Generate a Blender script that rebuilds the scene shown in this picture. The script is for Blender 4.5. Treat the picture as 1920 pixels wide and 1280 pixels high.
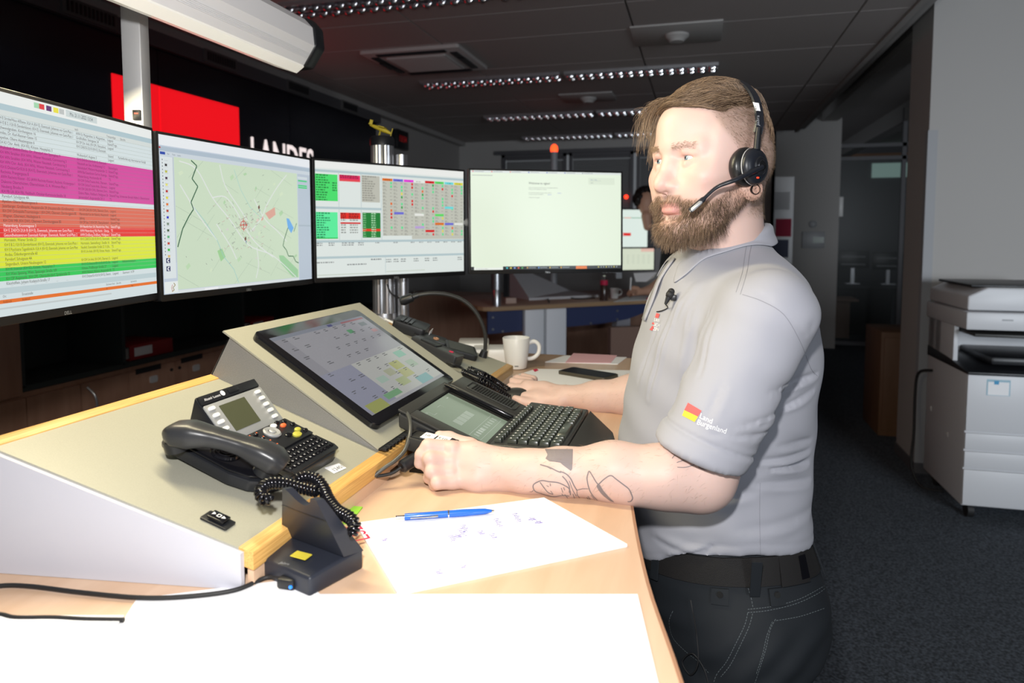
import bpy, bmesh, math, random
import numpy as np
from mathutils import Vector, Matrix, Euler, noise
from mathutils.bvhtree import BVHTree
random.seed(7); rng = np.random.default_rng(7)
SC = bpy.context.scene
for o in list(bpy.data.objects): bpy.data.objects.remove(o)
COL = SC.collection

# ------------------------------------------------------------------ camera
F = 1280.0; PY = 526.0; YAW = math.radians(15.2); PT = math.radians(4.0); CH = 1.55
cam = bpy.data.objects.new('camera', bpy.data.cameras.new('camera')); COL.objects.link(cam)
cam.location = (0, 0, CH); cam.rotation_euler = (math.pi/2 - PT, 0, YAW)
cam.data.sensor_width = 36; cam.data.lens = 24.0; cam.data.shift_y = -(640-PY)/1920.0
cam.data.clip_start = 0.02; cam.data.clip_end = 60
cam.data.dof.use_dof = True; cam.data.dof.focus_distance = 1.16; cam.data.dof.aperture_fstop = 5.0
SC.camera = cam
# ------------------------------------------------------------------ light
w = bpy.data.worlds.new('world'); SC.world = w; w.use_nodes = True
w.node_tree.nodes['Background'].inputs[0].default_value = (0.86, 0.92, 1.0, 1)
w.node_tree.nodes['Background'].inputs[1].default_value = 0.14
def lamp(name, kind, loc, power, color=(1,1,1), size=0.05, rot=None, sy=None, spot=None):
    l = bpy.data.lights.new(name, kind); l.energy = power; l.color = color
    if kind == 'AREA':
        l.size = size
        if sy: l.shape = 'RECTANGLE'; l.size_y = sy
    else: l.shadow_soft_size = size
    if spot: l.spot_size = spot; l.spot_blend = 0.5
    o = bpy.data.objects.new(name, l); COL.objects.link(o); o.location = loc
    if rot is not None: o.rotation_euler = rot
    return o
# the camera's flash, on top of the camera
def aim(loc, tgt): return (Vector(tgt)-Vector(loc)).to_track_quat('-Z', 'Y').to_euler()
FL = (-0.05, 0.0, CH+0.20)
lamp('flash', 'SPOT', FL, 64, (1.0, 0.985, 0.97), 0.025, aim(FL, (-0.05, 3.0, 1.40)), spot=math.radians(150))
# unseen fill light added behind the camera to brighten column and copier
wl = lamp('window_daylight', 'AREA', (3.3, -2.2, 1.8), 48, (0.86, 0.93, 1.0), 2.0, aim((3.3, -2.2, 1.8), (2.0, 5.0, 1.2)), sy=1.6); wl.data.spread = math.radians(80)
SC.view_settings.view_transform = 'Standard'; SC.view_settings.look = 'None'
SC.view_settings.exposure = 0.0; SC.view_settings.gamma = 1.0; SC.view_settings.use_curve_mapping = False

# ------------------------------------------------------------------ picking helpers (a point seen in the photo, at a given real plane or depth)
fw0 = Vector((-math.sin(YAW), math.cos(YAW), 0)); rt = Vector((math.cos(YAW), math.sin(YAW), 0)); UPV = Vector((0,0,1))
fw = fw0*math.cos(PT)-UPV*math.sin(PT); upc = UPV*math.cos(PT)+fw0*math.sin(PT); CAM = Vector((0,0,CH))
def ray(x, y): return fw+rt*((x-960)/F)+upc*((PY-y)/F)
def onz(x, y, z): r = ray(x, y); return CAM+r*((z-CH)/r.z)
def onx(x, y, X): r = ray(x, y); return CAM+r*(X/r.x)
def ony(x, y, Y): r = ray(x, y); return CAM+r*(Y/r.y)
def atd(x, y, d): r = ray(x, y); return CAM+r*(d/r.dot(fw0))
def onp(x, y, P, N): r = ray(x, y); N = Vector(N); return CAM+r*((Vector(P)-CAM).dot(N)/r.dot(N))

# ------------------------------------------------------------------ materials
MATS = {}
def lin(c):
    return tuple(((v/255)/12.92 if v/255 <= .04045 else ((v/255+.055)/1.055)**2.4) for v in c)
def mat(name, col=(.5,.5,.5), rough=.5, metal=0., spec=.5, emit=None, es=0., trans=0., sss=0., coat=0., alpha=1., attr=None,
        noise=None, bump=None, wood=None, ior=1.45, sheen=0.):
    m = bpy.data.materials.new(name); m.use_nodes = True; nt = m.node_tree; N = nt.nodes; L = nt.links
    p = N['Principled BSDF']; I = p.inputs
    I['Base Color'].default_value = (*col, 1); I['Roughness'].default_value = rough; I['Metallic'].default_value = metal
    I['Specular IOR Level'].default_value = spec; I['IOR'].default_value = ior
    if emit: I['Emission Color'].default_value = (*emit, 1); I['Emission Strength'].default_value = es
    if trans: I['Transmission Weight'].default_value = trans
    if sss:
        I['Subsurface Weight'].default_value = sss; I['Subsurface Radius'].default_value = (1,.35,.2); I['Subsurface Scale'].default_value = .006
    if coat: I['Coat Weight'].default_value = coat; I['Coat Roughness'].default_value = .05
    if sheen: I['Sheen Weight'].default_value = sheen
    if alpha < 1: I['Alpha'].default_value = alpha
    tc = N.new('ShaderNodeTexCoord')
    src = None
    if attr:
        a = N.new('ShaderNodeVertexColor'); a.layer_name = attr; src = a.outputs['Color']
        L.new(src, I['Base Color'])
    if wood:  # (dark, scale, axis stretch)
        dk, sc, st = wood
        mp = N.new('ShaderNodeMapping'); mp.inputs['Scale'].default_value = st; L.new(tc.outputs['Object'], mp.inputs[0])
        n = N.new('ShaderNodeTexNoise'); n.inputs['Scale'].default_value = sc; n.inputs['Detail'].default_value = 6; n.inputs['Distortion'].default_value = .6
        L.new(mp.outputs[0], n.inputs['Vector'])
        r = N.new('ShaderNodeValToRGB'); r.color_ramp.elements[0].position = .3; r.color_ramp.elements[1].position = .7
        r.color_ramp.elements[0].color = (*dk, 1); r.color_ramp.elements[1].color = (*col, 1)
        L.new(n.outputs['Fac'], r.inputs[0]); L.new(r.outputs[0], I['Base Color'])
    if noise:  # (scale, amount)
        n = N.new('ShaderNodeTexNoise'); n.inputs['Scale'].default_value = noise[0]; n.inputs['Detail'].default_value = 4
        L.new(tc.outputs['Object'], n.inputs['Vector'])
        mx = N.new('ShaderNodeMix'); mx.data_type = 'RGBA'; mx.blend_type = 'MULTIPLY'; mx.inputs[0].default_value = noise[1]
        cr = N.new('ShaderNodeValToRGB'); cr.color_ramp.elements[0].position = .35; cr.color_ramp.elements[1].position = .65
        L.new(n.outputs['Fac'], cr.inputs[0])
        mx.inputs[6].default_value = (*col, 1)
        if src: L.new(src, mx.inputs[6])
        L.new(cr.outputs[0], mx.inputs[7]); L.new(mx.outputs[2], I['Base Color'])
    if bump:   # (scale, strength, distance)
        n = N.new('ShaderNodeTexNoise'); n.inputs['Scale'].default_value = bump[0]; n.inputs['Detail'].default_value = 3
        L.new(tc.outputs['Object'], n.inputs['Vector'])
        b = N.new('ShaderNodeBump'); b.inputs['Strength'].default_value = bump[1]; b.inputs['Distance'].default_value = bump[2]
        L.new(n.outputs['Fac'], b.inputs['Height']); L.new(b.outputs[0], I['Normal'])
    MATS[name] = m; return m
def screen_mat(name, strength, gloss=.35):
    m = bpy.data.materials.new(name); m.use_nodes = True; nt = m.node_tree; N = nt.nodes; L = nt.links
    p = N['Principled BSDF']; a = N.new('ShaderNodeVertexColor'); a.layer_name = 'Col'
    p.inputs['Base Color'].default_value = (.02,.02,.022,1); p.inputs['Roughness'].default_value = gloss
    L.new(a.outputs['Color'], p.inputs['Emission Color']); p.inputs['Emission Strength'].default_value = strength
    return m

# ------------------------------------------------------------------ mesh builder
I4 = Matrix.Identity(4)
def frame(o, x, y, z=None):
    x = Vector(x).normalized(); y = Vector(y).normalized()
    z = x.cross(y).normalized() if z is None else Vector(z).normalized()
    m = Matrix.Identity(4)
    for i in range(3): m[i][0] = x[i]; m[i][1] = y[i]; m[i][2] = z[i]; m[i][3] = o[i]
    return m
def TR(x, y, z): return Matrix.Translation((x, y, z))
def RZ(a): return Matrix.Rotation(a, 4, 'Z')
def RX(a): return Matrix.Rotation(a, 4, 'X')
def RY(a): return Matrix.Rotation(a, 4, 'Y')
class B:
    def __init__(s, M=None):
        s.bm = bmesh.new(); s.M = M.copy() if M else I4.copy(); s.mi = 0; s.col = None
        s.layer = None
    def _done(s, vs0, fs0, M=None):
        pass
    def color(s, c):
        if s.layer is None: s.layer = s.bm.loops.layers.float_color.new('Col')
        s.col = tuple(c)+((1,) if len(c) == 3 else ())
        return s
    def raw(s, verts, faces, mi=None, local=True):
        vs = [s.bm.verts.new(s.M @ Vector(v) if local else v) for v in verts]
        for f in faces:
            try: fa = s.bm.faces.new([vs[i] for i in f])
            except ValueError: continue
            fa.material_index = s.mi if mi is None else mi
            if s.layer is not None and s.col:
                for l in fa.loops: l[s.layer] = s.col
        return s
    def _bev(s, verts, faces, bev, seg, mi=None, edges=None):
        t = bmesh.new(); vs = [t.verts.new(v) for v in verts]
        for f in faces: t.faces.new([vs[i] for i in f])
        t.normal_update()
        es = [e for e in t.edges if edges is None or edges(e)]
        bmesh.ops.bevel(t, geom=es, offset=bev, segments=seg, affect='EDGES', profile=.5, clamp_overlap=True)
        t.verts.index_update()
        s.raw([v.co.copy() for v in t.verts], [[v.index for v in f.verts] for f in t.faces], mi); t.free(); return s
    def box(s, c, size, bev=0, seg=2, mi=None, R=None):
        x, y, z = [v/2 for v in size]
        vs = [Vector((sx*x, sy*y, sz*z)) for sx in (-1,1) for sy in (-1,1) for sz in (-1,1)]
        if R: vs = [R @ v for v in vs]
        vs = [v+Vector(c) for v in vs]
        fs = [(0,1,3,2),(4,6,7,5),(0,4,5,1),(2,3,7,6),(0,2,6,4),(1,5,7,3)]
        return s._bev(vs, fs, bev, seg, mi) if bev else s.raw(vs, fs, mi)
    def prism(s, poly, z0, z1, bev=0, seg=2, mi=None, M=None, zf=None, vert=False):
        n = len(poly); M = M or I4
        area = sum(poly[i][0]*poly[(i+1)%n][1]-poly[(i+1)%n][0]*poly[i][1] for i in range(n))
        if area < 0: poly = poly[::-1]
        zf = zf or (lambda x, y: 0)
        vs = [M @ Vector((p[0], p[1], z0+zf(*p[:2]))) for p in poly]+[M @ Vector((p[0], p[1], z1+zf(*p[:2]))) for p in poly]
        fs = [tuple(range(n-1,-1,-1)), tuple(range(n, 2*n))]+[(i, (i+1)%n, n+(i+1)%n, n+i) for i in range(n)]
        if not bev: return s.raw(vs, fs, mi)
        return s._bev(vs, fs, bev, seg, mi)
    def rbox(s, cx, cy, w, h, z0, z1, r=.01, bev=0, n=5, mi=None, M=None, seg=2):
        return s.prism(rrect(cx, cy, w, h, r, n), z0, z1, bev, seg, mi, M)
    def cyl(s, a, b, r, r2=None, n=24, mi=None, caps=True):
        return s.tube([a, b], [r, r if r2 is None else r2], n, mi, caps=caps)
    def tube(s, pts, r, n=8, mi=None, cyc=False, caps=True, sq=None):
        pts = [Vector(p) for p in pts]; k = len(pts)
        rr = r if hasattr(r, '__len__') else [r]*k
        vs = []; fs = []
        t0 = (pts[1]-pts[0]).normalized()
        a = Vector((0,0,1)) if abs(t0.z) < .9 else Vector((1,0,0))
        u = t0.cross(a).normalized()
        for i, p in enumerate(pts):
            if cyc: t = (pts[(i+1)%k]-pts[i-1]).normalized()
            else: t = (pts[min(i+1, k-1)]-pts[max(i-1, 0)]).normalized()
            u = (u-t*u.dot(t)); u = u.normalized() if u.length > 1e-6 else t.orthogonal().normalized()
            v = t.cross(u)
            for j in range(n):
                A = 2*math.pi*j/n; cu, cv = math.cos(A), math.sin(A)
                if sq: cu *= sq[0]; cv *= sq[1]
                vs.append(p+(u*cu+v*cv)*rr[i])
        m = k if cyc else k-1
        for i in range(m):
            for j in range(n):
                a0 = i*n+j; a1 = i*n+(j+1)%n; b0 = ((i+1)%k)*n+j; b1 = ((i+1)%k)*n+(j+1)%n
                fs.append((a0, a1, b1, b0))
        if caps and not cyc: fs.append(tuple(range(n-1,-1,-1))); fs.append(tuple((k-1)*n+j for j in range(n)))
        return s.raw(vs, fs, mi)
    def lathe(s, prof, n=32, mi=None, M=None, cap=True):
        M = M or I4; vs = []; fs = []; k = len(prof)
        for r, z in prof:
            for j in range(n):
                A = 2*math.pi*j/n; vs.append(M @ Vector((max(r,1e-5)*math.cos(A), max(r,1e-5)*math.sin(A), z)))
        for i in range(k-1):
            for j in range(n): fs.append((i*n+j, i*n+(j+1)%n, (i+1)*n+(j+1)%n, (i+1)*n+j))
        if cap: fs.append(tuple(range(n-1,-1,-1))); fs.append(tuple((k-1)*n+j for j in range(n)))
        return s.raw(vs, fs, mi)
    def ell(s, c, r, n=16, m=10, mi=None, M=None):
        if not hasattr(r, '__len__'): r = (r,r,r)
        M = M or I4; vs = [M @ Vector((c[0], c[1], c[2]-r[2]))]
        for i in range(1, m):
            p = -math.pi/2+math.pi*i/m
            for j in range(n):
                A = 2*math.pi*j/n
                vs.append(M @ Vector((c[0]+r[0]*math.cos(p)*math.cos(A), c[1]+r[1]*math.cos(p)*math.sin(A), c[2]+r[2]*math.sin(p))))
        vs.append(M @ Vector((c[0], c[1], c[2]+r[2]))); L = len(vs)-1; fs = []
        for j in range(n): fs.append((0, 1+(j+1)%n, 1+j))
        for i in range(m-2):
            for j in range(n): fs.append((1+i*n+j, 1+i*n+(j+1)%n, 1+(i+1)*n+(j+1)%n, 1+(i+1)*n+j))
        for j in range(n): fs.append((L, 1+(m-2)*n+j, 1+(m-2)*n+(j+1)%n))
        return s.raw(vs, fs, mi)
    def rect(s, x0, y0, x1, y1, z=0, mi=None):
        return s.raw([(x0,y0,z),(x1,y0,z),(x1,y1,z),(x0,y1,z)], [(0,1,2,3)], mi)
    def poly(s, pts, z=0, mi=None):
        return s.raw([(p[0],p[1],z) for p in pts], [tuple(range(len(pts)))], mi)
    def line(s, pts, wd, z=0, mi=None):
        for (a, b) in zip(pts[:-1], pts[1:]):
            d = Vector((b[0]-a[0], b[1]-a[1])); 
            if d.length < 1e-9: continue
            q = Vector((-d.y, d.x)).normalized()*wd/2
            s.raw([(a[0]-q.x,a[1]-q.y,z),(b[0]-q.x,b[1]-q.y,z),(b[0]+q.x,b[1]+q.y,z),(a[0]+q.x,a[1]+q.y,z)], [(0,1,2,3)], mi)
        return s
    def text(s, body, size, x, y, z=0, mi=None, align='LEFT', sx=1., M=None, ext=0.):
        vs, fs, wd = text_mesh(body)
        ox = {'LEFT': 0, 'CENTER': -wd/2, 'RIGHT': -wd}[align]; M = M or I4
        if ext: 
            n = len(vs)
            V = [M @ Vector((x+(v[0]+ox)*size*sx, y+v[1]*size, z+ext)) for v in vs]+[M @ Vector((x+(v[0]+ox)*size*sx, y+v[1]*size, z)) for v in vs]
            cnt = {}
            for f in fs:
                for a, b in zip(f, f[1:]+f[:1]): cnt[(a,b)] = 1
            sd = [(a, b, b+n, a+n)[::-1] for (a, b) in cnt if (b, a) not in cnt]
            return s.raw(V, list(fs)+sd, mi)
        return s.raw([M @ Vector((x+(v[0]+ox)*size*sx, y+v[1]*size, z)) for v in vs], fs, mi)
    def ob(s, name, mats, parent=None, smooth=35, recalc=False, kind=None, label=None, cat=None, group=None):
        me = bpy.data.meshes.new(name)
        if recalc: bmesh.ops.recalc_face_normals(s.bm, faces=s.bm.faces)
        s.bm.to_mesh(me); s.bm.free()
        return mesh_ob(name, me, mats, parent, smooth, kind, label, cat, group)
def mesh_ob(name, me, mats, parent=None, smooth=35, kind=None, label=None, cat=None, group=None):
    if not isinstance(mats, (list, tuple)): mats = [mats]
    for m in mats: me.materials.append(m if not isinstance(m, str) else MATS[m])
    o = bpy.data.objects.new(name, me); COL.objects.link(o)
    if smooth is not None:
        me.shade_smooth()
        if smooth < 180: me.set_sharp_from_angle(angle=math.radians(smooth))
    if parent is not None:
        P = WM[parent.name]; me.transform(P.inverted()); o.parent = parent; WM[o.name] = P
    elif cat or kind == 'structure' or kind == 'stuff':
        # put the origin at the thing's base centre
        co = np.empty(len(me.vertices)*3, dtype=np.float32); me.vertices.foreach_get('co', co); co = co.reshape(-1, 3)
        mn, mx = co.min(0), co.max(0); c = Vector((float((mn[0]+mx[0])/2), float((mn[1]+mx[1])/2), float(mn[2])))
        me.transform(Matrix.Translation(-c)); o.location = c; WM[o.name] = Matrix.Translation(c)
    else: WM[o.name] = I4.copy()
    if kind: o['kind'] = kind
    if label: o['label'] = label
    if cat: o['category'] = cat
    if group: o['group'] = group
    return o
WM = {}
def thing(name, label, cat, M, group=None):
    o = bpy.data.objects.new(name, None); COL.objects.link(o); o.empty_display_size = .02
    if not isinstance(M, Matrix): M = Matrix.Translation(M)
    o.matrix_world = M; WM[o.name] = M.copy()
    o['label'] = label; o['category'] = cat
    if group: o['group'] = group
    return o
def copy_tree(o, parent=None, M=None, label=None):
    c = o.copy(); COL.objects.link(c); c.parent = parent
    if M is not None: c.matrix_world = M; WM[c.name] = M.copy()
    if label: c['label'] = label
    for ch in list(o.children): copy_tree(ch, c)
    return c
def rrect(cx, cy, w, h, r, n=5):
    out = []
    for (sx, sy, a0) in ((1,1,0),(-1,1,90),(-1,-1,180),(1,-1,270)):
        for i in range(n+1):
            a = math.radians(a0+90*i/n); out.append((cx+sx*(w/2-r)+r*math.cos(a), cy+sy*(h/2-r)+r*math.sin(a)))
    return out
def spline(pts, n=8, cyc=False):
    P = [Vector(p) for p in pts]; out = []; k = len(P)
    for i in range(k if cyc else k-1):
        g = (lambda j: P[j % k]) if cyc else (lambda j: P[max(0, min(k-1, j))])
        a, b, c, d = g(i-1), g(i), g(i+1), g(i+2)
        for j in range(n):
            t = j/n; out.append(.5*((2*b)+(c-a)*t+(2*a-5*b+4*c-d)*t*t+(3*b-a-3*c+d)*t**3))
    if not cyc: out.append(P[-1].copy())
    return out
_tc = {}
_fc = bpy.data.curves.new('lettering', 'FONT'); _fc.resolution_u = 3
_fo = bpy.data.objects.new('lettering', _fc); COL.objects.link(_fo)
def text_mesh(body):
    if body in _tc: return _tc[body]
    _fc.body = body; bpy.context.view_layer.update()
    dg = bpy.context.evaluated_depsgraph_get(); ev = _fo.evaluated_get(dg); me = ev.to_mesh()
    vs = [tuple(v.co) for v in me.vertices]; fs = [tuple(p.vertices) for p in me.polygons]
    wd = max((v[0] for v in vs), default=0); ev.to_mesh_clear()
    _tc[body] = (vs, fs, wd); return _tc[body]

# ------------------------------------------------------------------ palette
mat('beech', (.69,.48,.335), .38, wood=((.62,.41,.27), 3.0, (10, 1.2, 10)), coat=.15)
mat('beech_edge', (.36,.19,.11), .4)
mat('ply_edge', (.72,.43,.14), .45, wood=((.50,.26,.07), 9.0, (60, 1.5, 60)))
mat('dark_wood', (.42,.24,.165), .5, wood=((.34,.18,.12), 3.0, (6, 6, 1)))
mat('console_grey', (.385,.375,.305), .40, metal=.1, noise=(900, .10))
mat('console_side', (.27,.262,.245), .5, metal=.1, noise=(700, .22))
mat('white_panel', (.50,.50,.56), .45)
mat('black_plastic', (.012,.013,.016), .38, bump=(1500, .15, .0002))
mat('black_gloss', (.006,.006,.008), .12)
mat('black_soft', (.030,.030,.029), .42, bump=(1800, .2, .0002))
mat('navy_plastic', (.020,.023,.034), .42)
mat('headset_black', (.012,.014,.020), .38)
mat('bezel', (.010,.010,.011), .35)
mat('alu', (.62,.63,.66), .28, metal=.9)
mat('alu_white', (.62,.62,.63), .4, metal=.3)
mat('chrome', (.75,.75,.77), .12, metal=1.)
mat('grey_plastic', (.34,.35,.37), .4)
mat('silver_plastic', (.42,.43,.44), .35, metal=.4)
mat('white_plastic', (.80,.80,.79), .35)
mat('paper', (.86,.86,.88), .7)
mat('paper_pink', (.80,.46,.50), .7)
mat('wall', (.42,.41,.40), .8)
mat('ceiling_tile', (.46,.43,.42), .9, noise=(160, .12))
mat('carpet', (.105,.125,.155), .95, noise=(95, .75), bump=(260, .7, .006))
mat('navy_panel', (.004,.005,.013), .28)
mat('blue_board', (.032,.045,.12), .45)
mat('leg_grey', (.80,.82,.87), .5)
mat('guard_alu', (.34,.35,.37), .6)
mat('glass_dark', (.05,.06,.06), .30, spec=.25, alpha=.28)
mat('clear_glass', (1,1,1), .02, trans=1., ior=1.45)
mat('red_lit', (.9,.01,.015), .5, emit=(.82,.006,.012), es=.95)
mat('white_lit', (.9,.85,.85), .5, emit=(1,.86,.84), es=.9)
mat('beacon', (.9,.05,.01), .3, emit=(1,.07,.015), es=2.6)
mat('led_red', (.9,.02,.01), .3, emit=(1,.03,.01), es=4)
mat('white_ink', (.85,.85,.87), .6)
mat('black_ink', (.015,.015,.02), .6)
mat('red_ink', (.62,.02,.08), .6)
mat('violet_ink', (.10,.06,.42), .6)
mat('grey_ink', (.45,.45,.55), .6)
mat('rubber', (.015,.015,.016), .6)
# ================================================================== the room
def slab(name, x0, x1, y0, y1, z0, z1, m, **k):
    b = B(); b.box(((x0+x1)/2, (y0+y1)/2, (z0+z1)/2), (x1-x0, y1-y0, z1-z0)); return b.ob(name, m, kind='structure', smooth=None, **k)
FARY = 9.0; WX = -3.2
slab('floor', WX-.2, 7.0, -3.2, 15.2, -.06, 0, 'carpet')
# suspended ceiling with recessed joints between the tiles
b = B(); TS = 1.25
b.box(((WX+1.15)/2, (FARY-3.2)/2+.1, 2.86), (1.15-WX+.2, FARY+3.4, .06), mi=1)
xs = [WX+.0, -2.9, -1.65, -.4, .85, 1.12]
ys = [-3.0, -1.2, .05, 1.3, 2.55, 3.8, 4.3, 5.05, 6.3, 7.0, 7.55, 8.4, FARY]
for i in range(len(xs)-1):
    for j in range(len(ys)-1):
        b.box(((xs[i]+xs[i+1])/2, (ys[j]+ys[j+1])/2, 2.81), (xs[i+1]-xs[i]-.012, ys[j+1]-ys[j]-.010, .04))
b.ob('ceiling', ['ceiling_tile', 'wall'], kind='structure', smooth=None)
slab('ceiling_right', 1.15, 7.0, -3.2, 15.2, 3.26, 3.32, 'ceiling_tile')
slab('trim_1', 1.12, 1.16, -3.2, FARY+.1, 2.78, 3.3, 'wall')          # fascia where the ceiling steps up
slab('trim_2', 1.55, 1.75, -3.2, 9.9, 3.02, 3.26, 'wall')             # beam along the high ceiling
slab('trim_3', 2.6, 2.8, -3.2, 14.5, 3.02, 3.26, 'wall')
slab('wall_left', WX-.15, WX, -3.2, FARY+.1, 0, 2.84, 'wall')
slab('trim_4', WX, WX+.09, 1.0, FARY, 2.74, 2.79, 'wall')
# far wall with the blind-covered windows
b = B(); wx0, wx1, wz0, wz1 = -2.6, .6, 1.35, 2.60
for (x0,x1,z0,z1) in ((WX,wx0,0,2.84),(wx1,.9,0,2.84),(wx0,wx1,0,wz0),(wx0,wx1,wz1,2.84)):
    b.box(((x0+x1)/2, FARY+.1, (z0+z1)/2), (x1-x0, .2, z1-z0))
b.ob('wall_far', 'wall', kind='structure', smooth=None)
mat('frame_grey', (.10,.10,.11), .5); mat('blind', (.20,.20,.20), .6)
edges = [(-2.58,-1.70),(-1.66,-.82),(-.78,-.08),(-.04,.58)]
for k, (x0, x1) in enumerate(edges):
    b = B()
    for z in (wz0+.02, wz1-.02): b.box(((x0+x1)/2, FARY, z), (x1-x0, .05, .04), mi=0)
    for x in (x0+.02, x1-.02): b.box((x, FARY, (wz0+wz1)/2), (.04, .05, wz1-wz0), mi=0)
    b.box(((x0+x1)/2, FARY+.10, (wz0+wz1)/2), (x1-x0-.06, .006, wz1-wz0-.06), mi=2)
    z = wz0+.05
    while z < wz1-.08:
        b.box(((x0+x1)/2, FARY+.04, z), (x1-x0-.09, .028, .002), mi=1, R=Matrix.Rotation(.7, 3, 'X')); z += .022
    b.box(((x0+x1)/2, FARY+.03, wz1-.055), (x1-x0-.09, .04, .03), mi=0)
    b.ob('window_%d' % (k+1), ['frame_grey', 'blind', 'glass_dark'], kind='structure', smooth=None)
slab('trim_5', -2.68, .66, FARY-.06, FARY, 2.60, 2.65, 'frame_grey')
slab('wall_return', .86, .9, FARY, 9.95, 0, 2.84, 'wall')
slab('wall_back', .9, 1.27, 9.9, 9.95, 0, 3.26, 'wall')
# papers pinned to the board beside the small pillar
b = B(); b.box((1.08, 9.88, 1.35), (.30, .03, 1.9)); bd = b.ob('notice_board', 'alu_white', smooth=None, label='tall pale notice board on the wall left of the far pillar', cat='notice board')
for i, (z, m) in enumerate(((1.98,'paper'),(1.62,'red_ink'),(1.34,'blue_board'),(1.0,'paper'))):
    b = B(); b.box((1.09+(.02 if i%2 else -.01), 9.862, z), (.2, .004, .24)); b.ob('notice', m, parent=bd, smooth=None)
slab('wall_pillar', 1.27, 1.80, 9.9, 10.4, 0, 3.26, 'wall')
slab('wall_column', 1.385, 2.13, 4.86, 5.30, 0, 3.26, 'wall')
slab('baseboard_column', 1.375, 2.14, 4.85, 5.31, 0, .07, 'frame_grey')
for k, (x, y) in enumerate(((1.385, 4.86), (2.13, 4.86))):
    b = B(); s = 1 if k == 0 else -1
    b.box((x+s*.02, y-.004, 1.13), (.055, .008, 2.12)); b.box((x-s*.004, y+.02, 1.13), (.008, .055, 2.12))
    b.ob('trim_%d' % (6+k), 'guard_alu', kind='structure', smooth=None)
# glazed office beyond
slab('wall_end', .9, 7.0, 15.0, 15.1, 0, 3.3, 'frame_grey')
slab('wall_right', 6.9, 7.0, -3.2, 15.1, 0, 3.3, 'frame_grey')
b = B()
gx = [1.80, 2.62, 3.45, 4.3]
for x in gx: b.box((x, 10.2, 1.6), (.05, .06, 3.2))
for z in (.04, 2.55, 2.72): b.box((3.05, 10.2, z), (2.5, .06, .05))
gl = b.ob('wall_glazed', 'frame_grey', kind='structure', smooth=None)
for i in range(3):
    b = B(); b.box(((gx[i]+gx[i+1])/2, 10.2, 1.3), (gx[i+1]-gx[i]-.05, .01, 2.45)); b.ob('window_pane', 'glass_dark', parent=gl, smooth=None)
# ---- media wall: navy panels, the red field and the lettering
b = B(); yy = [1.2, 2.1, 3.47, 4.84, 6.36]
for i in range(4): b.box((-3.17, (yy[i]+yy[i+1])/2, 1.95), (.05, yy[i+1]-yy[i]-.006, 1.5))
mw = b.ob('media_wall', 'navy_panel', smooth=None, label='dark navy media wall with a red field and white letters on the left wall', cat='media wall')
for (y0, y1) in ((3.127, 3.467), (3.473, 4.208)):
    b = B(); b.box((-3.142, (y0+y1)/2, 2.08), (.006, y1-y0, .70)); b.ob('red_field', 'red_lit', parent=mw, smooth=None, label='glowing red field')
b = B(); MT = frame((-3.144, 4.325, 2.0), (0,1,0), (0,0,1))
v, f, wd = text_mesh('LANDES'); s_ = .36; b.text('LANDES', s_, 0, 0, 0, M=MT, sx=.845/(wd*s_), ext=.006)
b.ob('lettering_landes', 'white_lit', parent=mw, smooth=None, label='lit white capital letters LANDES')
# vents in the strip above it
ven = None
for k, (y0, y1) in enumerate(((2.80, 3.14), (3.83, 4.15), (4.75, 5.07), (5.6, 5.9))):
    L = ['in the dark strip above the red field, nearest one', 'above the gap between the red field and the letters', 'above the white LANDES letters', 'farthest along the dark strip'][k]
    v_ = thing('wall_vent', 'narrow slotted air vent '+L, 'air vent', (-3.10, (y0+y1)/2, 2.66), 'air vents above the media wall')
    b = B(); yc = (y0+y1)/2; b.box((-3.105, yc, 2.70), (.012, y1-y0, .085)); b.ob('vent_frame', mat('vent_dark', (.12,.12,.12), .7) if 'vent_dark' not in MATS else 'vent_dark', parent=v_, smooth=None)
    b = B()
    for i in range(12): b.box((-3.097, y0+.03+(y1-y0-.06)*i/11, 2.70), (.006, .012, .055))
    b.ob('slot', 'black_plastic', parent=v_, smooth=None)
b = B(); b.box((-3.15, 3.9, 2.70), (.08, 5.0, .10)); b.ob('trim_8', 'frame_grey', kind='structure', smooth=None)
b = B(); b.box((-3.16, 6.97, 2.565), (.07, .30, .20), bev=.008); ck = b.ob('digital_clock', 'black_plastic', label='small dark digital clock on the left wall beyond the media wall', cat='clock')
b = B(); b.text('13:54', .09, 0, 0, 0, M=frame((-3.123, 6.86, 2.54), (0,1,0), (0,0,1))); b.ob('digits', mat('digit_red', (.4,.02,.02), .5, emit=(.5,.01,.01), es=.25), parent=ck, smooth=None)
# ---- louvred ceiling lights: two luminaires end to end in each row
mat('louver', (.90,.92,.97), .17, metal=1.)
def louver(x0, x1, y, label):
    w_ = .19; t = thing('louvred_ceiling_light', label, 'ceiling light', ((x0+x1)/2, y, 2.79), 'louvred ceiling lights')
    b = B()
    for s in (-1, 1): b.box(((x0+x1)/2, y+s*w_/2, 2.782), (x1-x0, .006, .03))
    for x in (x0, x1): b.box((x, y, 2.782), (.006, w_, .03))
    b.box(((x0+x1)/2, y, 2.7895), (x1-x0, w_, .002)); b.ob('housing', 'alu', parent=t, smooth=None)
    n = int((x1-x0)/.075)
    for s in (-1, 1):
        b = B()
        for i in range(n): b.ell((x0+(i+.5)*(x1-x0)/n, y+s*w_/4, 2.776), (.031, .010, .035), 14, 12)
        b.ob('reflector_row', 'louver', parent=t, smooth=180)
    b = B()
    for i in range(1, n): b.box((x0+i*(x1-x0)/n, y, 2.776), (.003, w_-.01, .022))
    b.box(((x0+x1)/2, y, 2.776), (x1-x0, .012, .024)); b.ob('louver_blades', 'alu', parent=t, smooth=None)
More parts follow.
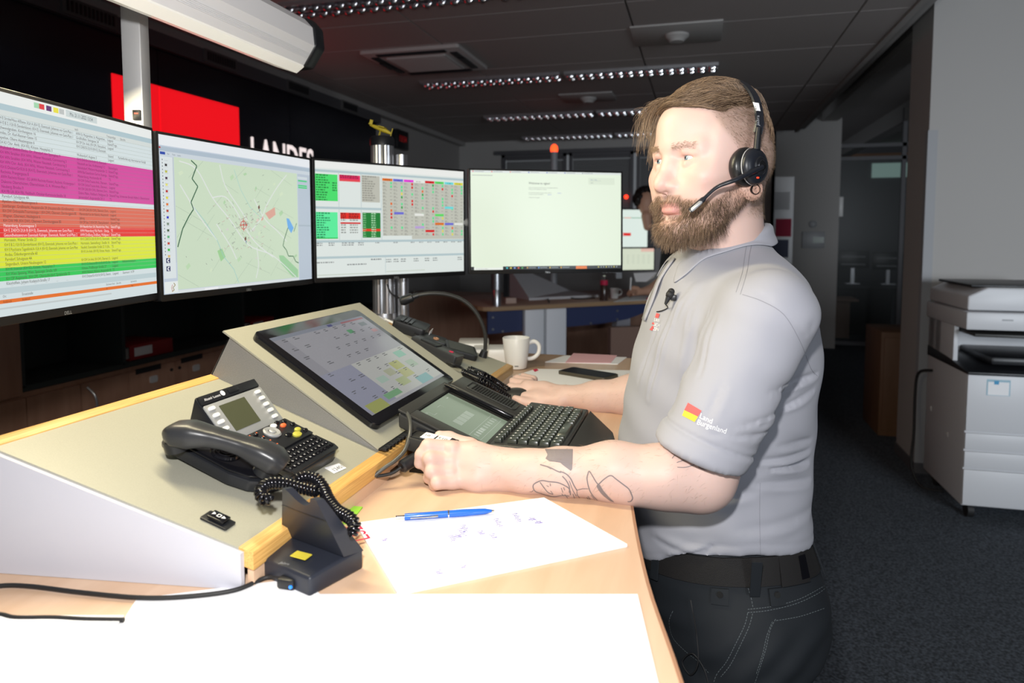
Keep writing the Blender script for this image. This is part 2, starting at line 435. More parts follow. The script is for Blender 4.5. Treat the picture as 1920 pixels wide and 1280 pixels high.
rows = [(3.42, 'nearest row'), (5.38, 'second row back'), (7.12, 'third row back'), (8.74, 'farthest row')]
for y, nm in rows:
    louver(-2.22, -1.06, y, 'long louvred ceiling light on the left side of the '+nm)
    louver(-1.02, .12, y, 'long louvred ceiling light on the right side of the '+nm)
for k, y in enumerate((7.0, 9.6)): louver(5.0+k*.1, 6.2+k*.1, y, ['louvred ceiling light right of the big column, higher one', 'louvred ceiling light right of the big column, lower one'][k])
# ---- air conditioning cassette
t = thing('ceiling_cassette', 'square beige air conditioning cassette in the ceiling', 'air conditioner', (-1.9, 4.65, 2.77))
b = B(); b.rbox(-1.9, 4.65, .72, .66, 2.765, 2.79, .02, bev=.008); b.ob('cover', 'ceiling_tile', parent=t)
b = B(); b.rbox(-1.9, 4.65, .44, .40, 2.752, 2.766, .01, bev=.004)
for i in range(16): b.box((-1.9, 4.65-.18+i*.024, 2.751), (.40, .010, .003))
b.ob('grille', 'wall', parent=t)
for dx, dy, sx, sy in ((0,.27,.5,.05),(0,-.27,.5,.05),(.29,0,.05,.46),(-.29,0,.05,.46)):
    b = B(); b.box((-1.9+dx, 4.65+dy, 2.762), (sx, sy, .006)); b.box((-1.9+dx*1.03, 4.65+dy*1.03, 2.757), (sx*.96, sy*.4, .006)); b.ob('air_slot', 'black_plastic', parent=t, smooth=None)
# ---- ceiling panels with a round detector
for k, (x, y, s) in enumerate(((-.15, 4.46, .27), (-.99, 6.3, .24))):
    t = thing('ceiling_detector', ['round detector on a pale square ceiling panel above the seated row, nearer one', 'round detector on a pale ceiling panel between the light rows, farther one'][k].replace(' above the seated row,', ','), 'detector', (x, y, 2.78), 'ceiling detectors')
    b = B(); b.box((x, y, 2.785), (s*2, s*1.6, .012), bev=.003); b.ob('panel', 'wall', parent=t)
    b = B(); b.lathe([(.075,2.78),(.075,2.765),(.05,2.745),(.045,2.735),(.0,2.732)], 24, M=TR(x, y, 0)); b.ob('detector_head', 'wall', parent=t, smooth=50)
# ================================================================== left cabinets
CX = -2.8
t = thing('storage_cabinet', 'long wooden cabinet with a dark open shelf and doors under the media wall', 'cabinet', (-3.0, 3.6, 0))
b = B(); b.box((-3.0, 3.9, .43), (.38, 3.9, .86)); b.ob('lower_body', 'dark_wood', parent=t, smooth=None)
b = B(); b.box((-3.0, 3.9, 1.30), (.40, 3.9, .03)); b.ob('top', 'dark_wood', parent=t, smooth=None)
b = B(); b.box((-3.0, 2.10, 1.07), (.40, .30, .44)); b.ob('side_block', 'dark_wood', parent=t, smooth=None)
mat('shelf_dark', (.035,.045,.045), .6)
b = B(); b.box((-3.0, 4.05, .875), (.39, 3.6, .025)); b.box((-3.17, 4.05, 1.08), (.02, 3.6, .40))
for y in (2.26, 2.80, 3.75, 4.7, 5.84): b.box((-3.0, y, 1.08), (.39, .02, .40))
b.ob('open_shelf', 'shelf_dark', parent=t, smooth=None)
for i, (y0, y1) in enumerate(((1.96,2.25),(2.25,2.52),(2.52,2.80),(2.80,3.12),(3.12,3.44),(3.44,3.9),(3.9,4.4),(4.4,4.9),(4.9,5.4),(5.4,5.84))):
    b = B(); b.box((CX+.008, (y0+y1)/2, .44), (.02, y1-y0-.006, .80)); d = b.ob('door', 'dark_wood', parent=t, smooth=None)
    if i == 2:
        b = B(); b.tube(spline([(CX+.018, y0+.035, .82), (CX+.05, y0+.045, .78), (CX+.055, y0+.05, .72), (CX+.05, y0+.045, .66), (CX+.018, y0+.035, .62)], 6), .006, 8)
        b.ob('handle', 'alu', parent=d, smooth=60, label='curved steel bar handle')
    if i in (3, 4):
        b = B(); b.box((CX+.019, (y0+y1)/2-.03, .835), (.004, .17, .028)); b.ob('grip_slot', 'black_plastic', parent=d, smooth=None)
        b = B(); b.rbox(0, 0, .052, .036, 0, .006, .010, M=frame((CX+.018, (y0+y1)/2, .775), (0,1,0), (0,0,1))); b.ob('label_holder', 'alu_white', parent=d, smooth=None)
        b = B(); b.cyl((CX+.016, y1-.03 if i == 3 else y0+.03, .80), (CX+.024, y1-.03 if i == 3 else y0+.03, .80), .009, n=12); b.ob('lock', 'black_plastic', parent=d)
def binder(y, x, z, rz, label):
    t = thing('ring_binder', label, 'binder', frame((x, y, z), (math.cos(rz), math.sin(rz), 0), (-math.sin(rz), math.cos(rz), 0)), 'red binders in the cabinet shelf')
    Mb = WM[t.name]
    b = B(Mb); b.box((0, 0, .004), (.28, .30, .005), bev=.001); b.box((0, 0, .076), (.28, .30, .005), bev=.001); b.box((.1385, 0, .04), (.005, .30, .074), bev=.001); b.ob('cover', mat('binder_red', (.30,.012,.015), .5) if 'binder_red' not in MATS else 'binder_red', parent=t)
    b = B(Mb); b.box((-.01, 0, .035), (.24, .28, .055)); b.ob('pages', 'paper', parent=t, smooth=None)
    b = B(Mb); b.box((.1415, -.06, .042), (.001, .12, .045)); b.ob('spine_label', 'paper', parent=t, smooth=None)
binder(3.0, -2.96, .888, 0, 'red ring binder with a white spine label lying in the open cabinet shelf')
binder(4.0, -2.99, .888, .1, 'red ring binder lying farther along the shelf, behind the grey screen console')

# ================================================================== the operator desk
DZ = 1.15
SL = (1.281-1.182)/.29
def cz(x): return 1.195+(-.49-x)*SL            # sloping top of the raised console
desk = thing('operator_desk', 'raised beech operator desk with a curved front edge at the standing man', 'desk', (-.45, 1.2, 0))
edge = spline([(.06,.20,0),(.03,.42,0),(-.006,.602,0),(-.048,.774,0),(-.083,.975,0),(-.105,1.15,0),(-.125,1.40,0),(-.145,1.72,0),(-.185,2.10,0),(-.188,2.19,0)], 5)
poly = [(p.x, p.y) for p in edge]+[(-.5,2.19),(-1.12,2.19),(-1.12,1.84),(-.90,1.80),(-.90,.20)]
b = B(); b.prism(poly, DZ-.030, DZ, bev=.003, seg=2); b.ob('worktop', 'beech', parent=desk, smooth=50)
b = B(); nE = len(edge); b.raw([(p.x+.0012, p.y, DZ-.0005) for p in edge]+[(p.x+.0012, p.y, DZ-.029) for p in edge]+[(p.x-.003, p.y, DZ+.0003) for p in edge], [(i, nE+i, nE+i+1, i+1) for i in range(nE-1)]+[(2*nE+i, i, i+1, 2*nE+i+1) for i in range(nE-1)]); b.ob('edge_strip', 'beech_edge', parent=desk, smooth=60)
b = B(); b.box((-.82, 1.2, .86), (.02, 1.7, .50)); b.ob('modesty_panel', 'blue_board', parent=desk, smooth=None)
for y in (.75, 1.85):
    b = B(); b.rbox(-.62, y, .12, .16, 0.03, DZ-.03, .01); b.ob('leg', 'alu_white', parent=desk)
    b = B(); b.rbox(-.50, y, .62, .12, 0, .03, .02, bev=.004); b.ob('foot', 'alu_white', parent=desk)
# raised console on the desk
YN = lambda x: .64+(x+.49)*.14
YF = 1.765
con = thing('sloping_console', 'low sloping grey console with plywood edges along the back of the desk', 'console', (-.65, 1.2, DZ))
b = B()
pl = [(-.493, YN(-.493)), (-.493, YF), (-.793, YF-.04), (-.793, YN(-.793)), ]
b.prism(pl, -.004, .0005, zf=lambda x, y: cz(x)); b.ob('top_panel', 'console_grey', parent=con, smooth=None)
b = B(); b.prism([(-.476, YN(-.476)), (-.476, YF), (-.4935, YF), (-.4935, YN(-.4935))], -.020, .001, zf=lambda x, y: cz(x), bev=.001)
b.prism([(-.793, YN(-.793)), (-.793, YF-.04), (-.810, YF-.045), (-.810, YN(-.810))], -.022, .002, zf=lambda x, y: cz(x), bev=.001); b.ob('plywood_edge', 'ply_edge', parent=con)
b = B(); y0 = YN(-.48)
# front fascia with a rounded cable notch
hz0, hz1 = DZ, cz(-.4785)-.02
fs = B(); 
def fascia(ya, yb): fs.box((-.482, (ya+yb)/2, (hz0+hz1)/2), (.008, yb-ya, hz1-hz0))
fascia(.645, .700); fascia(.730, 1.00); fascia(1.05, YF); fs.box((-.482, .715, hz1-.004), (.008, .03, .008)); fs.box((-.482, 1.025, hz1-.004), (.008, .05, .008))
fs.ob('front_fascia', 'beech', parent=con, smooth=None)
b.bm.free(); b = B(); b.box((-.803, 1.19, (DZ+cz(-.803)-.02)/2), (.012, 1.02, cz(-.803)-.02-DZ)); b.ob('back_board', 'beech', parent=con, smooth=None)
def endpanel(y, dy, name, lab):
    b = B()
    P = [(x, YN(x)+y if y == 0 else y-(x+.49)*-.09) for x in (-.487, -1.02 if y == 0 else -.86)]
    vs = []
    for (x, yy) in P:
        for d in (0, .006): 
            for z in (DZ+.0005, cz(x)-.002): vs.append((x, yy-d if y == 0 else yy+d, z))
    b.raw(vs, [(0,1,5,4),(2,6,7,3),(1,3,7,5),(0,4,6,2),(0,2,3,1),(4,5,7,6)]); return b.ob(name, 'white_panel', parent=con, smooth=None, recalc=True, label=lab)
endpanel(0, 1, 'end_panel', 'white near end panel'); endpanel(YF, 1, 'end_panel', 'thin white far end panel')
# rocker switch in the console
def slantM(x, y): return frame((x, y, cz(x)+.0008), (0,1,0), (-1,0,SL))
t = thing('rocker_switch', 'black rocker switch with white marks set into the grey console', 'switch', slantM(-.538, .662))
M_ = WM[t.name] @ RZ(.05)
b = B(M_); b.rbox(0, 0, .020, .036, 0, .0025, .002, bev=.0006); b.ob('plate', 'black_plastic', parent=t)
b = B(M_); b.prism([(-.0075,-.011),(.0075,-.011),(.0075,.011),(-.0075,.011)], .0025, .0055, zf=lambda x, y: .0018*abs(y)/.011, bev=.0006); b.ob('rocker', 'black_gloss', parent=t)
b = B(M_ @ TR(0,0,.0078) @ RZ(math.pi/2))
b.poly([(-.009,0),(-.0045,.003),(-.0045,-.003)]); b.poly([(.0085,.003),(.0045,0),(.0085,-.003)]); b.line([(-.002,-.0025),(-.002,.0025),(.002,.0025),(.002,-.0025),(-.002,-.0025)], .001); b.ob('marks', 'white_ink', parent=t, smooth=None)

# ---- touch screen housing
HP = Vector((-.49,.984,1.204)); HT = Vector((-.777,.984,1.384)); hd = (HP-HT).normalized(); HL = (HP-HT).length
hn = hd.cross(Vector((0,1,0))).normalized(); hn = hn if hn.z > 0 else -hn
t = thing('screen_housing', 'steep wedge shaped grey metal housing holding the touch screen', 'screen housing', (-.65, 1.23, 1.24)); 
HM = frame(HT, (0,1,0), hd, hn)     # x along Y, y down the slope, z out (left handed ignored)
def hp(x, y, z=0): return HT+Vector((0,1,0))*x+hd*y+hn*z
HWd = .487
b = B(); b.raw([hp(0,0), hp(HWd,0), hp(HWd,HL), hp(0,HL), hp(0,0,-.003), hp(HWd,0,-.003), hp(HWd,HL,-.003), hp(0,HL,-.003)], [(0,1,2,3),(7,6,5,4),(0,4,5,1),(1,5,6,2),(2,6,7,3),(3,7,4,0)]); b.ob('front_plate', 'console_grey', parent=t, smooth=None, recalc=True)
bb = Vector((-.811,.984,1.304)); ft = Vector((-.494,.984,cz(-.494)+.001))
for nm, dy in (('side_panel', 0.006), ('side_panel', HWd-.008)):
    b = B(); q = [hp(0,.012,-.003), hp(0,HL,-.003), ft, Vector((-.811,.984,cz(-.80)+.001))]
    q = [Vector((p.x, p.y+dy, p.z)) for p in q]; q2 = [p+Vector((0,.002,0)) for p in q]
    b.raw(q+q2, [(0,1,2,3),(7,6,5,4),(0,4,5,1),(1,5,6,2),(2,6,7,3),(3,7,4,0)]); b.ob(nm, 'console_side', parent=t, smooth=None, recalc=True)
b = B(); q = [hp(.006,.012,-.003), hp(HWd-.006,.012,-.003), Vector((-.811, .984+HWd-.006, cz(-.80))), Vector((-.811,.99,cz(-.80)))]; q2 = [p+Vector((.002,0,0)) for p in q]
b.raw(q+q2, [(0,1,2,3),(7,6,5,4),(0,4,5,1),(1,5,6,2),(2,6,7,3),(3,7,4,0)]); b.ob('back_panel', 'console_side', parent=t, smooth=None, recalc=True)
# hinge strip at its foot
b = B()
for i in range(36): b.box((-.481, .99+i*.0132, 1.2015), (.008, .0095, .004), bev=.001)
b.box((-.4885, .99+.231, 1.2015), (.006, .47, .002)); b.ob('hinge', 'black_plastic', parent=t)
# ---- touch screen
HMl = frame(HT, (0,1,0), -hd, hn)      # right handed: x right, y up the slope
t = thing('touch_screen', 'large black framed touch screen lying on the sloped grey housing', 'touch screen', HMl @ TR(.222, -.171, 0))
b = B(HMl); b.rbox(.222, -.1705, .376, .279, .0005, .0125, .014, bev=.0015, n=6); b.ob('bezel', 'black_gloss', parent=t)
mat('glass_film', (.02,.02,.02), .05)
b = B(HMl @ TR(.0505, -.288, .0128)); SW, SH = .341, .232
def c8(r, g, bl): m_ = (r+g+bl)/3; return lin([v_+(m_-v_)*.35+8 for v_ in (r, g, bl)])
b.color(c8(150,150,160)).rect(0,0,SW,SH)
def S(u0,v0,u1,v1,c,z=.0002): b.color(c8(*c)).rect(u0*SW,(1-v1)*SH,u1*SW,(1-v0)*SH,z)
S(.32,.50,1,.97,(176,178,172)); S(0,.0,1,.04,(120,130,150)); S(.0,.50,.32,.97,(132,136,165)); S(.0,0,.10,1,(138,138,150),.0001)
S(.66,.13,.72,.18,(60,165,95),.0004); S(.03,.90,.21,1.,(160,168,55),.0004); S(.25,.89,.43,.95,(95,170,105),.0004)
for (u,v,w_,h_,c) in ((.69,.90,.17,.09,(95,170,175)),(.63,.65,.12,.10,(176,180,80)),(.80,.70,.10,.09,(150,180,150)),(.62,.76,.13,.10,(176,178,95)),(.80,.56,.11,.08,(110,190,160)),(.50,.70,.10,.08,(165,170,130)),(.50,.83,.12,.09,(165,180,110)),(.36,.74,.10,.07,(150,185,165)),(.70,.04,.28,.02,(170,80,90)),(.55,.03,.05,.03,(50,60,140)),(.86,.10,.08,.05,(110,125,130)),(.9,.22,.06,.04,(190,130,135))): S(u,v-.02,u+w_,v-.02+h_,c,.0004)
r_ = random.Random(3)
b.color(c8(70,72,80))
for i in range(9):
    for j in range(8):
        if r_.random() < .68:
            u, v = .05+i*.105+r_.random()*.02, .06+j*.115
            for k in range(2):
                ww = r_.uniform(.02,.05); b.rect(u*SW, (1-v-k*.02)*SH, (u+ww)*SW, (1-v-k*.02+.007)*SH, .0006)
b.ob('screen', screen_mat('touch_lit', .64, .12), parent=t, smooth=None)

# ================================================================== four wide monitors on a rail
MON = [((-.998,.886,1.587),1.788,0), ((-1.038,1.411,1.582),1.528,0), ((-.881,1.905,1.583),1.002,0), ((-.484,2.235,1.587),.484,.026)]
MLAB = ['leftmost monitor with pink, orange, yellow and green job list rows', 'monitor showing a pale green street map with a red crosshair',
        'monitor with a grid of small coloured status boxes', 'monitor showing an almost blank pale web page with a dark taskbar']
AW, AH = .518, .324
SCR = screen_mat('screen_lit', .92, .3)
def monM(c, a, tl):
    r = Vector((math.cos(a), math.sin(a), 0)); n = Vector((math.sin(a), -math.cos(a), 0)); u = UPV*math.cos(tl)-n*math.sin(tl)
    return frame(c, r, u)
def content_jobs(S, T):
    S(0,0,1,1,(214,226,228)); S(0,.0,1,.052,(236,240,238),1); S(0,.052,1,.080,(176,200,208),1); S(0,.08,1,.105,(214,222,220),1)
    for u, c in ((.405,(160,215,175)),(.425,(225,40,55)),(.455,(90,30,110)),(.485,(235,225,60)),(.51,(190,195,195))): S(u-.01,.010,u+.012,.035,c,2)
    S(.53,.006,.68,.040,(205,216,216),2); T('Mo. 21.11.2022 13:54',.545,.033,.026,(70,75,90))
    S(0,.241,1,.454,(214,58,158),1); S(0,.482,1,.598,(222,100,78),1); S(0,.598,1,.648,(232,16,22),1); S(0,.648,1,.783,(222,232,40),1); S(0,.783,1,.842,(32,202,84),1)
    S(0,.872,1,.900,(190,208,212),1); S(0,.925,1,.942,(232,112,28),1); S(0,.96,.72,.968,(196,204,204),1)
    for i in range(34):
        v = .105+i*.0217
        if v < .86: S(0,v-.0006,1,v+.0006,(150,110,150) if .24 < v < .45 else (170,180,170),2)
    rows = ['KH E Stroke/Haus A/Ebene 3/Lft A (KH E), Eisenstadt, Johannes von Gott-Platz 1|AWH St. Margarethen, St. Margarethen...|Liegend|',
     'KH E B 2.1/Lft B (Sonderklasse) (KH E), Eisenstadt, Johannes von Gott-Platz 1|Großhöflein, Steingasse 24|Sitzend/Trage..|',
     'Schwendgraben, Kirchengasse 16|KH OP Chir. Amb. (KH OP), Oberpullend..|Liegend|','Andau, Dr. Karl-Renner-Gasse 15|KH E ZAE/OI-2/Lft B (KH E), Eisenstadt..||',
     'Apetlon, Obere Akaziengasse 6||Sitzend|Fachanforderung: internistischer Notfall','KH KI Chir. Amb. (KH KI), Kittsee, Hauptplatz 3|Wulkendorf, Augasse 3|Liegend|',
     'Wulkaboh Gudula Eletka, Dr., Pamdorf, Am Sportplatz 9|KH E ZAE/OI-2/Lft B (KH E), Eisenstadt..||','KH WN Strahlen (KH WN), Wiener Neustadt, Corvinusring 3|Neusiedl am See, Kräftenweg 5 2|Sitzend/geht||',
     'KH WN Strahlen (KH WN), Wiener Neustadt, Corvinusring 3|Nickelsdorf, Mittlere Hauptstraße 12|Sitzend/Trage..|','KH WN Chir. Amb. (KH WN), Wiener Neustadt, Corvinusring 3|AWH Bad Sauerbrunn Gerl.es, Rosenga..|Sitzend/Trage..|',
     'KH E Dialyse/Gr/I/Lft B (KH E), Eisenstadt, Johannes von Gott-Platz 1|Mattersburg, Hochstraße 40|TS|','Rechnitz, Prangergasse 8|KH OW Ortho/Trauma Amb., Oberwart..|Sitzend/Trage..|',
     'AWH Rechnitz Kloster - EG (AWH Rechnitz Kloster), Rechnitz, Klostergasse 1|KH OW Ortho/Trauma Amb., Oberwart..|Liegend|','Diakonie Oberschützen, Oberschützen, G. A. Wimmer-Platz 1|KH OW ZAE (KH OW), Oberwart, Dorn..|Sitzend/Trage..|',
     'Neuberg, Brodau 9|Dobra Mako, Feldbach, Feldgasse 26|Sitzend/Trag..|Schmerzen Bereich Hüfte Li. Oberschenkel','KH FB UA (KH FB), Feldbach, Ottokar-Kernstock-Straße 18|Jennersdorf, Angerstraße 24 11|TS|',
     'Parndorf, Schulgasse 4A|||','Apetlon, Obere Akaziengasse 6|||','Jeterberger, Großmarkt, Hauptstraße 39 (Hauptstraße (Großmarkt))|KH OW ZAE (KH OW), Oberwart, Dorn..|Liegend|',
     'KH OW Orthopädie/Traumatologie 1 (KH OW), Oberwart, Dornburggasse 80|Mannersdorf an der Rabnitz, Hauptstraß..|Liegend|','Wagner, Oberwart, Heidegasse 6|Jabing|Sitzend/Trage..|',
     'KH OW MR (KH OW), Oberwart, Dornburggasse 80|KH OP Stat. 3 (KH OP), Oberpullendorf..|Sitzend/Trage..|','Mattersburg, Krummegasse 3|KH Neunkirchen UA, Neunkirchen, Peisc..|Sitzend/Trage..|',
     'KH E ZAE/OI-2/Lft B (KH E), Eisenstadt, Johannes von Gott-Platz 1|AWH Mattersburg Villa Martini - Oberga..|TS|','Gesundheitszentrum Eisenstadt Kalinger, Eisenstadt, Robert Graf-Platz 2|AWH Draßburg, Draßburg, Waldgasse 1|Sitzend/Trage..|',
     'Hornstein, Wiener Straße 23|KH E ZAE/OI-2/Lft B (KH E), Eisenstadt..|Sitzend/Trage..|','KH E B 2.1/Lft B (Sonderklasse) (KH E), Eisenstadt, Johannes von Gott-Platz 1|Hornstein, Seesiedlung I. Straße 16|Sitzend/Trage..|',
     'KH E Psychiatrie Tagesklinik/A-1/Lft A (KH E), Eisenstadt, Johannes von Gott-Platz|Neufeld, Eisenstädter Straße 22 13 (Eis..|TS|','Andau, Ödenburgerstraße 60|KH KI Urs Amb. (KH KI), Kittsee, Hauptp..|Sitzend/Trage..|',
     'Parndorf, Schulgasse 4A|||','Stegersbach, Untere Neubaugasse 12|KH OW Urs Amb. (KH OW), Oberwart, D..|Liegend|','KH KI Intensiv (KH KI), Kittsee, Hauptplatz 3|KH E ICU/Intensiv/B/1/Lft B (KH E), Eis..|Liegend|Infektionstransport',
     'KH Wien Speising, Wien, Speisinger Straße 109|Kittsee, Preßburger Straße 27|Liegend|','KH OP Augenamb. (KH OP), Oberpullendorf, Spitalstraße 32|AWH Nikitsch, Nikitsch, Hauptstraße 90|TS|','Kleinhöflein, Johann Kodatsch-Straße 17|KH E Dialyse/Gr/I/Lft B (KH E), Eisenst..|Liegend|Stamnum 1 KTP']
    T('von',.02,.101,.018,(90,90,95)); T('nach',.565,.101,.018,(90,90,95)); T('Transportlage',.725,.101,.018,(90,90,95)); T('Übe-Info',.80,.101,.018,(90,90,95))
    for i, r in enumerate(rows):
        v = .122+i*.0217; red = .598 < v < .650; c = (250,235,235) if red else ((110,30,90) if .241 < v < .454 else (70,60,55))
        for s_, u, mw in zip(r.split('|'), (.255, .57, .728, .785), (.30, .15, .055, .2)): 
            if s_: T(s_, u-(.0 if i < 16 else .0), v, .0195, c, mw)
    for i in range(6): T('--:--', .27+i*.045, .868, .013, (150,160,160))
    T('Ort', .24, .915, .016, (90,90,90)); T('Einsatzstelle', .31, .915, .018, (90,90,90)); T('Stichwort Ausl.', .69, .915, .016, (90,90,90)); T('Übe-Info', .745, .915, .016, (90,90,90)); T('Sachverhalt', .83, .915, .016, (90,90,90))
    T('Innsbruck', .24, .939, .016, (110,45,10)); T('Innsbruck', .31, .939, .016, (110,45,10)); T('01', .69, .939, .016, (110,45,10)); T('Test', .83, .939, .016, (110,45,10))
def content_map(S, T):
    S(0,0,1,1,(196,208,222)); S(0,0,1,.065,(236,240,244),1); S(0,.072,1,.10,(176,192,206),1); S(0,.10,1,.130,(206,216,224),1)
    S(.004,.105,.030,.122,(30,70,170),2); S(0,.075,.008,.085,(190,20,30),2)
    for i, s_ in enumerate(('Plan','Tools','Layout')): T(s_, .038+i*.026, .12, .014, (90,100,110))
    S(.004,.133,.066,.90,(222,230,232),2); S(.004,.92,.073,.995,(232,238,236),2); S(.066,.133,.070,.80,(190,200,205),3)
    S(.073,.128,.887,.977,(206,224,198),2); S(.073,.98,.887,1,(222,228,230),2); S(.22,.984,.30,.998,(240,242,244),3)
    S(.892,.128,.998,.99,(186,198,212),2); S(.892,.15,.975,.17,(210,220,226),3)
    for v in (.183,.222,.238): S(.895,v-.005,.972,v+.006,(50,210,120),3)
    S(.892,.545,.998,.556,(170,184,196),3)
    r = random.Random(11)
    def ln(pts, wd, c, z): S(None, pts, wd, c, z)
    def pg(pts, c, z): S('poly', pts, None, c, z)
    pg([(.791,.493),(.812,.497),(.849,.57),(.828,.614),(.801,.57)], (110,175,235), 5)
    pg([(.724,.787),(.76,.79),(.879,.914),(.877,.976),(.831,.966),(.739,.853)], (160,208,160), 4)
    pg([(.30,.735),(.33,.72),(.35,.78),(.32,.81)], (160,210,150), 4)
    for q in (((.627,.462),(.701,.411),(.705,.47),(.657,.508)), ((.60,.49),(.615,.48),(.612,.51),(.597,.52))): pg(q, (222,168,152), 5)
    for i in range(14):
        x, y = r.uniform(.09,.85), r.uniform(.16,.92); w_ = r.uniform(.02,.05); h_ = r.uniform(.02,.05)
        pg([(x,y),(x+w_*.5,y-h_*.5),(x+w_*.7,y),(x+w_*.2,y+h_*.6)], r.choice([(178,214,170),(190,220,180),(214,230,200)]), 3)
    for i in range(46): # pale built up patches near the centre
        a, d = r.uniform(0,6.28), abs(r.gauss(0,.10)); x, y = .50+math.cos(a)*d, .56+math.sin(a)*d*1.2; s_ = r.uniform(.006,.018)
        pg([(x,y),(x+s_,y-s_*.5),(x+s_*1.1,y+s_*.6),(x+s_*.1,y+s_)], r.choice([(214,214,206),(226,206,196),(206,222,200),(196,212,190)]), 4)
    def road(pts, wd=.0045, c=(228,232,230)): ln([(p.x,p.y) for p in spline([(x,y,0) for x,y in pts],5)], wd, c, 5)
    for pts in ([(.10,.15),(.193,.19),(.283,.374),(.381,.512),(.504,.70),(.681,.79),(.86,.97)], [(.28,.37),(.36,.36),(.43,.46),(.47,.55),(.55,.68),(.68,.80)], [(.55,.36),(.62,.5),(.72,.6),(.79,.68)],
                [(.80,.15),(.72,.26),(.64,.40),(.60,.50),(.52,.60)], [(.33,.14),(.36,.28),(.44,.42),(.50,.52)], [(.30,.55),(.38,.70),(.42,.80)], [(.56,.72),(.57,.85),(.55,.95)], [(.10,.3),(.2,.5),(.3,.66)]): road(pts)
    for i in range(26):
        x, y = r.uniform(.08,.86), r.uniform(.14,.95); a = r.choice([2.1,2.2,.6,.5]); L_ = r.uniform(.06,.3)
        ln([(max(.075,min(.885,x+math.cos(a)*L_*s_)), max(.13,min(.975,y+math.sin(a)*L_*s_))) for s_ in (-.5,.5)], .0013, (170,188,168), 4)
    for i in range(120):
        a, d = r.uniform(0,6.28), abs(r.gauss(0,.15)); x, y = .48+math.cos(a)*d, .54+math.sin(a)*d*1.3; q = r.choice([1.05,1.15,-.5,-.6]); l_ = r.uniform(.008,.022)
        if .08 < x < .87 and .14 < y < .96: ln([(x,y),(x+math.cos(q)*l_,y+math.sin(q)*l_)], .0022, r.choice([(140,140,135),(165,150,145),(200,170,165),(150,165,150)]), 6)
    ln([(.164,.136),(.195,.167),(.166,.255),(.197,.303),(.156,.41),(.169,.455),(.143,.501),(.107,.582),(.077,.702)], .005, (28,90,60), 7)
    ln([(.801,.570),(.770,.66),(.758,.712),(.785,.75),(.80,.797),(.84,.80),(.86,.845),(.885,.858)], .0045, (28,100,60), 7); ln([(.849,.60),(.874,.532)], .0035, (28,100,60), 7)
    ln([(.17,.44),(.23,.53),(.30,.66),(.34,.78),(.40,.87),(.43,.97)], .0030, (160,205,200), 5); ln([(.42,.16),(.46,.3),(.52,.42),(.60,.5)], .003, (170,210,200), 5)
    cx_, cy_ = .472, .554; ln([(cx_-.027,cy_),(cx_+.027,cy_)], .0035, (205,40,30), 8); ln([(cx_,cy_-.045),(cx_,cy_+.045)], .0035, (205,40,30), 8)
    ln([(cx_+.019*math.cos(k*.2618), cy_+.030*math.sin(k*.2618)) for k in range(25)], .003, (205,40,30), 8)
    for (x,y) in ((.575,.415),(.475,.65)): pg([(x,y),(x+.012,y-.015),(x+.014,y+.01),(x+.004,y+.02)], (110,70,60), 7); pg([(x+.006,y+.015),(x+.016,y+.02),(x+.012,y+.045)], (120,140,160), 7)
    ic = [(30,30,40),(190,190,60),(60,20,60),(230,225,120),(190,40,40),(225,215,60),(230,120,40),(190,60,40),(40,50,200),(120,140,120),(60,90,60),(90,180,120),(200,60,40),(50,190,60),(225,190,110)]
    for i in range(30):
        v = .15+i*.0205; S(.012,v,.016,v+.008,(110,120,125),3); T('---------', .022, v+.010, .012, (120,130,135), .038)
        if i % 2 == 1: S(.026,v+.008,.037,v+.022,ic[(i//2) % 15],4)
    for v in (.785,.837): S(.016,v-.015,.036,v+.016,(20,28,90),5); ln([(.030,v-.010),(.023,v-.004),(.023,v+.006),(.030,v+.011)], .005, (235,238,240), 6)
    ln([(.05,.93),(.058,.945),(.045,.96),(.052,.975),(.04,.985)], .003, (150,130,60), 6); ln([(.044,.94),(.038,.96),(.042,.98)], .002, (190,60,40), 6)
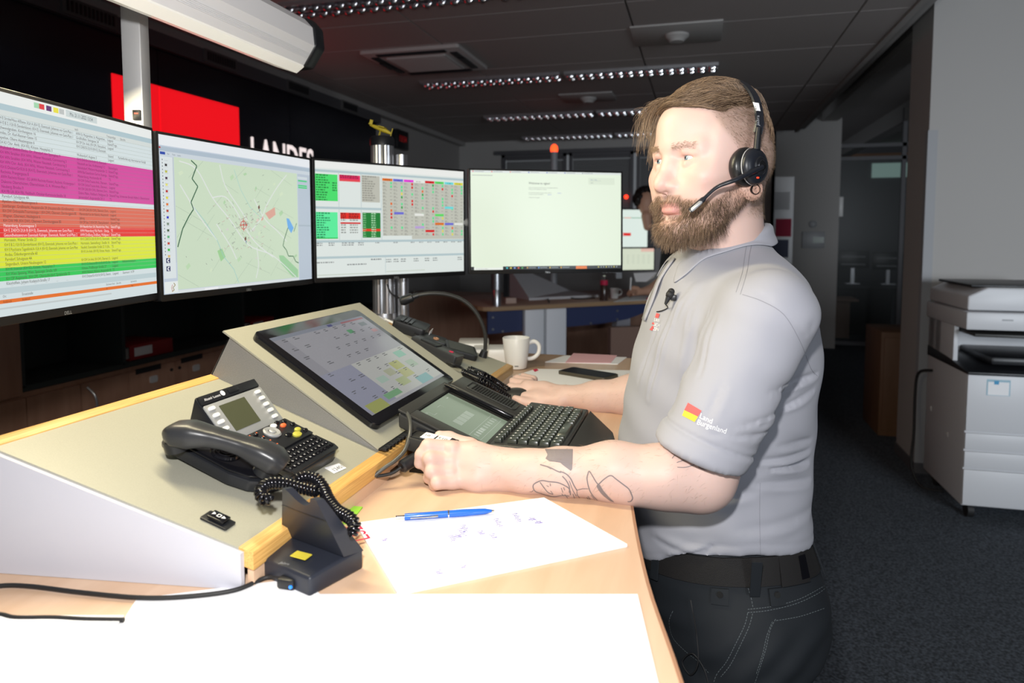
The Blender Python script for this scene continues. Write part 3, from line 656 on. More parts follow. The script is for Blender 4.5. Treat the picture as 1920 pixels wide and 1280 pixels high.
def content_grid(S, T):
    S(0,0,1,1,(226,234,230)); S(0,0,1,.06,(240,242,238),1)
    for u0, u1, v in ((0,.405,.085),(.405,1,.085),(0,.405,.40),(0,1,.69),(0,1,.83)): S(u0,v-.012,u1,v+.008,(182,202,206),1)
    for u in (.135,.272,.402): S(u,.07,u+.003,.69,(186,204,206),2)
    S(.424,.83,.427,.985,(186,204,206),2)
    r = random.Random(5)
    def txt(u, v, w_, c, h_=.011): # a run of tiny words
        x = u
        while x < u+w_:
            q = r.uniform(.006,.018); S(x, v-h_, min(x+q,u+w_), v, c, 4); x += q+.004
    S(0,.110,.130,.339,(72,226,110),2); S(0,.435,.127,.665,(92,242,160),2); S(0,.655,.127,.665,(40,200,90),3)
    for i in range(11): txt(.004, .125+i*.021, .05+r.random()*.03, (30,130,60)); txt(.004, .450+i*.0205, .04+r.random()*.04, (30,140,90))
    for i in (3,4,5,6): txt(.098, .125+i*.021, .028, (30,130,60))
    S(.141,.107,.269,.145,(232,36,96),2); S(.141,.145,.269,.163,(232,70,80),2)
    S(.278,.101,.394,.338,(192,192,180),2)
    for i in range(11): txt(.281, .115+i*.021, .03+r.random()*.06, (150,150,140))
    S(.143,.436,.268,.492,(232,40,28),2); S(.143,.521,.268,.535,(215,30,30),2)
    for v in (.452,.472,.488): txt(.146,v,.03,(130,10,10)); txt(.195,v,.06,(130,10,10))
    for v in (.12,.135): txt(.146,v,.11,(150,20,60))
    for v in (.507,.550,.572,.594,.616): txt(.146,v,.03,(150,155,150)); txt(.20,v,.05,(150,155,150))
    S(.28,.432,.396,.657,(24,128,52),2); S(.28,.577,.396,.599,(238,52,30),3)
    for i in range(11): txt(.284,.446+i*.0205,.018,(120,190,130)); txt(.336,.446+i*.0205,.03,(170,220,175))
    S(.411,.139,.998,.640,(196,198,186),2); S(.61,.60,.998,.673,(196,198,186),2)
    heads = [(.411,(226,112,32)),(.483,(110,110,216)),(.556,(236,60,222)),(.630,(236,238,232)),(.707,(218,22,28)),(.778,(92,222,100)),(.852,(110,222,226)),(.926,(226,220,70))]
    G, Rd, Dk, Yl, Or = (90,228,150), (222,40,40), (50,170,80), (226,222,90), (232,110,40)
    st = [{1:G,2:G,7:Or,9:Or,10:Rd,11:Rd,14:G},{2:G,3:G,4:Yl,5:Dk,7:G,8:Dk,14:G},{1:Rd,2:Rd,4:G,6:Rd,7:Rd},{2:G,3:Or,4:Dk,5:G,8:G,10:G,13:G,14:G},{1:Dk,2:G,3:G,8:G,9:Rd,11:G,12:G,16:Rd},{1:G,2:Rd,5:G,6:G,7:G,10:G,11:Yl,13:Yl,14:G,15:Yl,16:G},{2:G,3:G,4:Rd,8:G,14:Or,15:G,16:Yl},{1:G,2:G,3:G,15:G,16:G}]
    for k, (u, c) in enumerate(heads):
        S(u,.115,u+.068,.138,c,4); txt(u+.012,.132,.04,tuple(int(x*.65) for x in c),.008)
        T('-', u, .1, .01, (150,150,150))
        for i in range(1, 17):
            v = .145+(i-1)*.0315
            if v > .62 and k < 3: break
            txt(u+.003, v+.010, .018, (150,150,142), .007); txt(u+.003, v+.020, .026, (165,165,155), .006)
            if i in st[k]: S(u+.052,v,u+.064,v+.022,st[k][i],5)
            else: txt(u+.05, v+.010, .014, (160,160,150), .007)
    for (u,v,c) in ((.487,.42,(110,110,216)),(.63,.43,(236,238,232)),(.778,.43,(92,222,100)),(.852,.355,(110,222,226)),(.778,.515,(226,112,32)),(.852,.515,(110,110,216)),(.926,.515,(232,234,228)),(.632,.55,(190,165,220)),(.707,.585,(218,22,28))): S(u,v,u+.066,v+.022,c,6)
    for v in (.708,.725,): 
        for u in (.0,.07,.15,.19,.25): txt(u,v,.035,(140,145,145),.009)
    for u in (.36,.48,.60,.66,.72,.78,.84,.9,.95): txt(u,.708,.03,(150,155,155),.009)
    txt(.0,.875,.1,(150,155,155)); txt(.18,.90,.12,(140,145,145)); txt(.33,.86,.07,(120,125,125))
    for v in (.865,.885): 
        for u in (.43,.48,.53,.62,.70,.76,.95): txt(u,v,.035,(130,135,135),.009)
    S(0,.975,.35,.981,(196,206,190),3); S(.43,.968,.70,.974,(196,206,190),3)
def content_web(S, T):
    S(0,0,1,1,(232,244,222)); S(0,0,1,.022,(224,230,226),1)
    for i, c in enumerate(((226,90,80),(226,90,80),(225,120,80),(80,110,190),(80,110,190),(80,110,190),(150,160,160))): S(.012+i*.12,.006,.020+i*.12,.016,c,2); S(.025+i*.12,.008,.085+i*.12,.014,(170,176,174),2)
    S(.01,.046,.14,.052,(170,178,170),2)
    T('Welcome to nginx!', .374, .132, .034, (60,64,60), .15)
    T('If you see this page, the nginx web server is successfully installed and', .374, .170, .013, (110,118,110), .24); T('working. Further configuration is required.', .374, .186, .013, (110,118,110), .16)
    T('For online documentation and support please refer to', .374, .222, .013, (110,118,110), .18); T('nginx.org', .565, .222, .013, (90,100,210)); T('Commercial support is available at', .374, .238, .013, (110,118,110), .12); T('nginx.com', .50, .238, .013, (90,100,210))
    T('Thank you for using nginx.', .374, .270, .013, (110,118,110), .09)
    S(.775,.055,.955,.125,(222,234,212),2); T('Bilder    Videos', .79, .08, .014, (100,130,180)); S(.785,.085,.86,.088,(190,200,185),3); T('Suche', .79, .112, .014, (110,118,110))
    S(.204,.967,1,1,(18,26,32),2); S(0,.967,.018,1,(18,26,32),2); S(.018,.978,.204,1,(240,246,238),1); T('Zur Suche Text hier eingeben', .03, .993, .013, (150,158,150))
    for i, c in enumerate(((60,190,200),(220,200,80),(120,150,220),(220,90,60),(70,170,90))): S(.225+i*.025,.975,.236+i*.025,.991,c,3)
    for i in range(4): S(.36+i*.075,.975,.368+i*.075,.990,((210,160,80),(90,150,220),(220,190,90),(220,170,60))[i],3); S(.372+i*.075,.978,.42+i*.075,.988,(120,130,135),3)
    S(.689,.970,.764,1,(232,120,40),3)
    for i in range(8): S(.84+i*.018,.976,.848+i*.018,.988,(150,160,160) if i % 3 else (210,200,90),3)
monobs = []
for k, (c, a, tl) in enumerate(MON):
    M_ = monM(c, a, tl); t = thing('monitor', MLAB[k], 'monitor', M_ @ TR(0,-.172,0), 'row of wide monitors')
    b = B(M_); b.rbox(0, 0, .532, .344, -.022, 0, .004, bev=.0015); b.ob('casing', 'bezel', parent=t)
    b = B(M_); b.rbox(0, 0, .36, .22, -.045, -.022, .02, bev=.006)
    for i in range(14): b.box((-.12+i*.0185, .085, -.0455), (.006, .03, .002))
    b.ob('back_cover', 'black_plastic', parent=t)
    b = B(M_ @ TR(-AW/2, .166-AH, .0006))
    def S(u0, v0, u1, v1, c=None, z=0):
        if u0 is None: b.color(lin(c)); 
        if u0 is None:
            pts, wd, c, zz = v0, u1, v1, c
        zz = None
    def S2(*a):
        if a[0] is None:
            _, pts, wd, c, z = a; b.color(lin(c)); b.line([(p[0]*AW, (1-p[1])*AH) for p in pts], wd*AW, z*.00012)
        elif a[0] == 'poly':
            _, pts, wd, c, z = a; b.color(lin(c)); b.poly([(p[0]*AW, (1-p[1])*AH) for p in pts], z*.00012)
        else:
            u0, v0, u1, v1, c = a[:5]; z = a[5] if len(a) > 5 else 0
            b.color(lin(c)).rect(u0*AW, (1-v1)*AH, u1*AW, (1-v0)*AH, z*.00012)
    def T2(s_, u, v, sz, c, mw=None):
        b.color(lin(c)); sx = .78; wd = text_mesh(s_)[2]*sz*AH
        if mw: sx = min(.85, mw*AW/max(wd,1e-6))
        b.text(s_, sz*AH, u*AW, (1-v)*AH, .0012, sx=sx)
    (content_jobs, content_map, content_grid, content_web)[k](S2, T2)
    b.ob('screen', SCR, parent=t, smooth=None)
    b = B(M_); b.text('DELL', .008, 0, -.1705, .0006, align='CENTER'); b.ob('maker_mark', 'silver_plastic', parent=t, smooth=None)
    b = B(M_)
    for i in range(5): b.box((.20+i*.011, -.1722, -.006), (.006, .0012, .003))
    b.ob('buttons', 'silver_plastic', parent=t, smooth=None)
    b = B(M_); b.box((0, .0, -.056), (.10, .10, .022), bev=.004); b.cyl((0,0,-.06), (0,0,-.082), .022); b.ob('mount', 'grey_plastic', parent=t)
    monobs.append(t)
# rail behind the monitors, carrying them and the lamp post
t = thing('monitor_rail', 'dark metal rail behind the row of monitors', 'rail', (-1.0, 1.6, 1.5))
rp = [monM(*m) @ Vector((0, 0, -.095)) for m in MON]
b = B(); 
pts = [rp[0]+(rp[0]-rp[1])*.35]+rp+[rp[3]+(rp[3]-rp[2])*.2]
for p, q in zip(pts[:-1], pts[1:]): b.tube([p, q], .014, 10)
b.ob('tube', 'grey_plastic', parent=t, smooth=60)
# lamp post
t = thing('lamp_post', 'square white metal post rising behind the left monitors', 'post', (-1.17, 1.19, 1.48))
pa = atd(222, 100, 1.46); pb = atd(270, 100, 1.46); pc = (pa+pb)/2; PW = (pb-pa).length*.76
PM = Matrix.Translation((pc.x, pc.y, 0)) @ RZ(YAW+.05)
b = B(PM); b.box((0, .02, 1.91), (PW, PW, .98), bev=.004); b.ob('post_profile', 'alu_white', parent=t)
b = B(PM); b.box((-PW/2-.001, .02, 1.91), (.001, PW*.7, .96)); b.ob('slot_strip', 'navy_panel', parent=t, smooth=None)  # thin navy strip along the left side of the post
q = onp(250, 216, PM @ Vector((0, .02-PW/2, 1.8)), (rt.y*0+fw0.x, fw0.y, 0))
b = B(PM); zc = q.z; b.box((.008, .02-PW/2-.002, zc), (.016, .006, .021), bev=.001); sw = b.ob('switch_button', 'black_plastic', parent=t)
b = B(PM); b.box((.008, .02-PW/2-.0055, zc+.003), (.007, .001, .002)); b.ob('switch_light', 'led_red', parent=sw, smooth=None)
b = B(PM); b.box((.05, -.03, 2.10), (.16, .05, .03), bev=.003); b.ob('lamp_bracket', 'alu_white', parent=t)
# overhead luminaire (long profile along the console)
LX, LY1 = -1.0, 1.56
sec = [(-.045,.0),(.012,-.012),(.030,-.004),(.062,.050),(.058,.095),(.036,.118),(-.040,.118),(-.062,.098),(-.062,.020)]
LM = frame((LX, LY1, 1.968), (1,0,0), (0,0,1), (0,-1,0))   # local z runs toward the camera side (-Y)
t = thing('overhead_lamp', 'long aluminium overhead lamp with black end cap above the monitors', 'lamp', LM)
body = [sec[i] for i in (3,4,5,6,7,8)]
b = B(LM); b.prism([(.030,.004),(.062,.050),(.058,.095),(.036,.118),(-.040,.118),(-.062,.098),(-.062,.020),(-.045,.008)], 0, 1.45)
for i in range(5):
    v = .35+i*.06; b.box((.030+.032*v+.002, .004+.046*v, .725), (.0012, .0012, 1.44))
b.ob('lamp_body', mat('lamp_alu', (.93,.93,.95), .4), parent=t, smooth=None)
mat('lens_lit', (.9,.9,.85), .2, emit=(1,.93,.78), es=.30)
b = B(LM); b.prism([(-.045,.004),(.010,-.014),(.031,.000),(.030,.006),(-.04,.010)], 0, 1.45); b.ob('lens', 'lens_lit', parent=t, smooth=None)
b = B(LM); b.prism([(.034,.002),(.068,.050),(.064,.098),(.040,.124),(-.044,.124),(-.068,.102),(-.068,.016),(-.045,.000)], -.045, 0, bev=.008, seg=3); b.ob('end_cap', 'black_plastic', parent=t)
la = lamp('overhead_lamp_light', 'AREA', (LX+.03, .95, 1.945), 18, (1.0, .88, .58), 1.1, None, sy=.06); la.rotation_euler = aim((LX+.03,.95,1.945), (-.62,.95,1.25)); la.data.size = .06; la.data.size_y = 1.1
# ================================================================== things on the console and the desk
def linked(name, me, M, parent, label=None):     # a repeated part sharing mesh data
    o = bpy.data.objects.new(name, me); COL.objects.link(o); o.parent = parent
    o.matrix_local = WM[parent.name].inverted() @ M
    WM[o.name] = M.copy()
    if label: o['label'] = label
    return o
def mesh_of(b, mats, smooth=35):
    me = bpy.data.meshes.new('m'); b.bm.to_mesh(me); b.bm.free()
    for m in (mats if isinstance(mats, (list, tuple)) else [mats]): me.materials.append(MATS[m])
    me.shade_smooth(); me.set_sharp_from_angle(angle=math.radians(smooth)); return me
# ---- desk phone on the slope
PH = slantM(-.545, .735)
ph = thing('desk_phone', 'black and silver desk phone with display, its handset resting on the left', 'phone', PH @ TR(.08, .07, 0))
b = B(PH)
base = [(-.008,.035),(-.010,.13),(-.004,.145),(.05,.150),(.170,.150),(.178,.142),(.183,.0),(.176,-.018),(.16,-.024),(.05,-.022),(.02,-.014),(.0,.008)]
b.prism(base, .001, .017, zf=lambda x, y: .00+max(0, y)*.05, bev=.003, seg=2); b.ob('base', 'black_plastic', parent=ph)
# handset cradle dish with the round loudspeaker grille
b = B(PH); b.prism([(-.005,.04),(-.006,.128),(.045,.132),(.045,.0),(.025,-.008),(.004,.012)], .017, .021, zf=lambda x, y: max(0, y)*.05, bev=.0015); b.ob('cradle', 'black_gloss', parent=ph)
b = B(PH)
for r_ in (.020, .014, .008): b.lathe([(r_,.0215),(r_-.001,.0245),(r_-.0025,.0245),(r_-.0035,.0215)], 28, M=TR(.022,.066,.003))
b.ob('speaker_rings', 'black_gloss', parent=ph)
# raised display wedge
def dz(y): return .020+(y-.080)*.62
b = B(PH); x0, x1 = .046, .176
b.prism([(x0,.082),(x1,.082),(x1,.150),(x0,.150)], -.001, 0, zf=lambda x, y: dz(y), bev=0)
b.bm.free(); b = B(PH)
vs = [(x0,.082,.016),(x1,.082,.016),(x1,.148,.022),(x0,.148,.022),(x0,.080,dz(.080)),(x1,.080,dz(.080)),(x1,.150,dz(.150)),(x0,.150,dz(.150))]
b._bev([Vector(v) for v in vs], [(3,2,1,0),(4,5,6,7),(0,1,5,4),(1,2,6,5),(2,3,7,6),(3,0,4,7)], .003, 2); b.ob('display_housing', 'black_plastic', parent=ph)
DM = PH @ frame((x0, .080, dz(.080)+.0004), (1,0,0), (0,1,.62))
W_ = x1-x0; H_ = .082
b = B(DM); b.rbox(W_/2, .033, W_-.002, .064, 0, .0022, .003, bev=.001); b.ob('bezel', 'silver_plastic', parent=ph)
b = B(DM); b.rbox(.055, .036, .056, .044, .0022, .0028, .001); b.ob('display', mat('lcd_olive', (.075,.080,.045), .25), parent=ph, smooth=None)
def local_mesh(fn, mats, smooth=35): b = B(); fn(b); return mesh_of(b, mats, smooth)
me = local_mesh(lambda b: b.rbox(0, 0, .0125, .0055, 0, .0022, .0027, bev=.0006), 'white_plastic')
for xx in (.012, .112):
    for i in range(5): linked('soft_key', me, DM @ TR(xx+(.003 if xx > .05 else 0), .012+i*.0115, .0022), ph)
b = B(DM); b.rbox(W_/2, .0735, W_-.004, .014, 0, .0024, .002, bev=.0008); b.rbox(.072, .0745, .022, .008, .0024, .004, .002, bev=.0006); b.ob('top_strip', 'black_plastic', parent=ph)
b = B(DM); b.text('Alcatel', .0055, .010, .0715, .0026); b.text('·Lucent', .0055, .0265, .0715, .0026); b.lathe([(.0042,.0026),(.0042,.0029),(0,.0029)], 20, M=TR(.049,.0745,0)); b.ob('maker_name', 'white_ink', parent=ph, smooth=None)
# key field
KM = PH @ frame((0,0,.0185), (1,0,0), (0,1,.05))
b = B(KM); b.prism([(.048,.026),(.178,.028),(.176,.080),(.048,.080)], -.001, .003, bev=.001); b.ob('key_field', 'black_plastic', parent=ph)
b = B(KM); b.lathe([(.0125,.003),(.0135,.0055),(.0115,.0075),(.0065,.0065),(.0060,.004)], 32, M=TR(.118,.062,0)); b.ob('navigation_ring', 'silver_plastic', parent=ph)
b = B(KM); b.lathe([(.005,.004),(.005,.0075),(.003,.0085),(0,.0085)], 20, M=TR(.118,.062,0)); b.ob('centre_button', 'silver_plastic', parent=ph)
key = local_mesh(lambda b: b.rbox(0,0,.0085,.0055,0,.0025,.0024,bev=.0007), 'black_gloss')
for i in range(4):
    for j in range(3): linked('dial_key', key, KM @ TR(.062+j*.0155, .072-i*.0120, .003), ph)
b = B(KM)
for i in range(4):
    for j in range(3): b.rect(.064+j*.0155, .0725-i*.012, .0665+j*.0155, .0745-i*.012, .0057)
b.ob('orange_marks', mat('orange_ink', (.75,.14,.04), .5), parent=ph, smooth=None)
b = B(KM); dg_ = '123456789*0#'
for i in range(12): b.text(dg_[i], .0032, .0595+(i%3)*.0155, .071-(i//3)*.012, .0057)
b.ob('digits', 'white_ink', parent=ph, smooth=None)
for (x, y, m, r_) in ((.137,.073,'white_plastic',.0055),(.152,.066,'orange_ink',.005),(.148,.038,'key_yellow',.0075),(.161,.046,'key_yellow',.0055),(.139,.076,'black_gloss',.0),(.150,.0765,'black_gloss',.0042),(.163,.072,'black_gloss',.0042),(.136,.045,'black_gloss',.006),(.168,.060,'black_gloss',.0042),(.170,.038,'black_gloss',.0042)):
    if m == 'key_yellow' and m not in MATS: mat('key_yellow', (.45,.42,.06), .4)
    if r_: b = B(KM); b.lathe([(r_,.003),(r_,.0052),(r_*.7,.0064),(0,.0064)], 20, M=TR(x,y,0) @ Matrix.Diagonal((1.15,.8,1,1))); b.ob('function_key', m, parent=ph, smooth=50)
# pull-out letter keyboard
b = B(PH @ frame((0,0,.017), (1,0,0), (0,1,.02))); b.prism([(.040,-.020),(.176,-.020),(.181,-.010),(.180,.024),(.046,.024)], -.001, .0022, bev=.0008); b.ob('letter_tray', 'black_plastic', parent=ph)
kq = local_mesh(lambda b: b.rbox(0,0,.0070,.0050,0,.0016,.0012), 'black_gloss'); LQ = PH @ frame((0,0,.0192), (1,0,0), (0,1,.02))
for i in range(4):
    for j in range(12): linked('letter_key', kq, LQ @ TR(.060+j*.0098+i*.001, .018-i*.0092, 0), ph)
b = B(LQ)
for i, rw in enumerate(('1234567890ß´','QWERTZUIOPÜ+','ASDFGHJKLÖÄ#','YXCVBNM,.-  ')):
    for j, ch in enumerate(rw):
        if ch.strip(): b.text(ch, .0040, .0585+j*.0098+i*.001, .0165-i*.0092, .0018)
b.ob('letters', 'white_ink', parent=ph, smooth=None)
# handset: a rounded bar swelling at both ends
b = B(PH)
hc = [(-.016,.128,.036),(-.015,.118,.042),(-.011,.100,.0475),(-.004,.080,.051),(.003,.060,.052),(.011,.038,.051),(.019,.015,.048),(.026,-.004,.043),(.030,-.016,.037)]
hw = [.012,.0195,.0205,.0165,.0150,.0155,.0200,.0210,.0150]; ht = [.009,.0150,.0165,.0120,.0105,.0110,.0150,.0155,.010]
cp = spline(hc, 4); n_ = len(cp); seg = 20; vs = []; fs = []
for i, p in enumerate(cp):
    t_ = i/(n_-1)*(len(hw)-1); a_ = min(int(t_), len(hw)-2); f_ = t_-a_; w_ = hw[a_]*(1-f_)+hw[a_+1]*f_; h_ = ht[a_]*(1-f_)+ht[a_+1]*f_
    d_ = (cp[min(i+1,n_-1)]-cp[max(i-1,0)]).normalized(); sd = Vector((d_.y,-d_.x,0)).normalized(); nn = sd.cross(d_).normalized(); nn = nn if nn.z > 0 else -nn
    for j in range(seg):
        A = 2*math.pi*j/seg; ca, sa = math.cos(A), math.sin(A); e = .62
        vs.append(p+sd*w_*math.copysign(abs(ca)**e, ca)+nn*h_*math.copysign(abs(sa)**e, sa))
for i in range(n_-1):
    for j in range(seg): fs.append((i*seg+j, i*seg+(j+1)%seg, (i+1)*seg+(j+1)%seg, (i+1)*seg+j))
fs += [tuple(range(seg-1,-1,-1)), tuple((n_-1)*seg+j for j in range(seg))]
b.raw(vs, fs)
hs = b.ob('handset', 'handset_grey' if 'handset_grey' in MATS else mat('handset_grey', (.030,.031,.034), .33), parent=ph, smooth=60, recalc=True)
for (p, q) in (((-.015,.118,.034),(-.013,.112,.020)), ((.025,.002,.036),(.023,.006,.021))):
    b = B(PH); b.cyl(p, q, .016, .0145, 24); b.ob('ear_cup', 'black_plastic', parent=hs)
b = B(PH); b.cyl((.030,-.014,.036), (.040,-.022,.030), .0035, .0028, 12); b.ob('cord_sleeve', 'black_plastic', parent=hs)
# number sticker
t = B(slantM(-.545, .735)); t.prism([(.134,-.043),(.163,-.047),(.166,-.032),(.137,-.025)], .0002, .0007)
sk = t.ob('number_sticker', 'white_ink', label='small white sticker reading 12401 in front of the desk phone', cat='sticker', smooth=None)
t = B(PH @ frame((.1385,-.0405,.0009), (.98,-.14,0), (.14,.98,0))); t.text('12401', .0105, 0, 0); t.ob('number', 'black_ink', parent=sk, smooth=None)

# ---- coiled handset cord
def coil(path, R, r, turns, n=12, seg=6, b=None, squash=1.):
    P = spline(path, 10); L = [0]
    for a, c in zip(P[:-1], P[1:]): L.append(L[-1]+(c-a).length)
    out = []; N = int(turns*n); u = None
    for i in range(N+1):
        s_ = L[-1]*i/N; k = 0
        while k < len(L)-2 and L[k+1] < s_: k += 1
        f_ = (s_-L[k])/max(L[k+1]-L[k], 1e-9); p = P[k].lerp(P[k+1], f_); d_ = (P[k+1]-P[k]).normalized()
        if u is None: u = d_.orthogonal().normalized()
        u = (u-d_*u.dot(d_)).normalized(); v = d_.cross(u); A = 2*math.pi*i/n
        e = min(1, i/n, (N-i)/n); out.append(p+(u*math.cos(A)+v*math.sin(A))*R*e)
    b.tube(out, r, seg); return b
def phl(x, y, z): return PH @ Vector((x, y, z))
cord = [phl(.040,-.022,.030), phl(.052,-.024,.022), phl(.066,-.030,.020), phl(.086,-.040,.020), phl(.092,-.058,.018)]
b = B(); b.tube([phl(.038,-.021,.031), phl(.052,-.026,.022), phl(.060,-.032,.018)], .0016, 8)
coil([atd(552,902,.815), atd(572,893,.82), atd(592,898,.82), atd(606,915,.812), atd(615,935,.800), atd(632,957,.785), atd(655,970,.775), atd(665,985,.768), atd(657,1004,.76)], .0060, .0021, 30, 12, 6, b)
hcd = b.ob('coiled_cord', 'black_gloss', smooth=60, label='black coiled phone cord running from the handset behind the headset dock', cat='cord', group='coiled cords') 
b = B(); coil([atd(600,922,.802), atd(570,915,.805), atd(535,906,.805), atd(505,906,.80), atd(489,918,.79), atd(494,935,.782), atd(512,932,.785)], .0060, .0021, 22, 12, 6, b)
b.ob('coiled_cord', 'black_gloss', smooth=60, label='loose curled loop of black phone cord on the console left of the headset dock', cat='cord', group='coiled cords')

# ---- headset dock
t = thing('headset_dock', 'dark L shaped headset charging dock with a yellow sticker on its base', 'charging dock', (-.44, .68, DZ))
A0, A1, A2, A3 = Vector((-.404,.640,0)), Vector((-.378,.716,0)), Vector((-.488,.752,0)), Vector((-.512,.676,0))
def lp(a, c, f): return a.lerp(c, f)
def Z(v, z): return Vector((v.x, v.y, z))
b = B(); top = 1.177
V = [Z(A0,DZ),Z(A1,DZ),Z(A2,DZ),Z(A3,DZ),Z(A0,top-.004),Z(A1,top),Z(A2,top),Z(A3,top-.004)]
b._bev(V, [(3,2,1,0),(4,5,6,7),(0,1,5,4),(1,2,6,5),(2,3,7,6),(3,0,4,7)], .004, 3); b.ob('base', 'navy_plastic', parent=t)
# one L profile: flat base, upright leaning back over it, narrower at the saddle shaped head
du = (A1-A0).normalized(); wv_ = A3_ = (A3-A0)
Nn = UPV.cross(du)
R2 = onp(645, 1044, Z(A0,1.17), Nn); R3 = Vector((-.4035,.656,1.254)); R4 = R3+du*.011+Vector((0,0,-.002)); R5 = Z(A1,1.172)
L2 = R2+wv_*.98; L3 = Vector((-.4535,.667,1.259)); L4 = L3+du*.011+Vector((0,0,-.002)); L5 = R5+wv_
K_ = 12; dn = (R2-R3).normalized()
def dip(f): return dn*(.017*math.sin(math.pi*min(1,max(0,(f-.12)/.70)))**.8 if .12 < f < .82 else 0)
Tf = [L3.lerp(R3, k/K_)+dip(k/K_) for k in range(K_+1)]; Tb = [L4.lerp(R4, k/K_)+dip(k/K_) for k in range(K_+1)]
Bf_ = [L2.lerp(R2, k/K_) for k in range(K_+1)]; Bb_ = [L5.lerp(R5, k/K_) for k in range(K_+1)]
allv = Tf+Tb+Bf_+Bb_; n1 = K_+1; fs = []
for k in range(K_):
    fs += [(k, k+1, 2*n1+k+1, 2*n1+k), (n1+k+1, n1+k, 3*n1+k, 3*n1+k+1), (n1+k, n1+k+1, k+1, k), (2*n1+k, 2*n1+k+1, 3*n1+k+1, 3*n1+k)]
fs += [(0, 2*n1, 3*n1, n1), (K_, n1+K_, 3*n1+K_, 2*n1+K_)]
b = B(); b.raw(allv, fs); b.ob('upright', 'navy_plastic', parent=t, smooth=30, recalc=True)
b = B(); q = [L3.lerp(L2,.36), R3.lerp(R2,.36), R3.lerp(R2,.372), L3.lerp(L2,.372)]; q = [p+Vector((-.0003,-.0010,.0004)) for p in q]; b.raw(q, [(0,1,2,3)]); b.ob('seam', 'black_plastic', parent=t, smooth=None)
b = B(); Yc = Vector((-.437,.676,top+.0005)); b.prism([(-.011,-.005),(.011,-.009),(.012,.004),(-.010,.008)], -.0002, .0008, M=Matrix.Translation(Yc)); b.ob('yellow_sticker', mat('yellow_label', (.75,.62,.06), .5), parent=t, smooth=None)
b = B(); b.text('Jabra', .0065, 0, 0, 0, M=frame((-.452,.655,top-.0008), (1,-.1,0), (.1,1,0))); b.ob('maker_mark', 'grey_plastic', parent=t, smooth=None)
b = B(); b.box((-.438,.652,1.158), (.022,.016,.012), bev=.003); b.ob('plug', 'black_plastic', parent=t)
b = B(); b.cyl((-.430,.6445,1.157), (-.4305,.6425,1.157), .002, n=12); b.ob('blue_light', mat('blue_led', (.02,.2,.8), .3, emit=(.02,.2,1), es=1.), parent=t)
# cable of the dock
z_ = DZ+.004
pts = [(-.445,.655,1.160)]+[tuple(onz(x, y, z_)) for x, y in ((500,1082),(440,1106),(350,1118),(260,1120),(150,1110),(60,1099),(0,1098),(-60,1112),(-90,1135),(-50,1150),(0,1152),(30,1158),(100,1158),(160,1161),(232,1162))]
b = B(); b.tube(spline(pts, 6), .0026, 8); b.ob('charging_cable', 'rubber', smooth=60, label='black charging cable lying on the desk left of the headset dock', cat='cable')

# ---- papers
def sheet(name, pts, z, label, m='paper', th=.0008, **k):
    b = B(); b.prism([(p[0], p[1]) for p in pts], z, z+th); return b.ob(name, m, smooth=None, label=label, cat=k.get('cat', 'paper'), group=k.get('group'))
def pz(*q, z=DZ): return [tuple(onz(x, y, z))[:2] for x, y in q]
note = sheet('notepad', pz((666,985),(1020,937),(1176,1025),(745,1117)), DZ, 'white notepad sheet with faint blue handwriting beside the blue pen', th=.004, cat='notepad')
sheet('white_sheet', [(-.585,.588),(-.567,.553),(-.62,.36),(-.36,.30),(-.33,.60),(-.434,.676)], DZ+.0002, 'blank white sheet reaching under the corner of the headset dock', th=.0012, group='blank white sheets at the front of the desk')
sheet('white_sheet', [(-.402,.6445),(-.057,.738),(-.02,.56),(.0,.30),(-.40,.26)], DZ+.0016, 'large blank white sheet filling the lower right front of the desk', th=.0012, group='blank white sheets at the front of the desk')
sheet('white_sheet', [(-.90,.452),(-.72,.512),(-.568,.5535),(-.42,.21),(-.89,.205)], DZ+.003, 'blank white sheet at the lower left corner of the desk', th=.0012, group='blank white sheets at the front of the desk')
NZ = DZ+.0042
o_ = onz(700,1000,NZ); xa = (onz(1020,937,NZ)-onz(666,985,NZ)).normalized(); ya = (onz(666,985,NZ)-onz(745,1117,NZ)).normalized(); ya = UPV.cross(xa)
c0 = onz(670,988,NZ)
b = B(); b.text('LSZ', .034, 0, 0, .0003, M=frame(onz(696,1010,NZ), tuple(onz(676,985,NZ)-onz(696,1010,NZ)), tuple(UPV.cross((onz(674,985,NZ)-onz(694,1010,NZ)).normalized())))); b.ob('heading', 'red_ink', parent=note, smooth=None)
# faint ruling and margins
b = B(); NM = frame(c0, xa, -ya)
Lx = (onz(1020,937,NZ)-onz(666,985,NZ)).length; Ly = (onz(745,1117,NZ)-onz(666,985,NZ)).length
P0, P1, P2, P3 = [onz(*q, NZ) for q in ((666,985),(1020,937),(1176,1025),(745,1117))]
def npt(u, v): a = P0.lerp(P1, u); c = P3.lerp(P2, u); return a.lerp(c, v)
for i in range(40):
    v = .04+i*.0235; a, c = npt(.10, v), npt(.88, v); b.tube([a, c], .00016, 3, caps=False)
b.ob('ruling', mat('rule_ink', (.72,.74,.85), .7), parent=note, smooth=None)
b = B(); r_ = random.Random(4)
for u in (.90,.915,.93):
    for i in range(18): v = .04+i*.052; b.tube([npt(u, v), npt(u, v+.03)], .0002, 3, caps=False)
for v0 in (.05,.3): b.tube([npt(.05, .02), npt(.05,.96)], .0002, 3)
b.tube([npt(.10,.02), npt(.10,.98)], .0002, 3); b.tube([npt(.10,.01), npt(.10,.30)], .0003, 3)
b.ob('margins', 'grey_ink', parent=note, smooth=None)
b = B()
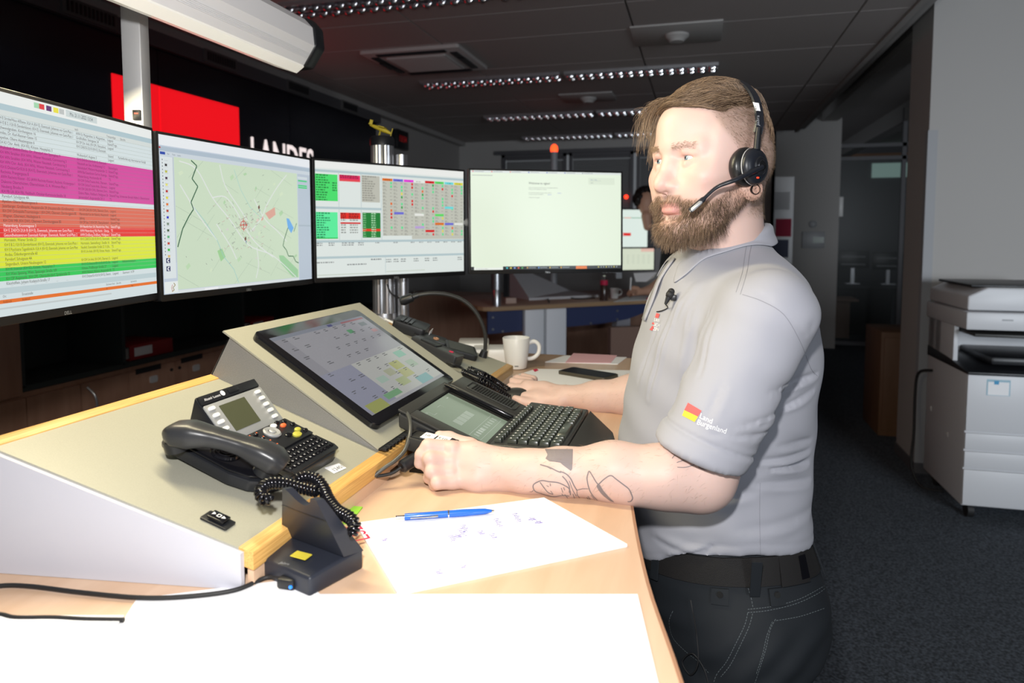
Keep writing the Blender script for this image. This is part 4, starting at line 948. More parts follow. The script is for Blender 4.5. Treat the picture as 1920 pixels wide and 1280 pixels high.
def scr(px, py, w_, n, sg=1):
    c = onz(px, py, NZ+.0003); pts = []
    dx = (onz(px+18, py+30, NZ)-c).normalized(); dy = UPV.cross(dx)
    for k in range(n*4+1):
        t_ = k/(n*4); pts.append(c+dx*(w_*t_)+dy*(.0032*math.sin(k*1.57+.4)*(1+.5*math.sin(k*.9)))+dx*.0018*math.cos(k*1.57))
    b.tube(spline(pts, 3), .00022, 4)
for q in ((965,962,.030,6),(930,972,.028,5),(862,990,.028,5),(845,1003,.02,4),(868,984,.02,4),(900,995,.012,3),(922,1000,.016,3),(820,1068,.012,3),(868,1060,.006,2),(720,1010,.006,2)): scr(*q)
for (px, py) in ((998,973),(1010,979),(858,1005)):
    c = onz(px, py, NZ+.0003); b.tube([c+Vector((.006*math.cos(k*4*math.pi/5), .006*math.sin(k*4*math.pi/5), 0)) for k in range(6)], .0003, 4)
b.ob('handwriting', 'violet_ink', parent=note, smooth=None)
# pen
pa, pb = onz(742,970,DZ+.009), onz(927,957,DZ+.0088); d_ = (pb-pa); L_ = d_.length; u_ = d_/L_
t = thing('ballpoint_pen', 'blue ballpoint pen lying at the top edge of the notepad', 'pen', pa.lerp(pb, .5)-Vector((0,0,.005)))
b = B(); b.tube([pa+u_*.012, pa+u_*.014, pa+u_*.05, pa+u_*(L_*.68), pa+u_*(L_*.9), pb-u_*.004], [.0042,.0046,.0046,.0050,.0040,.0018], 20); b.ob('barrel', mat('pen_blue', (.02,.14,.62), .25, coat=.4), parent=t, smooth=40)
b = B(); b.tube([pa, pa+u_*.0125], [.0026,.0026], 14); b.ob('push_button', 'chrome', parent=t)
b = B(); b.tube([pb-u_*.004, pb-u_*.001, pb], [.0016,.0009,.0004], 12); b.ob('tip', 'chrome', parent=t)
b = B(); b.tube([pa+u_*.02+Vector((.002,-.005,0)), pa+u_*.045+Vector((.002,-.0058,0)), pa+u_*.058+Vector((.002,-.0052,.0005))], [.0011,.0011,.0018], 8); b.tube([pa+u_*(L_*.52), pa+u_*(L_*.535)], [.0052,.0052], 20); b.ob('clip', 'chrome', parent=t)
# sticky notes
b = B(); q = pz((638,958),(655,950),(680,952),(668,967),(650,977)); b.prism(q, DZ, DZ+.002); b.prism(pz((640,972),(652,965),(664,975),(655,984),(643,982)), DZ, DZ+.0035)
sn = b.ob('sticky_notes', mat('green_note', (.32,.72,.06), .6), smooth=None, label='bright green sticky notes half hidden behind the coiled cord', cat='sticky notes')

# ---- keyboard terminal
KZ = 1.205
def dpl(px, py, off=0): # a point on the tilted display face
    return onp(px, py, Vector((-.325, 0, KZ+off)), (.40, 0, 1))
t = thing('control_keyboard', 'black control keyboard with built-in green display and speaker under the man\'s hands', 'keyboard', (-.33, 1.18, DZ))
kt = t; DN = Vector((.40,0,1)).normalized()
xL, xR = -.485, -.322; yN, yM, yF = 1.048, 1.266, 1.350
def zt(x): return 1.186+.40*(-.325-x)
def wedge(b, x0, x1, y0, y1, th, bev=.004, top=0):
    vs = [Vector((x, y, zt(x)+top-d)) for d in (th, 0) for (x, y) in ((x0,y0),(x1,y0),(x1,y1),(x0,y1))]
    b._bev(vs, [(3,2,1,0),(4,5,6,7),(0,1,5,4),(1,2,6,5),(2,3,7,6),(3,0,4,7)], bev, 3)
b = B(); wedge(b, xL, xR, yN, yM+.004, .026, top=-.0035); b.ob('display_housing', 'black_soft', parent=t)
# raised frame ring around the recessed display
lx0, lx1, ly0, ly1 = -.465, -.341, 1.083, 1.236
b = B(); wedge(b, xL, lx0, yN, yM+.004, .004, .0012, .0025); wedge(b, lx1, xR, yN, yM+.004, .004, .0012, .0025); wedge(b, lx0, lx1, yN, ly0, .004, .0008, .0025); wedge(b, lx0, lx1, ly1+.014, yM+.004, .004, .0008, .0025); b.ob('display_frame', 'black_soft', parent=t)
DMk = frame((lx1-.001, ly0+.001, zt(lx1-.001)-.003), (0,1,0), (-1,0,.40))   # x along Y, y uphill
dw, dh = ly1-ly0-.002, (lx1-lx0-.002)*math.sqrt(1+.16)
b = B(DMk); b.color(lin((140,156,132))).rect(0,0,dw,dh,0)
b.color(lin((172,184,166)))
for i in range(4): b.rect(.033+i*.019, .058, .0505+i*.019, .076, .0002)
for i in range(9): b.rect(.022+i*.013, .020, .029+i*.013, .030, .0002)
b.color(lin((196,205,190))); b.line([(.012,.035),(.14,.035)], .0006, .0003); b.line([(.012,.013),(.14,.013)], .0006, .0003)
for i in range(3): b.rect(.034+i*.011,.021,.040+i*.011,.030,.0004)
b.line([(.022,.120),(.022,.108),(.035,.108)], .0006, .0003); b.line([(.06,.118),(.075,.118),(.075,.110)], .0006, .0003); b.rect(.12,.122,.128,.124,.0003); b.text('10:51', .006, .006, .118, .0003)
b.ob('display', screen_mat('lcd_green', .72, .18), parent=t, smooth=None)
b = B(); s0 = Vector((-.476, 1.246, zt(-.476)+.006)); s1 = Vector((-.336, 1.246, zt(-.336)+.006)); b.tube([s0, s0.lerp(s1,.03), s1.lerp(s0,.03), s1], [.002,.0034,.0034,.002], 12); b.ob('stylus', 'black_gloss', parent=t, smooth=50)
b = B(); wedge(b, xL+.010, xR, yM+.004, yF, .028, .006, .004)
b.ob('speaker_housing', 'black_soft', parent=t)
SMk = frame((xR-.028, yM+.022, zt(xR-.028)+.0045), (-1,0,.40), (0,-1,0))
b = B(SMk)
for i in range(16): b.box((.006+i*.0058, -.026, .0005), (.0026, .040, .001))
b.ob('speaker_grille', mat('slot_black', (.002,.002,.002), .8), parent=t, smooth=None)
b = B(SMk); q = rrect(.050, -.026, .110, .050, .008); b.tube([(p[0], p[1], .0008) for p in q], .0009, 6, cyc=True); b.ob('grille_rim', 'black_soft', parent=t)
# keyboard deck
yK1 = 1.312
b = B(); b.prism([(-.325,yN),(-.200,yN),(-.200,yK1),(-.325,yK1+.03)], 1.178, KZ, bev=.004, seg=3); b.ob('key_deck', 'black_soft', parent=t)
b = B(); vs = [(-.198,yN-.002,1.176),(-.145,yN+.010,1.160),(-.140,yN+.045,1.160),(-.140,1.255,1.160),(-.198,yK1,1.176)]
tp = [(-.198,yN-.002,KZ-.001),(-.150,yN+.010,1.181),(-.146,yN+.045,1.180),(-.146,1.255,1.180),(-.198,yK1,KZ-.001)]
b._bev([Vector(v) for v in vs+tp], [(4,3,2,1,0),(5,6,7,8,9)]+[(i,(i+1)%5,5+(i+1)%5,5+i) for i in range(5)], .003, 2); b.ob('palm_rest', 'black_soft', parent=t)
def keymesh(lx, ly):
    b = B(); vs = [Vector((sx*lx/2*f, sy*ly/2*f2, z)) for (z, f, f2) in ((0,1,1),(.0075,.86,.80)) for sx, sy in ((-1,-1),(1,-1),(1,1),(-1,1))]
    b._bev(vs, [(3,2,1,0),(4,5,6,7),(0,1,5,4),(1,2,6,5),(2,3,7,6),(3,0,4,7)], .0012, 2); return mesh_of(b, 'keycap')
mat('keycap', (.038,.044,.036), .30)
kms = {}
rws = 6; kp = .0181
nk = 0
marks = B()
for i in range(rws):
    x = -.3105+i*kp+(.004 if i > 0 else -.002); y = yN+.010
    pat = [1]*12+[1]*3 if i == 0 else ([1]*13+[1,1,1,1] if i == 1 else [1.5]+[1]*10+[1.6]+[1]*4 if i in (2,3) else [1.4]+[1]*10+[1.8]+[1]*4 if i == 4 else [1.3,1,1,5.2,1,1,1,1,1,2.0])
    for wk in pat:
        ly = .0148*wk
        if y+ly > yK1-.006: break
        kk = (round(wk,1), i == 0)
        if kk not in kms: kms[kk] = keymesh(.0165 if i else .0125, ly-.0015)
        linked('key', kms[kk], TR(x, y+ly/2, KZ+.0002), t); nk += 1
        marks.rect(x-.004, y+ly/2-.002, x-.0012, y+ly/2+.001, KZ+.0081)
        y += ly+(.004 if (i == 0 and nk % 4 == 0) else 0)
marks.ob('key_legends', 'white_ink', parent=t, smooth=None)
print('keys', nk)
# feet of the terminal
b = B()
q = [Vector(p) for p in ((-.460,1.035,DZ),(-.400,1.035,DZ),(-.405,1.045,1.215),(-.450,1.045,1.225))]; q2 = [p+Vector((0,.004,0)) for p in q]
b.raw(q+q2, [(0,1,2,3),(7,6,5,4),(0,4,5,1),(1,5,6,2),(2,6,7,3),(3,7,4,0)])
q = [p+Vector((0,.24,0)) for p in q]; q2 = [p+Vector((0,.004,0)) for p in q]; b.raw(q+q2, [(0,1,2,3),(7,6,5,4),(0,4,5,1),(1,5,6,2),(2,6,7,3),(3,7,4,0)])
b.box((-.43, 1.16, 1.160), (.06, .25, .004)); b.box((-.255, 1.17, 1.164), (.11, .22, .027)); b.ob('stand', 'black_plastic', parent=t, smooth=None, recalc=True)
# card reader box at its near side, with white label strips
t = thing('card_reader', 'small black card reader with white label strips beside the left hand', 'card reader', (-.45, 1.03, 1.19))
RM = frame((-.405, 1.020, 1.210), (1,0,-.15), (0,1,0))
b = B(RM); b.prism([(-.048,-.014),(-.038,-.024),(.034,-.024),(.034,.022),(-.048,.022)], -.016, .006, bev=.003, seg=2, ); b.ob('case', 'black_soft', parent=t)
b = B(RM); b.tube([(p[0], p[1], .0062) for p in rrect(-.006, -.001, .070, .036, .006)], .0008, 6, cyc=True); b.ob('rim', 'black_gloss', parent=t)
for k, (x, s_) in enumerate(((-.014,'10'),(.010,'E10'))):
    b = B(RM); b.rbox(x, .001+k*.002, .021, .028, .0066, .0074, .001); lb = b.ob('label_strip', 'white_ink', parent=t, smooth=None)
    b = B(RM @ TR(x, .001+k*.002, .0076)); b.text(s_, .010, -.008, -.003); b.ob('lettering', 'black_ink', parent=lb, smooth=None)
# its cable and the round connector
cb = [(758,768,1.16),(768,785,1.12),(769,812,1.09),(760,842,1.07),(742,862,1.055),(722,876,1.045),(700,893,1.035),(694,900,1.03)]
b = B(); b.tube(spline([tuple(atd(x, y, d)) for x, y, d in cb], 6), .0033, 10); b.ob('data_cable', mat('cable_grey', (.06,.06,.055), .35), smooth=60, label='thick dark grey cable hanging in a curve in front of the touch screen', cat='cable')
a_, c_ = atd(778,860,1.075), atd(752,876,1.055); a_.z = max(a_.z, DZ+.011); c_.z = max(c_.z, DZ+.011)
b = B(); b.tube([a_, c_.lerp(a_,.1), c_], [.0105,.0105,.008], 20); pl_ = b.ob('round_connector', 'black_plastic', smooth=40, label='round black cable connector lying below the card reader', cat='connector')
b = B(); e_ = atd(705,893,1.04); e_.z = max(DZ+.004, e_.z); b.tube(spline([tuple(c_), tuple(c_.lerp(e_,.4)+Vector((0,0,-.004))), tuple(e_)], 6), .0028, 8); b.ob('cable', 'rubber', parent=pl_, smooth=60)

# ---- far part of the console: small devices, gooseneck, coiled cord
def cn(px, py, h=0): return onp(px, py, Vector((-.49, 0, 1.195+h)), (SL, 0, 1))
def cM(px, py, rz=0): p = cn(px, py); return frame(p+Vector((0,0,.0008)), (0,1,0), (-1,0,SL)) @ RZ(rz)
t = thing('gooseneck_microphone', 'black gooseneck microphone arching over the far end of the console', 'microphone', cM(905, 669))
gp = spline([(905,674,1.985),(910,650,1.985),(908,618,1.98),(892,585,1.975),(868,563,1.97),(838,552,1.96),(808,550,1.95),(785,553,1.945)], 6)
gp = [tuple(atd(p.x, p.y, p.z*.955)) for p in gp]
b = B(); b.tube(gp, .0055, 12)
b.ob('neck', 'black_soft', parent=t, smooth=60)
g0, g1 = Vector(gp[-1]), atd(750, 566, 1.85)
b = B(); b.tube([g0, g0.lerp(g1,.3), g0.lerp(g1,.35), g1.lerp(g0,.15), g1], [.0075,.0085,.0125,.0135,.009], 18); b.ob('microphone_head', 'black_plastic', parent=t, smooth=50)
b = B(); b.cyl(WM[t.name] @ Vector((0,0,0)), WM[t.name] @ Vector((0,0,.018)), .012, .009, 20); b.ob('socket', 'black_plastic', parent=t)
def gadget(name, label, cat, px, py, w_, d_, h_, rz, m='black_plastic', top=None, z=0):
    M_ = cM(px, py, rz) @ TR(0,0,z); t = thing(name, label, cat, M_)
    b = B(M_); b.rbox(0, 0, w_, d_, 0, h_, min(w_,d_)*.12, bev=min(.003,h_*.3), n=3); b.ob('case', m, parent=t)
    return t, M_
t, M_ = gadget('small_phone', 'small black phone base on the far end of the console by the silver pole', 'phone', 768, 622, .085, .09, .028, .2)
b = B(M_); [b.box((-.03+i*.012, .0+j*.012, .031), (.008,.008,.002)) for i in range(5) for j in range(3)]; b.ob('keypad', 'black_gloss', parent=t, smooth=None)
b = B(M_); b.box((.0, -.0552, .014), (.04, .001, .02)); b.ob('white_label', 'white_ink', parent=t, smooth=None)
t, M_ = gadget('black_adapter', 'flat black adapter box with a brass socket between two white cables on the console', 'adapter', 805, 640, .060, .09, .014, .35)
b = B(M_); b.lathe([(.008,.014),(.008,.017),(.005,.018),(.004,.015)], 16, M=TR(-.012,-.015,0)); b.ob('socket_ring', 'beech_edge', parent=t)
t, M_ = gadget('radio_handset', 'dark grey radio hand microphone lying on the console with its coiled cord', 'hand microphone', 815, 668, .048, .135, .028, -.15, 'handset_grey')
b = B(M_); b.rbox(0, .02, .034, .05, .028, .031, .006, bev=.001); b.ob('talk_plate', 'black_plastic', parent=t)
b = B(M_); b.lathe([(.006,.0282),(.006,.029),(0,.029)], 16, M=TR(0,-.04,0)); b.ob('red_mark', 'red_ink', parent=t)
t, M_ = gadget('black_box', 'square flat black box at the far end of the console beside the gooseneck', 'box', 862, 662, .085, .085, .016, .45)
b = B(M_); b.rect(-.035,-.035,.035,.035,.0165); b.ob('lid', 'black_soft', parent=t, smooth=None)
b = B(); coil([tuple(cn(866,696,.010)), tuple(cn(884,705,.012)), tuple(onz(905,715,1.212)), tuple(onz(930,730,1.19)), tuple(onz(958,748,1.168))], .0072, .0022, 30, 12, 6, b)
coil([tuple(onz(966,740,1.165)), tuple(onz(938,722,1.19)), tuple(onz(912,706,1.216)), tuple(cn(892,697,.014)), tuple(cn(876,690,.012))], .0072, .0022, 30, 12, 6, b)
b.ob('coiled_cord', 'black_gloss', smooth=60, label='doubled black coiled cord running from the radio microphone toward the far hand', cat='cord', group='coiled cords')
b = B(); b.tube(spline([tuple(cn(838,680,.014)), tuple(cn(850,683,.02)), tuple(cn(866,690,.012)), tuple(cn(874,700,.01))], 6), .003, 8); b.ob('short_cable', 'rubber', smooth=60, label='short straight black cable at the end of the radio hand microphone', cat='cable')
for k, q in enumerate((((722,598),(770,620),(800,633)),((820,636),(850,650)))):
    b = B(); b.tube([tuple(cn(x, y, .006)) for x, y in q], .0028, 6); b.ob('white_cable', 'white_plastic', smooth=60, label=['white cable along the far console edge by the small phone base','short white cable piece in front of the flat black box'][k], cat='cable')
b = B(); mm = cM(866, 715)
for k in range(2): b.ell(tuple(onz(868+k*7, 724-k*5, 1.212)), .0035, 10, 8)
b.ob('screws', 'chrome', smooth=60, label='two small shiny screw heads beside the keyboard speaker', cat='screws')

# ---- mug, papers, phone, mouse
def mug(M_, label, H=.092, R0=.030, R1=.041, group=None, brand=True):
    t = thing('mug', label, 'mug', M_, group); k = H/.092
    b = B(M_); b.lathe([(R0*.8,0),(R0,.002),(R0+.001,.004),(R1,H-.002),(R1-.001,H),(R1-.004,H-.001),(R1-.0045,H-.004),(R0-.004,.008),(0,.006)], 40); b.ob('cup', 'white_plastic', parent=t, smooth=60)
    b = B(M_); b.tube(spline([(R1-.005,0,H*.82),(R1+.014*k,0,H*.86),(R1+.027*k,0,H*.72),(R1+.025*k,0,H*.48),(R1+.010*k,0,H*.33),(R0+.004,0,H*.30)], 6), .0048*k, 10, sq=(1.,1.3)); b.ob('handle', 'white_plastic', parent=t, smooth=60)
    return t
mp = onz(968, 690, DZ); mM = TR(mp.x, mp.y, DZ) @ RZ(.35)
m_ = mug(mM, 'white coffee mug standing on the desk beyond the console')
b = B(TR(mp.x, mp.y, DZ) @ RZ(-1.35) @ RX(0)); 
for i, ch in enumerate('senseo'):
    A = -.14+i*.055; wv, wf, ww = text_mesh(ch); R_ = .0325
    b.raw([(math.cos(A+v[0]*.008/R_)*R_, math.sin(A+v[0]*.008/R_)*R_, .010+v[1]*.0075) for v in wv], wf)
b.ob('small_print', 'black_ink', parent=m_, smooth=None)
sheet('paper_sheet', pz((1022,679),(1058,667),(1175,670),(1158,683)), DZ, 'white sheet lying under the pink slip on the far side of the desk', th=.0015)
q = pz((1060,678),(1075,661),(1157,665),(1145,679), z=DZ+.004)
b = B(); b.prism(q, DZ+.0016, DZ+.0026); b.ob('pink_slip', 'paper_pink', smooth=None, label='pink paper slip lying on a white sheet behind the mug', cat='paper')
sh = sheet('paper_sheet', pz((930,716),(1005,692),(1188,695),(1178,722),(960,740)), DZ, 'printed white form lying under the smartphone', th=.0015)
b = B(); b.prism(pz((999,693),(1006,691),(1010,694),(1003,697), z=DZ+.0016), DZ+.0016, DZ+.002); b.ob('stamp', 'red_ink', parent=sh, smooth=None)
SM_ = [onz(*q, DZ+.010) for q in ((1043,694),(1060,686),(1163,702),(1150,713))]
u_ = (SM_[2]-SM_[1]).normalized(); v_ = UPV.cross(u_); c_ = sum(SM_, Vector())/4
t = thing('smartphone', 'black smartphone in a dark case lying on the white form', 'smartphone', frame((c_.x, c_.y, DZ+.0016), u_, v_)); M_ = WM[t.name]
b = B(M_); b.rbox(0, 0, .158, .076, 0, .0095, .010, bev=.002); b.ob('case', mat('case_brown', (.06,.05,.035), .4), parent=t)
b = B(M_); b.rbox(0, 0, .150, .070, .0095, .0102, .008); b.ob('glass', 'black_gloss', parent=t, smooth=None)
mp = onz(972, 742, DZ+.012)
t = thing('computer_mouse', 'black computer mouse under the fingers of the far hand', 'mouse', frame((mp.x, mp.y, DZ), (-.93,-.35,0), (.35,-.93,0))); M_ = WM[t.name]
b = B(M_); b.ell((0,0,.006), (.055,.032,.026), 24, 16); b.ob('shell', 'black_soft', parent=t, smooth=180)
b = B(M_); b.ell((.030,0,.024), (.008,.003,.007), 12, 8); b.ob('wheel', 'rubber', parent=t, smooth=180)
# white boxes behind the mug
for k, (q, sz, lab) in enumerate((((-.60,2.03),(.15,.10,.045),'low white plastic box on the desk behind the mug, left one'),((-.70,2.10),(.10,.12,.05),'white plastic power box behind the gooseneck microphone'))):
    b = B(); b.box((q[0],q[1],DZ+sz[2]/2), sz, bev=.006, R=Matrix.Rotation(.3,3,'Z')); b.ob('white_box', 'white_plastic', smooth=40, label=lab, cat='box')
# ---- silver pole with the yellow toy aeroplane
PC = atd(721, 602, 2.22); px_, py_ = PC.x, PC.y
t = thing('support_pole', 'round fluted aluminium support pole with black cap behind the status monitor', 'pole', (px_, py_, DZ)); 
def flute(r, z0, z1, n=20):
    pts = []
    for i in range(n*4):
        A = 2*math.pi*i/(n*4); rr = r*(1-.06*(.5+.5*math.cos(A*n))); pts.append((px_+rr*math.cos(A), py_+rr*math.sin(A)))
    return pts
b = B(); b.prism(flute(.037, 0, 1), 1.285, 1.83); b.ob('shaft', 'alu', parent=t, smooth=20)
b = B(); b.lathe([(.052,1.1502),(.052,1.262),(.040,1.272),(.039,1.29),(.030,1.292)], 36, M=TR(px_,py_,0)); b.ob('base_collar', 'alu', parent=t)
b = B(); b.lathe([(.039,1.828),(.039,1.850),(.034,1.858),(0,1.858)], 36, M=TR(px_,py_,0)); b.ob('cap', 'black_plastic', parent=t)
q = Vector((px_,py_,0))+rt*.062
b = B(); b.lathe([(.019,1.2),(.019,1.80),(.012,1.80)], 20, M=TR(q.x,q.y,0)); b.ob('side_tube', 'alu', parent=t)
# toy aeroplane
mat('toy_yellow', (.62,.48,.03), .5)
AM = frame((px_-.004, py_, 1.882), rt*.93+Vector((0,0,-.28)), Vector((-.3,.9,.1)), None)
t = thing('toy_aeroplane', 'little yellow toy aeroplane sitting on top of the silver pole', 'toy', Matrix.Translation((px_,py_,1.858)))
b = B(AM); b.tube([(-.038,0,.004),(-.02,0,.002),(.01,0,0),(.034,0,-.004)], [.003,.006,.008,.004], 12); b.ob('fuselage', 'toy_yellow', parent=t, smooth=60)
b = B(AM); b.box((.004,0,.008), (.020,.075,.003), bev=.001); b.ob('wing', 'toy_yellow', parent=t)
b = B(AM); b.box((-.035,0,.006), (.012,.03,.002)); b.box((-.036,0,.012), (.010,.002,.016)); b.ob('tail', 'toy_yellow', parent=t, smooth=None)
b = B(AM); b.cyl((.0,.008,-.004), (.0,.010,-.024), .0015, n=6); b.cyl((.0,-.008,-.004), (.0,-.010,-.024), .0015, n=6); b.box((.036,0,-.002), (.002,.006,.030)); b.ob('landing_gear', 'toy_yellow', parent=t)
b = B(); b.tube(spline([tuple(atd(x,y,2.15)) for x,y in ((726,532),(732,548),(745,557),(760,560),(775,553),(778,540))],5), .0026, 6); b.ob('pole_cable', 'rubber', smooth=60, label='thin black cable looping under the status monitor by the silver pole', cat='cable')
# ================================================================== second work place in the background
BZ = 1.0
A_ = onz(905, 576, BZ); B_ = onz(1245, 560, BZ); bx = (B_-A_); bx.z = 0; bx.normalize(); by = UPV.cross(bx)
BM = frame((A_.x, A_.y, 0), bx, by); LW = (B_-A_).length+1.2
t = thing('background_desk', 'second raised desk with blue apron board and grey twin legs in the background', 'desk', BM @ TR(1.2,.5,0))
pl = [(.0,.10),(.02,.04),(.08,.0),(LW,0),(LW,.95),(.35,1.0),(.12,.85),(.02,.5)]
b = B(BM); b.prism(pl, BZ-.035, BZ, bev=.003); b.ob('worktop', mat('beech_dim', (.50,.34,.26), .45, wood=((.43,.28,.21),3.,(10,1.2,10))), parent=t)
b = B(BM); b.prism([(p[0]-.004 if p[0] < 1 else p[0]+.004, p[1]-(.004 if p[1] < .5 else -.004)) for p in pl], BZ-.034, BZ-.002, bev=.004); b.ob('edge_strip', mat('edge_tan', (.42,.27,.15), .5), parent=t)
ap = [(.06,-.0),(.06,-.175),(1.05,-.150),(1.30,-.125),(1.65,-.03),(1.65,0)]
b = B(BM @ frame((0,.06,BZ-.036), (1,0,0), (0,0,1))); b.prism(ap, -.01, .01); b.ob('apron_board', 'blue_board', parent=t, smooth=None)
b = B(BM)
for x, z in ((.10,-.05),(.10,-.14),(1.2,-.05),(1.2,-.12),(.95,-.14),(.18,-.16)): b.cyl((x,.048,BZ-.036+z), (x,.042,BZ-.036+z), .009, n=12)
b.ob('bolts', 'alu', parent=t)
def xat(px, y=.0): # distance along the desk front of a pixel column
    q = onp(px, 560, A_, by); return (q-A_).dot(bx)
for (p0, p1) in ((984,1019),(1024,1061)):
    a0, a1 = xat(p0), xat(p1); b = B(BM); b.box(((a0+a1)/2, .018, (BZ-.036)/2), (a1-a0, .055, BZ-.036), bev=.004); b.ob('leg', 'leg_grey', parent=t)
b = B(BM); b.box((xat(1022), .035, (BZ-.036)/2), (.03,.04,BZ-.036)); b.ob('leg_core', 'grey_plastic', parent=t, smooth=None)
b = B(BM); b.box((1.5,.45,(BZ-.04)/2), (.14,.08,BZ-.04)); b.box((1.35,.5,.03), (.3,.5,.06)); b.ob('leg', 'white_panel', parent=t, smooth=None)
def bp(px, py, z=BZ): return onz(px, py, z)
# sloped grey housing on it
a0, a1, a2, a3 = bp(992,563), bp(1122,557), bp(1128,548), bp(1018,546)
b = B(); z0, z1 = BZ, BZ+.03; T_ = onp(1012, 506, a0+by*.42, by)
vs = [Vector((a0.x,a0.y,BZ)), Vector((a1.x,a1.y,BZ)), Vector((a1.x,a1.y,BZ))+by*.5, Vector((a0.x,a0.y,BZ))+by*.5]
tp = [vs[0]+Vector((0,0,.02)), vs[1]+Vector((0,0,.02)), vs[2]+Vector((0,0,.02))+bx*.0, vs[3]+Vector((0,0,.30))]
b.raw(vs+tp, [(3,2,1,0),(0,1,5,4),(1,2,6,5),(2,3,7,6),(3,0,4,7),(4,5,6),(4,6,7)]); b.ob('sloped_housing', mat('housing_grey', (.60,.60,.62), .5), smooth=None, recalc=True, label='light grey sloped console housing on the background desk', cat='console')
# sensor pole, small box, bottle-like stand, cable, mug, marker, boxes
q = bp(934, 574); t = thing('sensor_pole', 'short aluminium pole at the left end of the background desk', 'pole', (q.x,q.y,BZ))
q = q+by*.03
b = B(); b.lathe([(.033,BZ),(.033,BZ+.12),(.030,BZ+.125)], 28, M=TR(q.x,q.y,0)); b.ob('foot', 'alu', parent=t)
b = B(); b.lathe([(.042,BZ+.125),(.042,BZ+.66),(.02,BZ+.66)], 28, M=TR(q.x,q.y,0)); b.ob('shaft', 'alu', parent=t)
q2 = q+rt*.075; b = B(); b.box((q2.x,q2.y,BZ+.32), (.035,.05,.5)); b.ob('side_rail', 'black_plastic', parent=t, smooth=None)
q = bp(960, 569)+by*.03; b = B(); b.box((q.x,q.y,BZ+.022), (.085,.04,.044), bev=.003, R=Matrix.Rotation(.5,3,'Z')); b.ob('small_box', mat('box_tan', (.55,.40,.33), .6), smooth=40, label='small tan box beside the short pole on the background desk', cat='box')
q = bp(1137, 564)+by*.04
t = thing('chrome_stand', 'brown and chrome bottle shaped stand with a red band on the background desk', 'stand', (q.x,q.y,BZ))
b = B(); b.lathe([(.032,BZ),(.034,BZ+.01),(.030,BZ+.12),(.024,BZ+.135)], 20, M=TR(q.x,q.y,0)); b.ob('body', mat('bottle_brown', (.06,.035,.03), .15), parent=t)
b = B(); b.lathe([(.031,BZ+.128),(.031,BZ+.165),(.02,BZ+.166)], 20, M=TR(q.x,q.y,0)); b.ob('red_band', 'red_ink', parent=t)
b = B(); b.lathe([(.015,BZ+.166),(.017,BZ+.20),(.01,BZ+.205)], 16, M=TR(q.x,q.y,0)); b.ob('neck', 'chrome', parent=t)
q = bp(1158, 560)+by*.05
mug(TR(q.x,q.y,BZ) @ RZ(.4), 'white mug on the background desk beside the writing hand', .085, .030, .038)
b = B(); b.tube(spline([tuple(bp(x,y,BZ+.006)) for x,y in ((1030,567),(1028,558),(1040,553),(1060,556),(1085,560),(1115,558))],5), .005, 6); b.ob('cable', 'rubber', smooth=60, label='black cable lying in front of the grey housing on the background desk', cat='cable')
b = B(); p0, p1 = bp(1213,560,BZ+.01), bp(1236,558,BZ+.01); b.tube([p0,p0.lerp(p1,.05),p0.lerp(p1,.95),p1], [.006,.009,.009,.006], 10); b.ob('red_marker', 'red_ink', smooth=50, label='red marker pen lying on the background desk', cat='pen')
b = B(); b.prism([tuple(bp(x,y))[:2] for x,y in ((1150,566),(1182,553),(1240,551),(1240,561))], BZ, BZ+.002); b.ob('paper_sheet', 'paper', smooth=None, label='white sheet on the background desk under the writing hand', cat='paper')
q0 = bp(1190,545); b = B(); b.raw([atd(1188,512,5.5), atd(1232,510,5.5), atd(1226,520,5.42), atd(1212,528,5.4), atd(1192,528,5.4)], [(0,1,2,3,4)]); b.raw([atd(1188,512,5.52), atd(1232,510,5.52), atd(1226,520,5.44), atd(1212,528,5.42), atd(1192,528,5.42)], [(4,3,2,1,0)]); b.ob('document', 'paper', smooth=None, label='tilted white document lying under the lower background monitor', cat='paper')
# its two screens
def bgscreen(px0, py0, px1, py1, d, label, fill):
    c = atd((px0+px1)/2, (py0+py1)/2, d); r = rt*1.0; r = Vector((math.cos(YAW+.25), math.sin(YAW+.25), 0)); w_ = (px1-px0)*d/F*1.02; h_ = (py1-py0)*d/F
    M_ = frame(c, r, UPV); t = thing('background_monitor', label, 'monitor', M_ @ TR(0,-h_/2,0), 'monitors on the background desk')
    b = B(M_); b.box((0,0,-.012), (w_+.02,h_+.02,.022), bev=.003); b.ob('casing', 'bezel', parent=t)
    b = B(M_ @ TR(-w_/2,-h_/2,.0005)); fill(b, w_, h_); b.ob('screen', 'screen_lit', parent=t, smooth=None)
    b = B(M_); b.box((0,-.02,-.04), (.05,.05,.04)); b.box((0, -h_*.5-.02, -.055), (.05, h_*.6, .02)); b.ob('bracket', 'grey_plastic', parent=t, smooth=None)
MATS['screen_lit'] = bpy.data.materials['screen_lit']
def f1(b, w_, h_):
    b.color(lin((228,242,234))).rect(0,0,w_,h_); b.color(lin((60,150,110))).rect(0,h_*.775,w_,h_*.79,.0004); b.color(lin((240,130,110))).rect(w_*.66,h_*.775,w_*.76,h_*.792,.0006)
    b.color(lin((226,40,36))).rect(w_*.52,h_*.30,w_*.76,h_*.38,.0004); b.color(lin((246,240,238))).rect(w_*.535,h_*.31,w_*.65,h_*.365,.0006)
def f2(b, w_, h_):
    b.color(lin((218,226,204))).rect(0,0,w_,h_); b.color(lin((230,190,175))).rect(w_*.8,h_*.85,w_,h_,.0004)
    b.color(lin((196,206,186)))
    for i in range(5):
        for j in range(7): b.rect(w_*(.42+j*.08),h_*(.3+i*.09),w_*(.46+j*.08),h_*(.33+i*.09),.0004)
    b.color(lin((225,170,160))).rect(w_*.4,h_*.85,w_*.5,h_*.87,.0004)
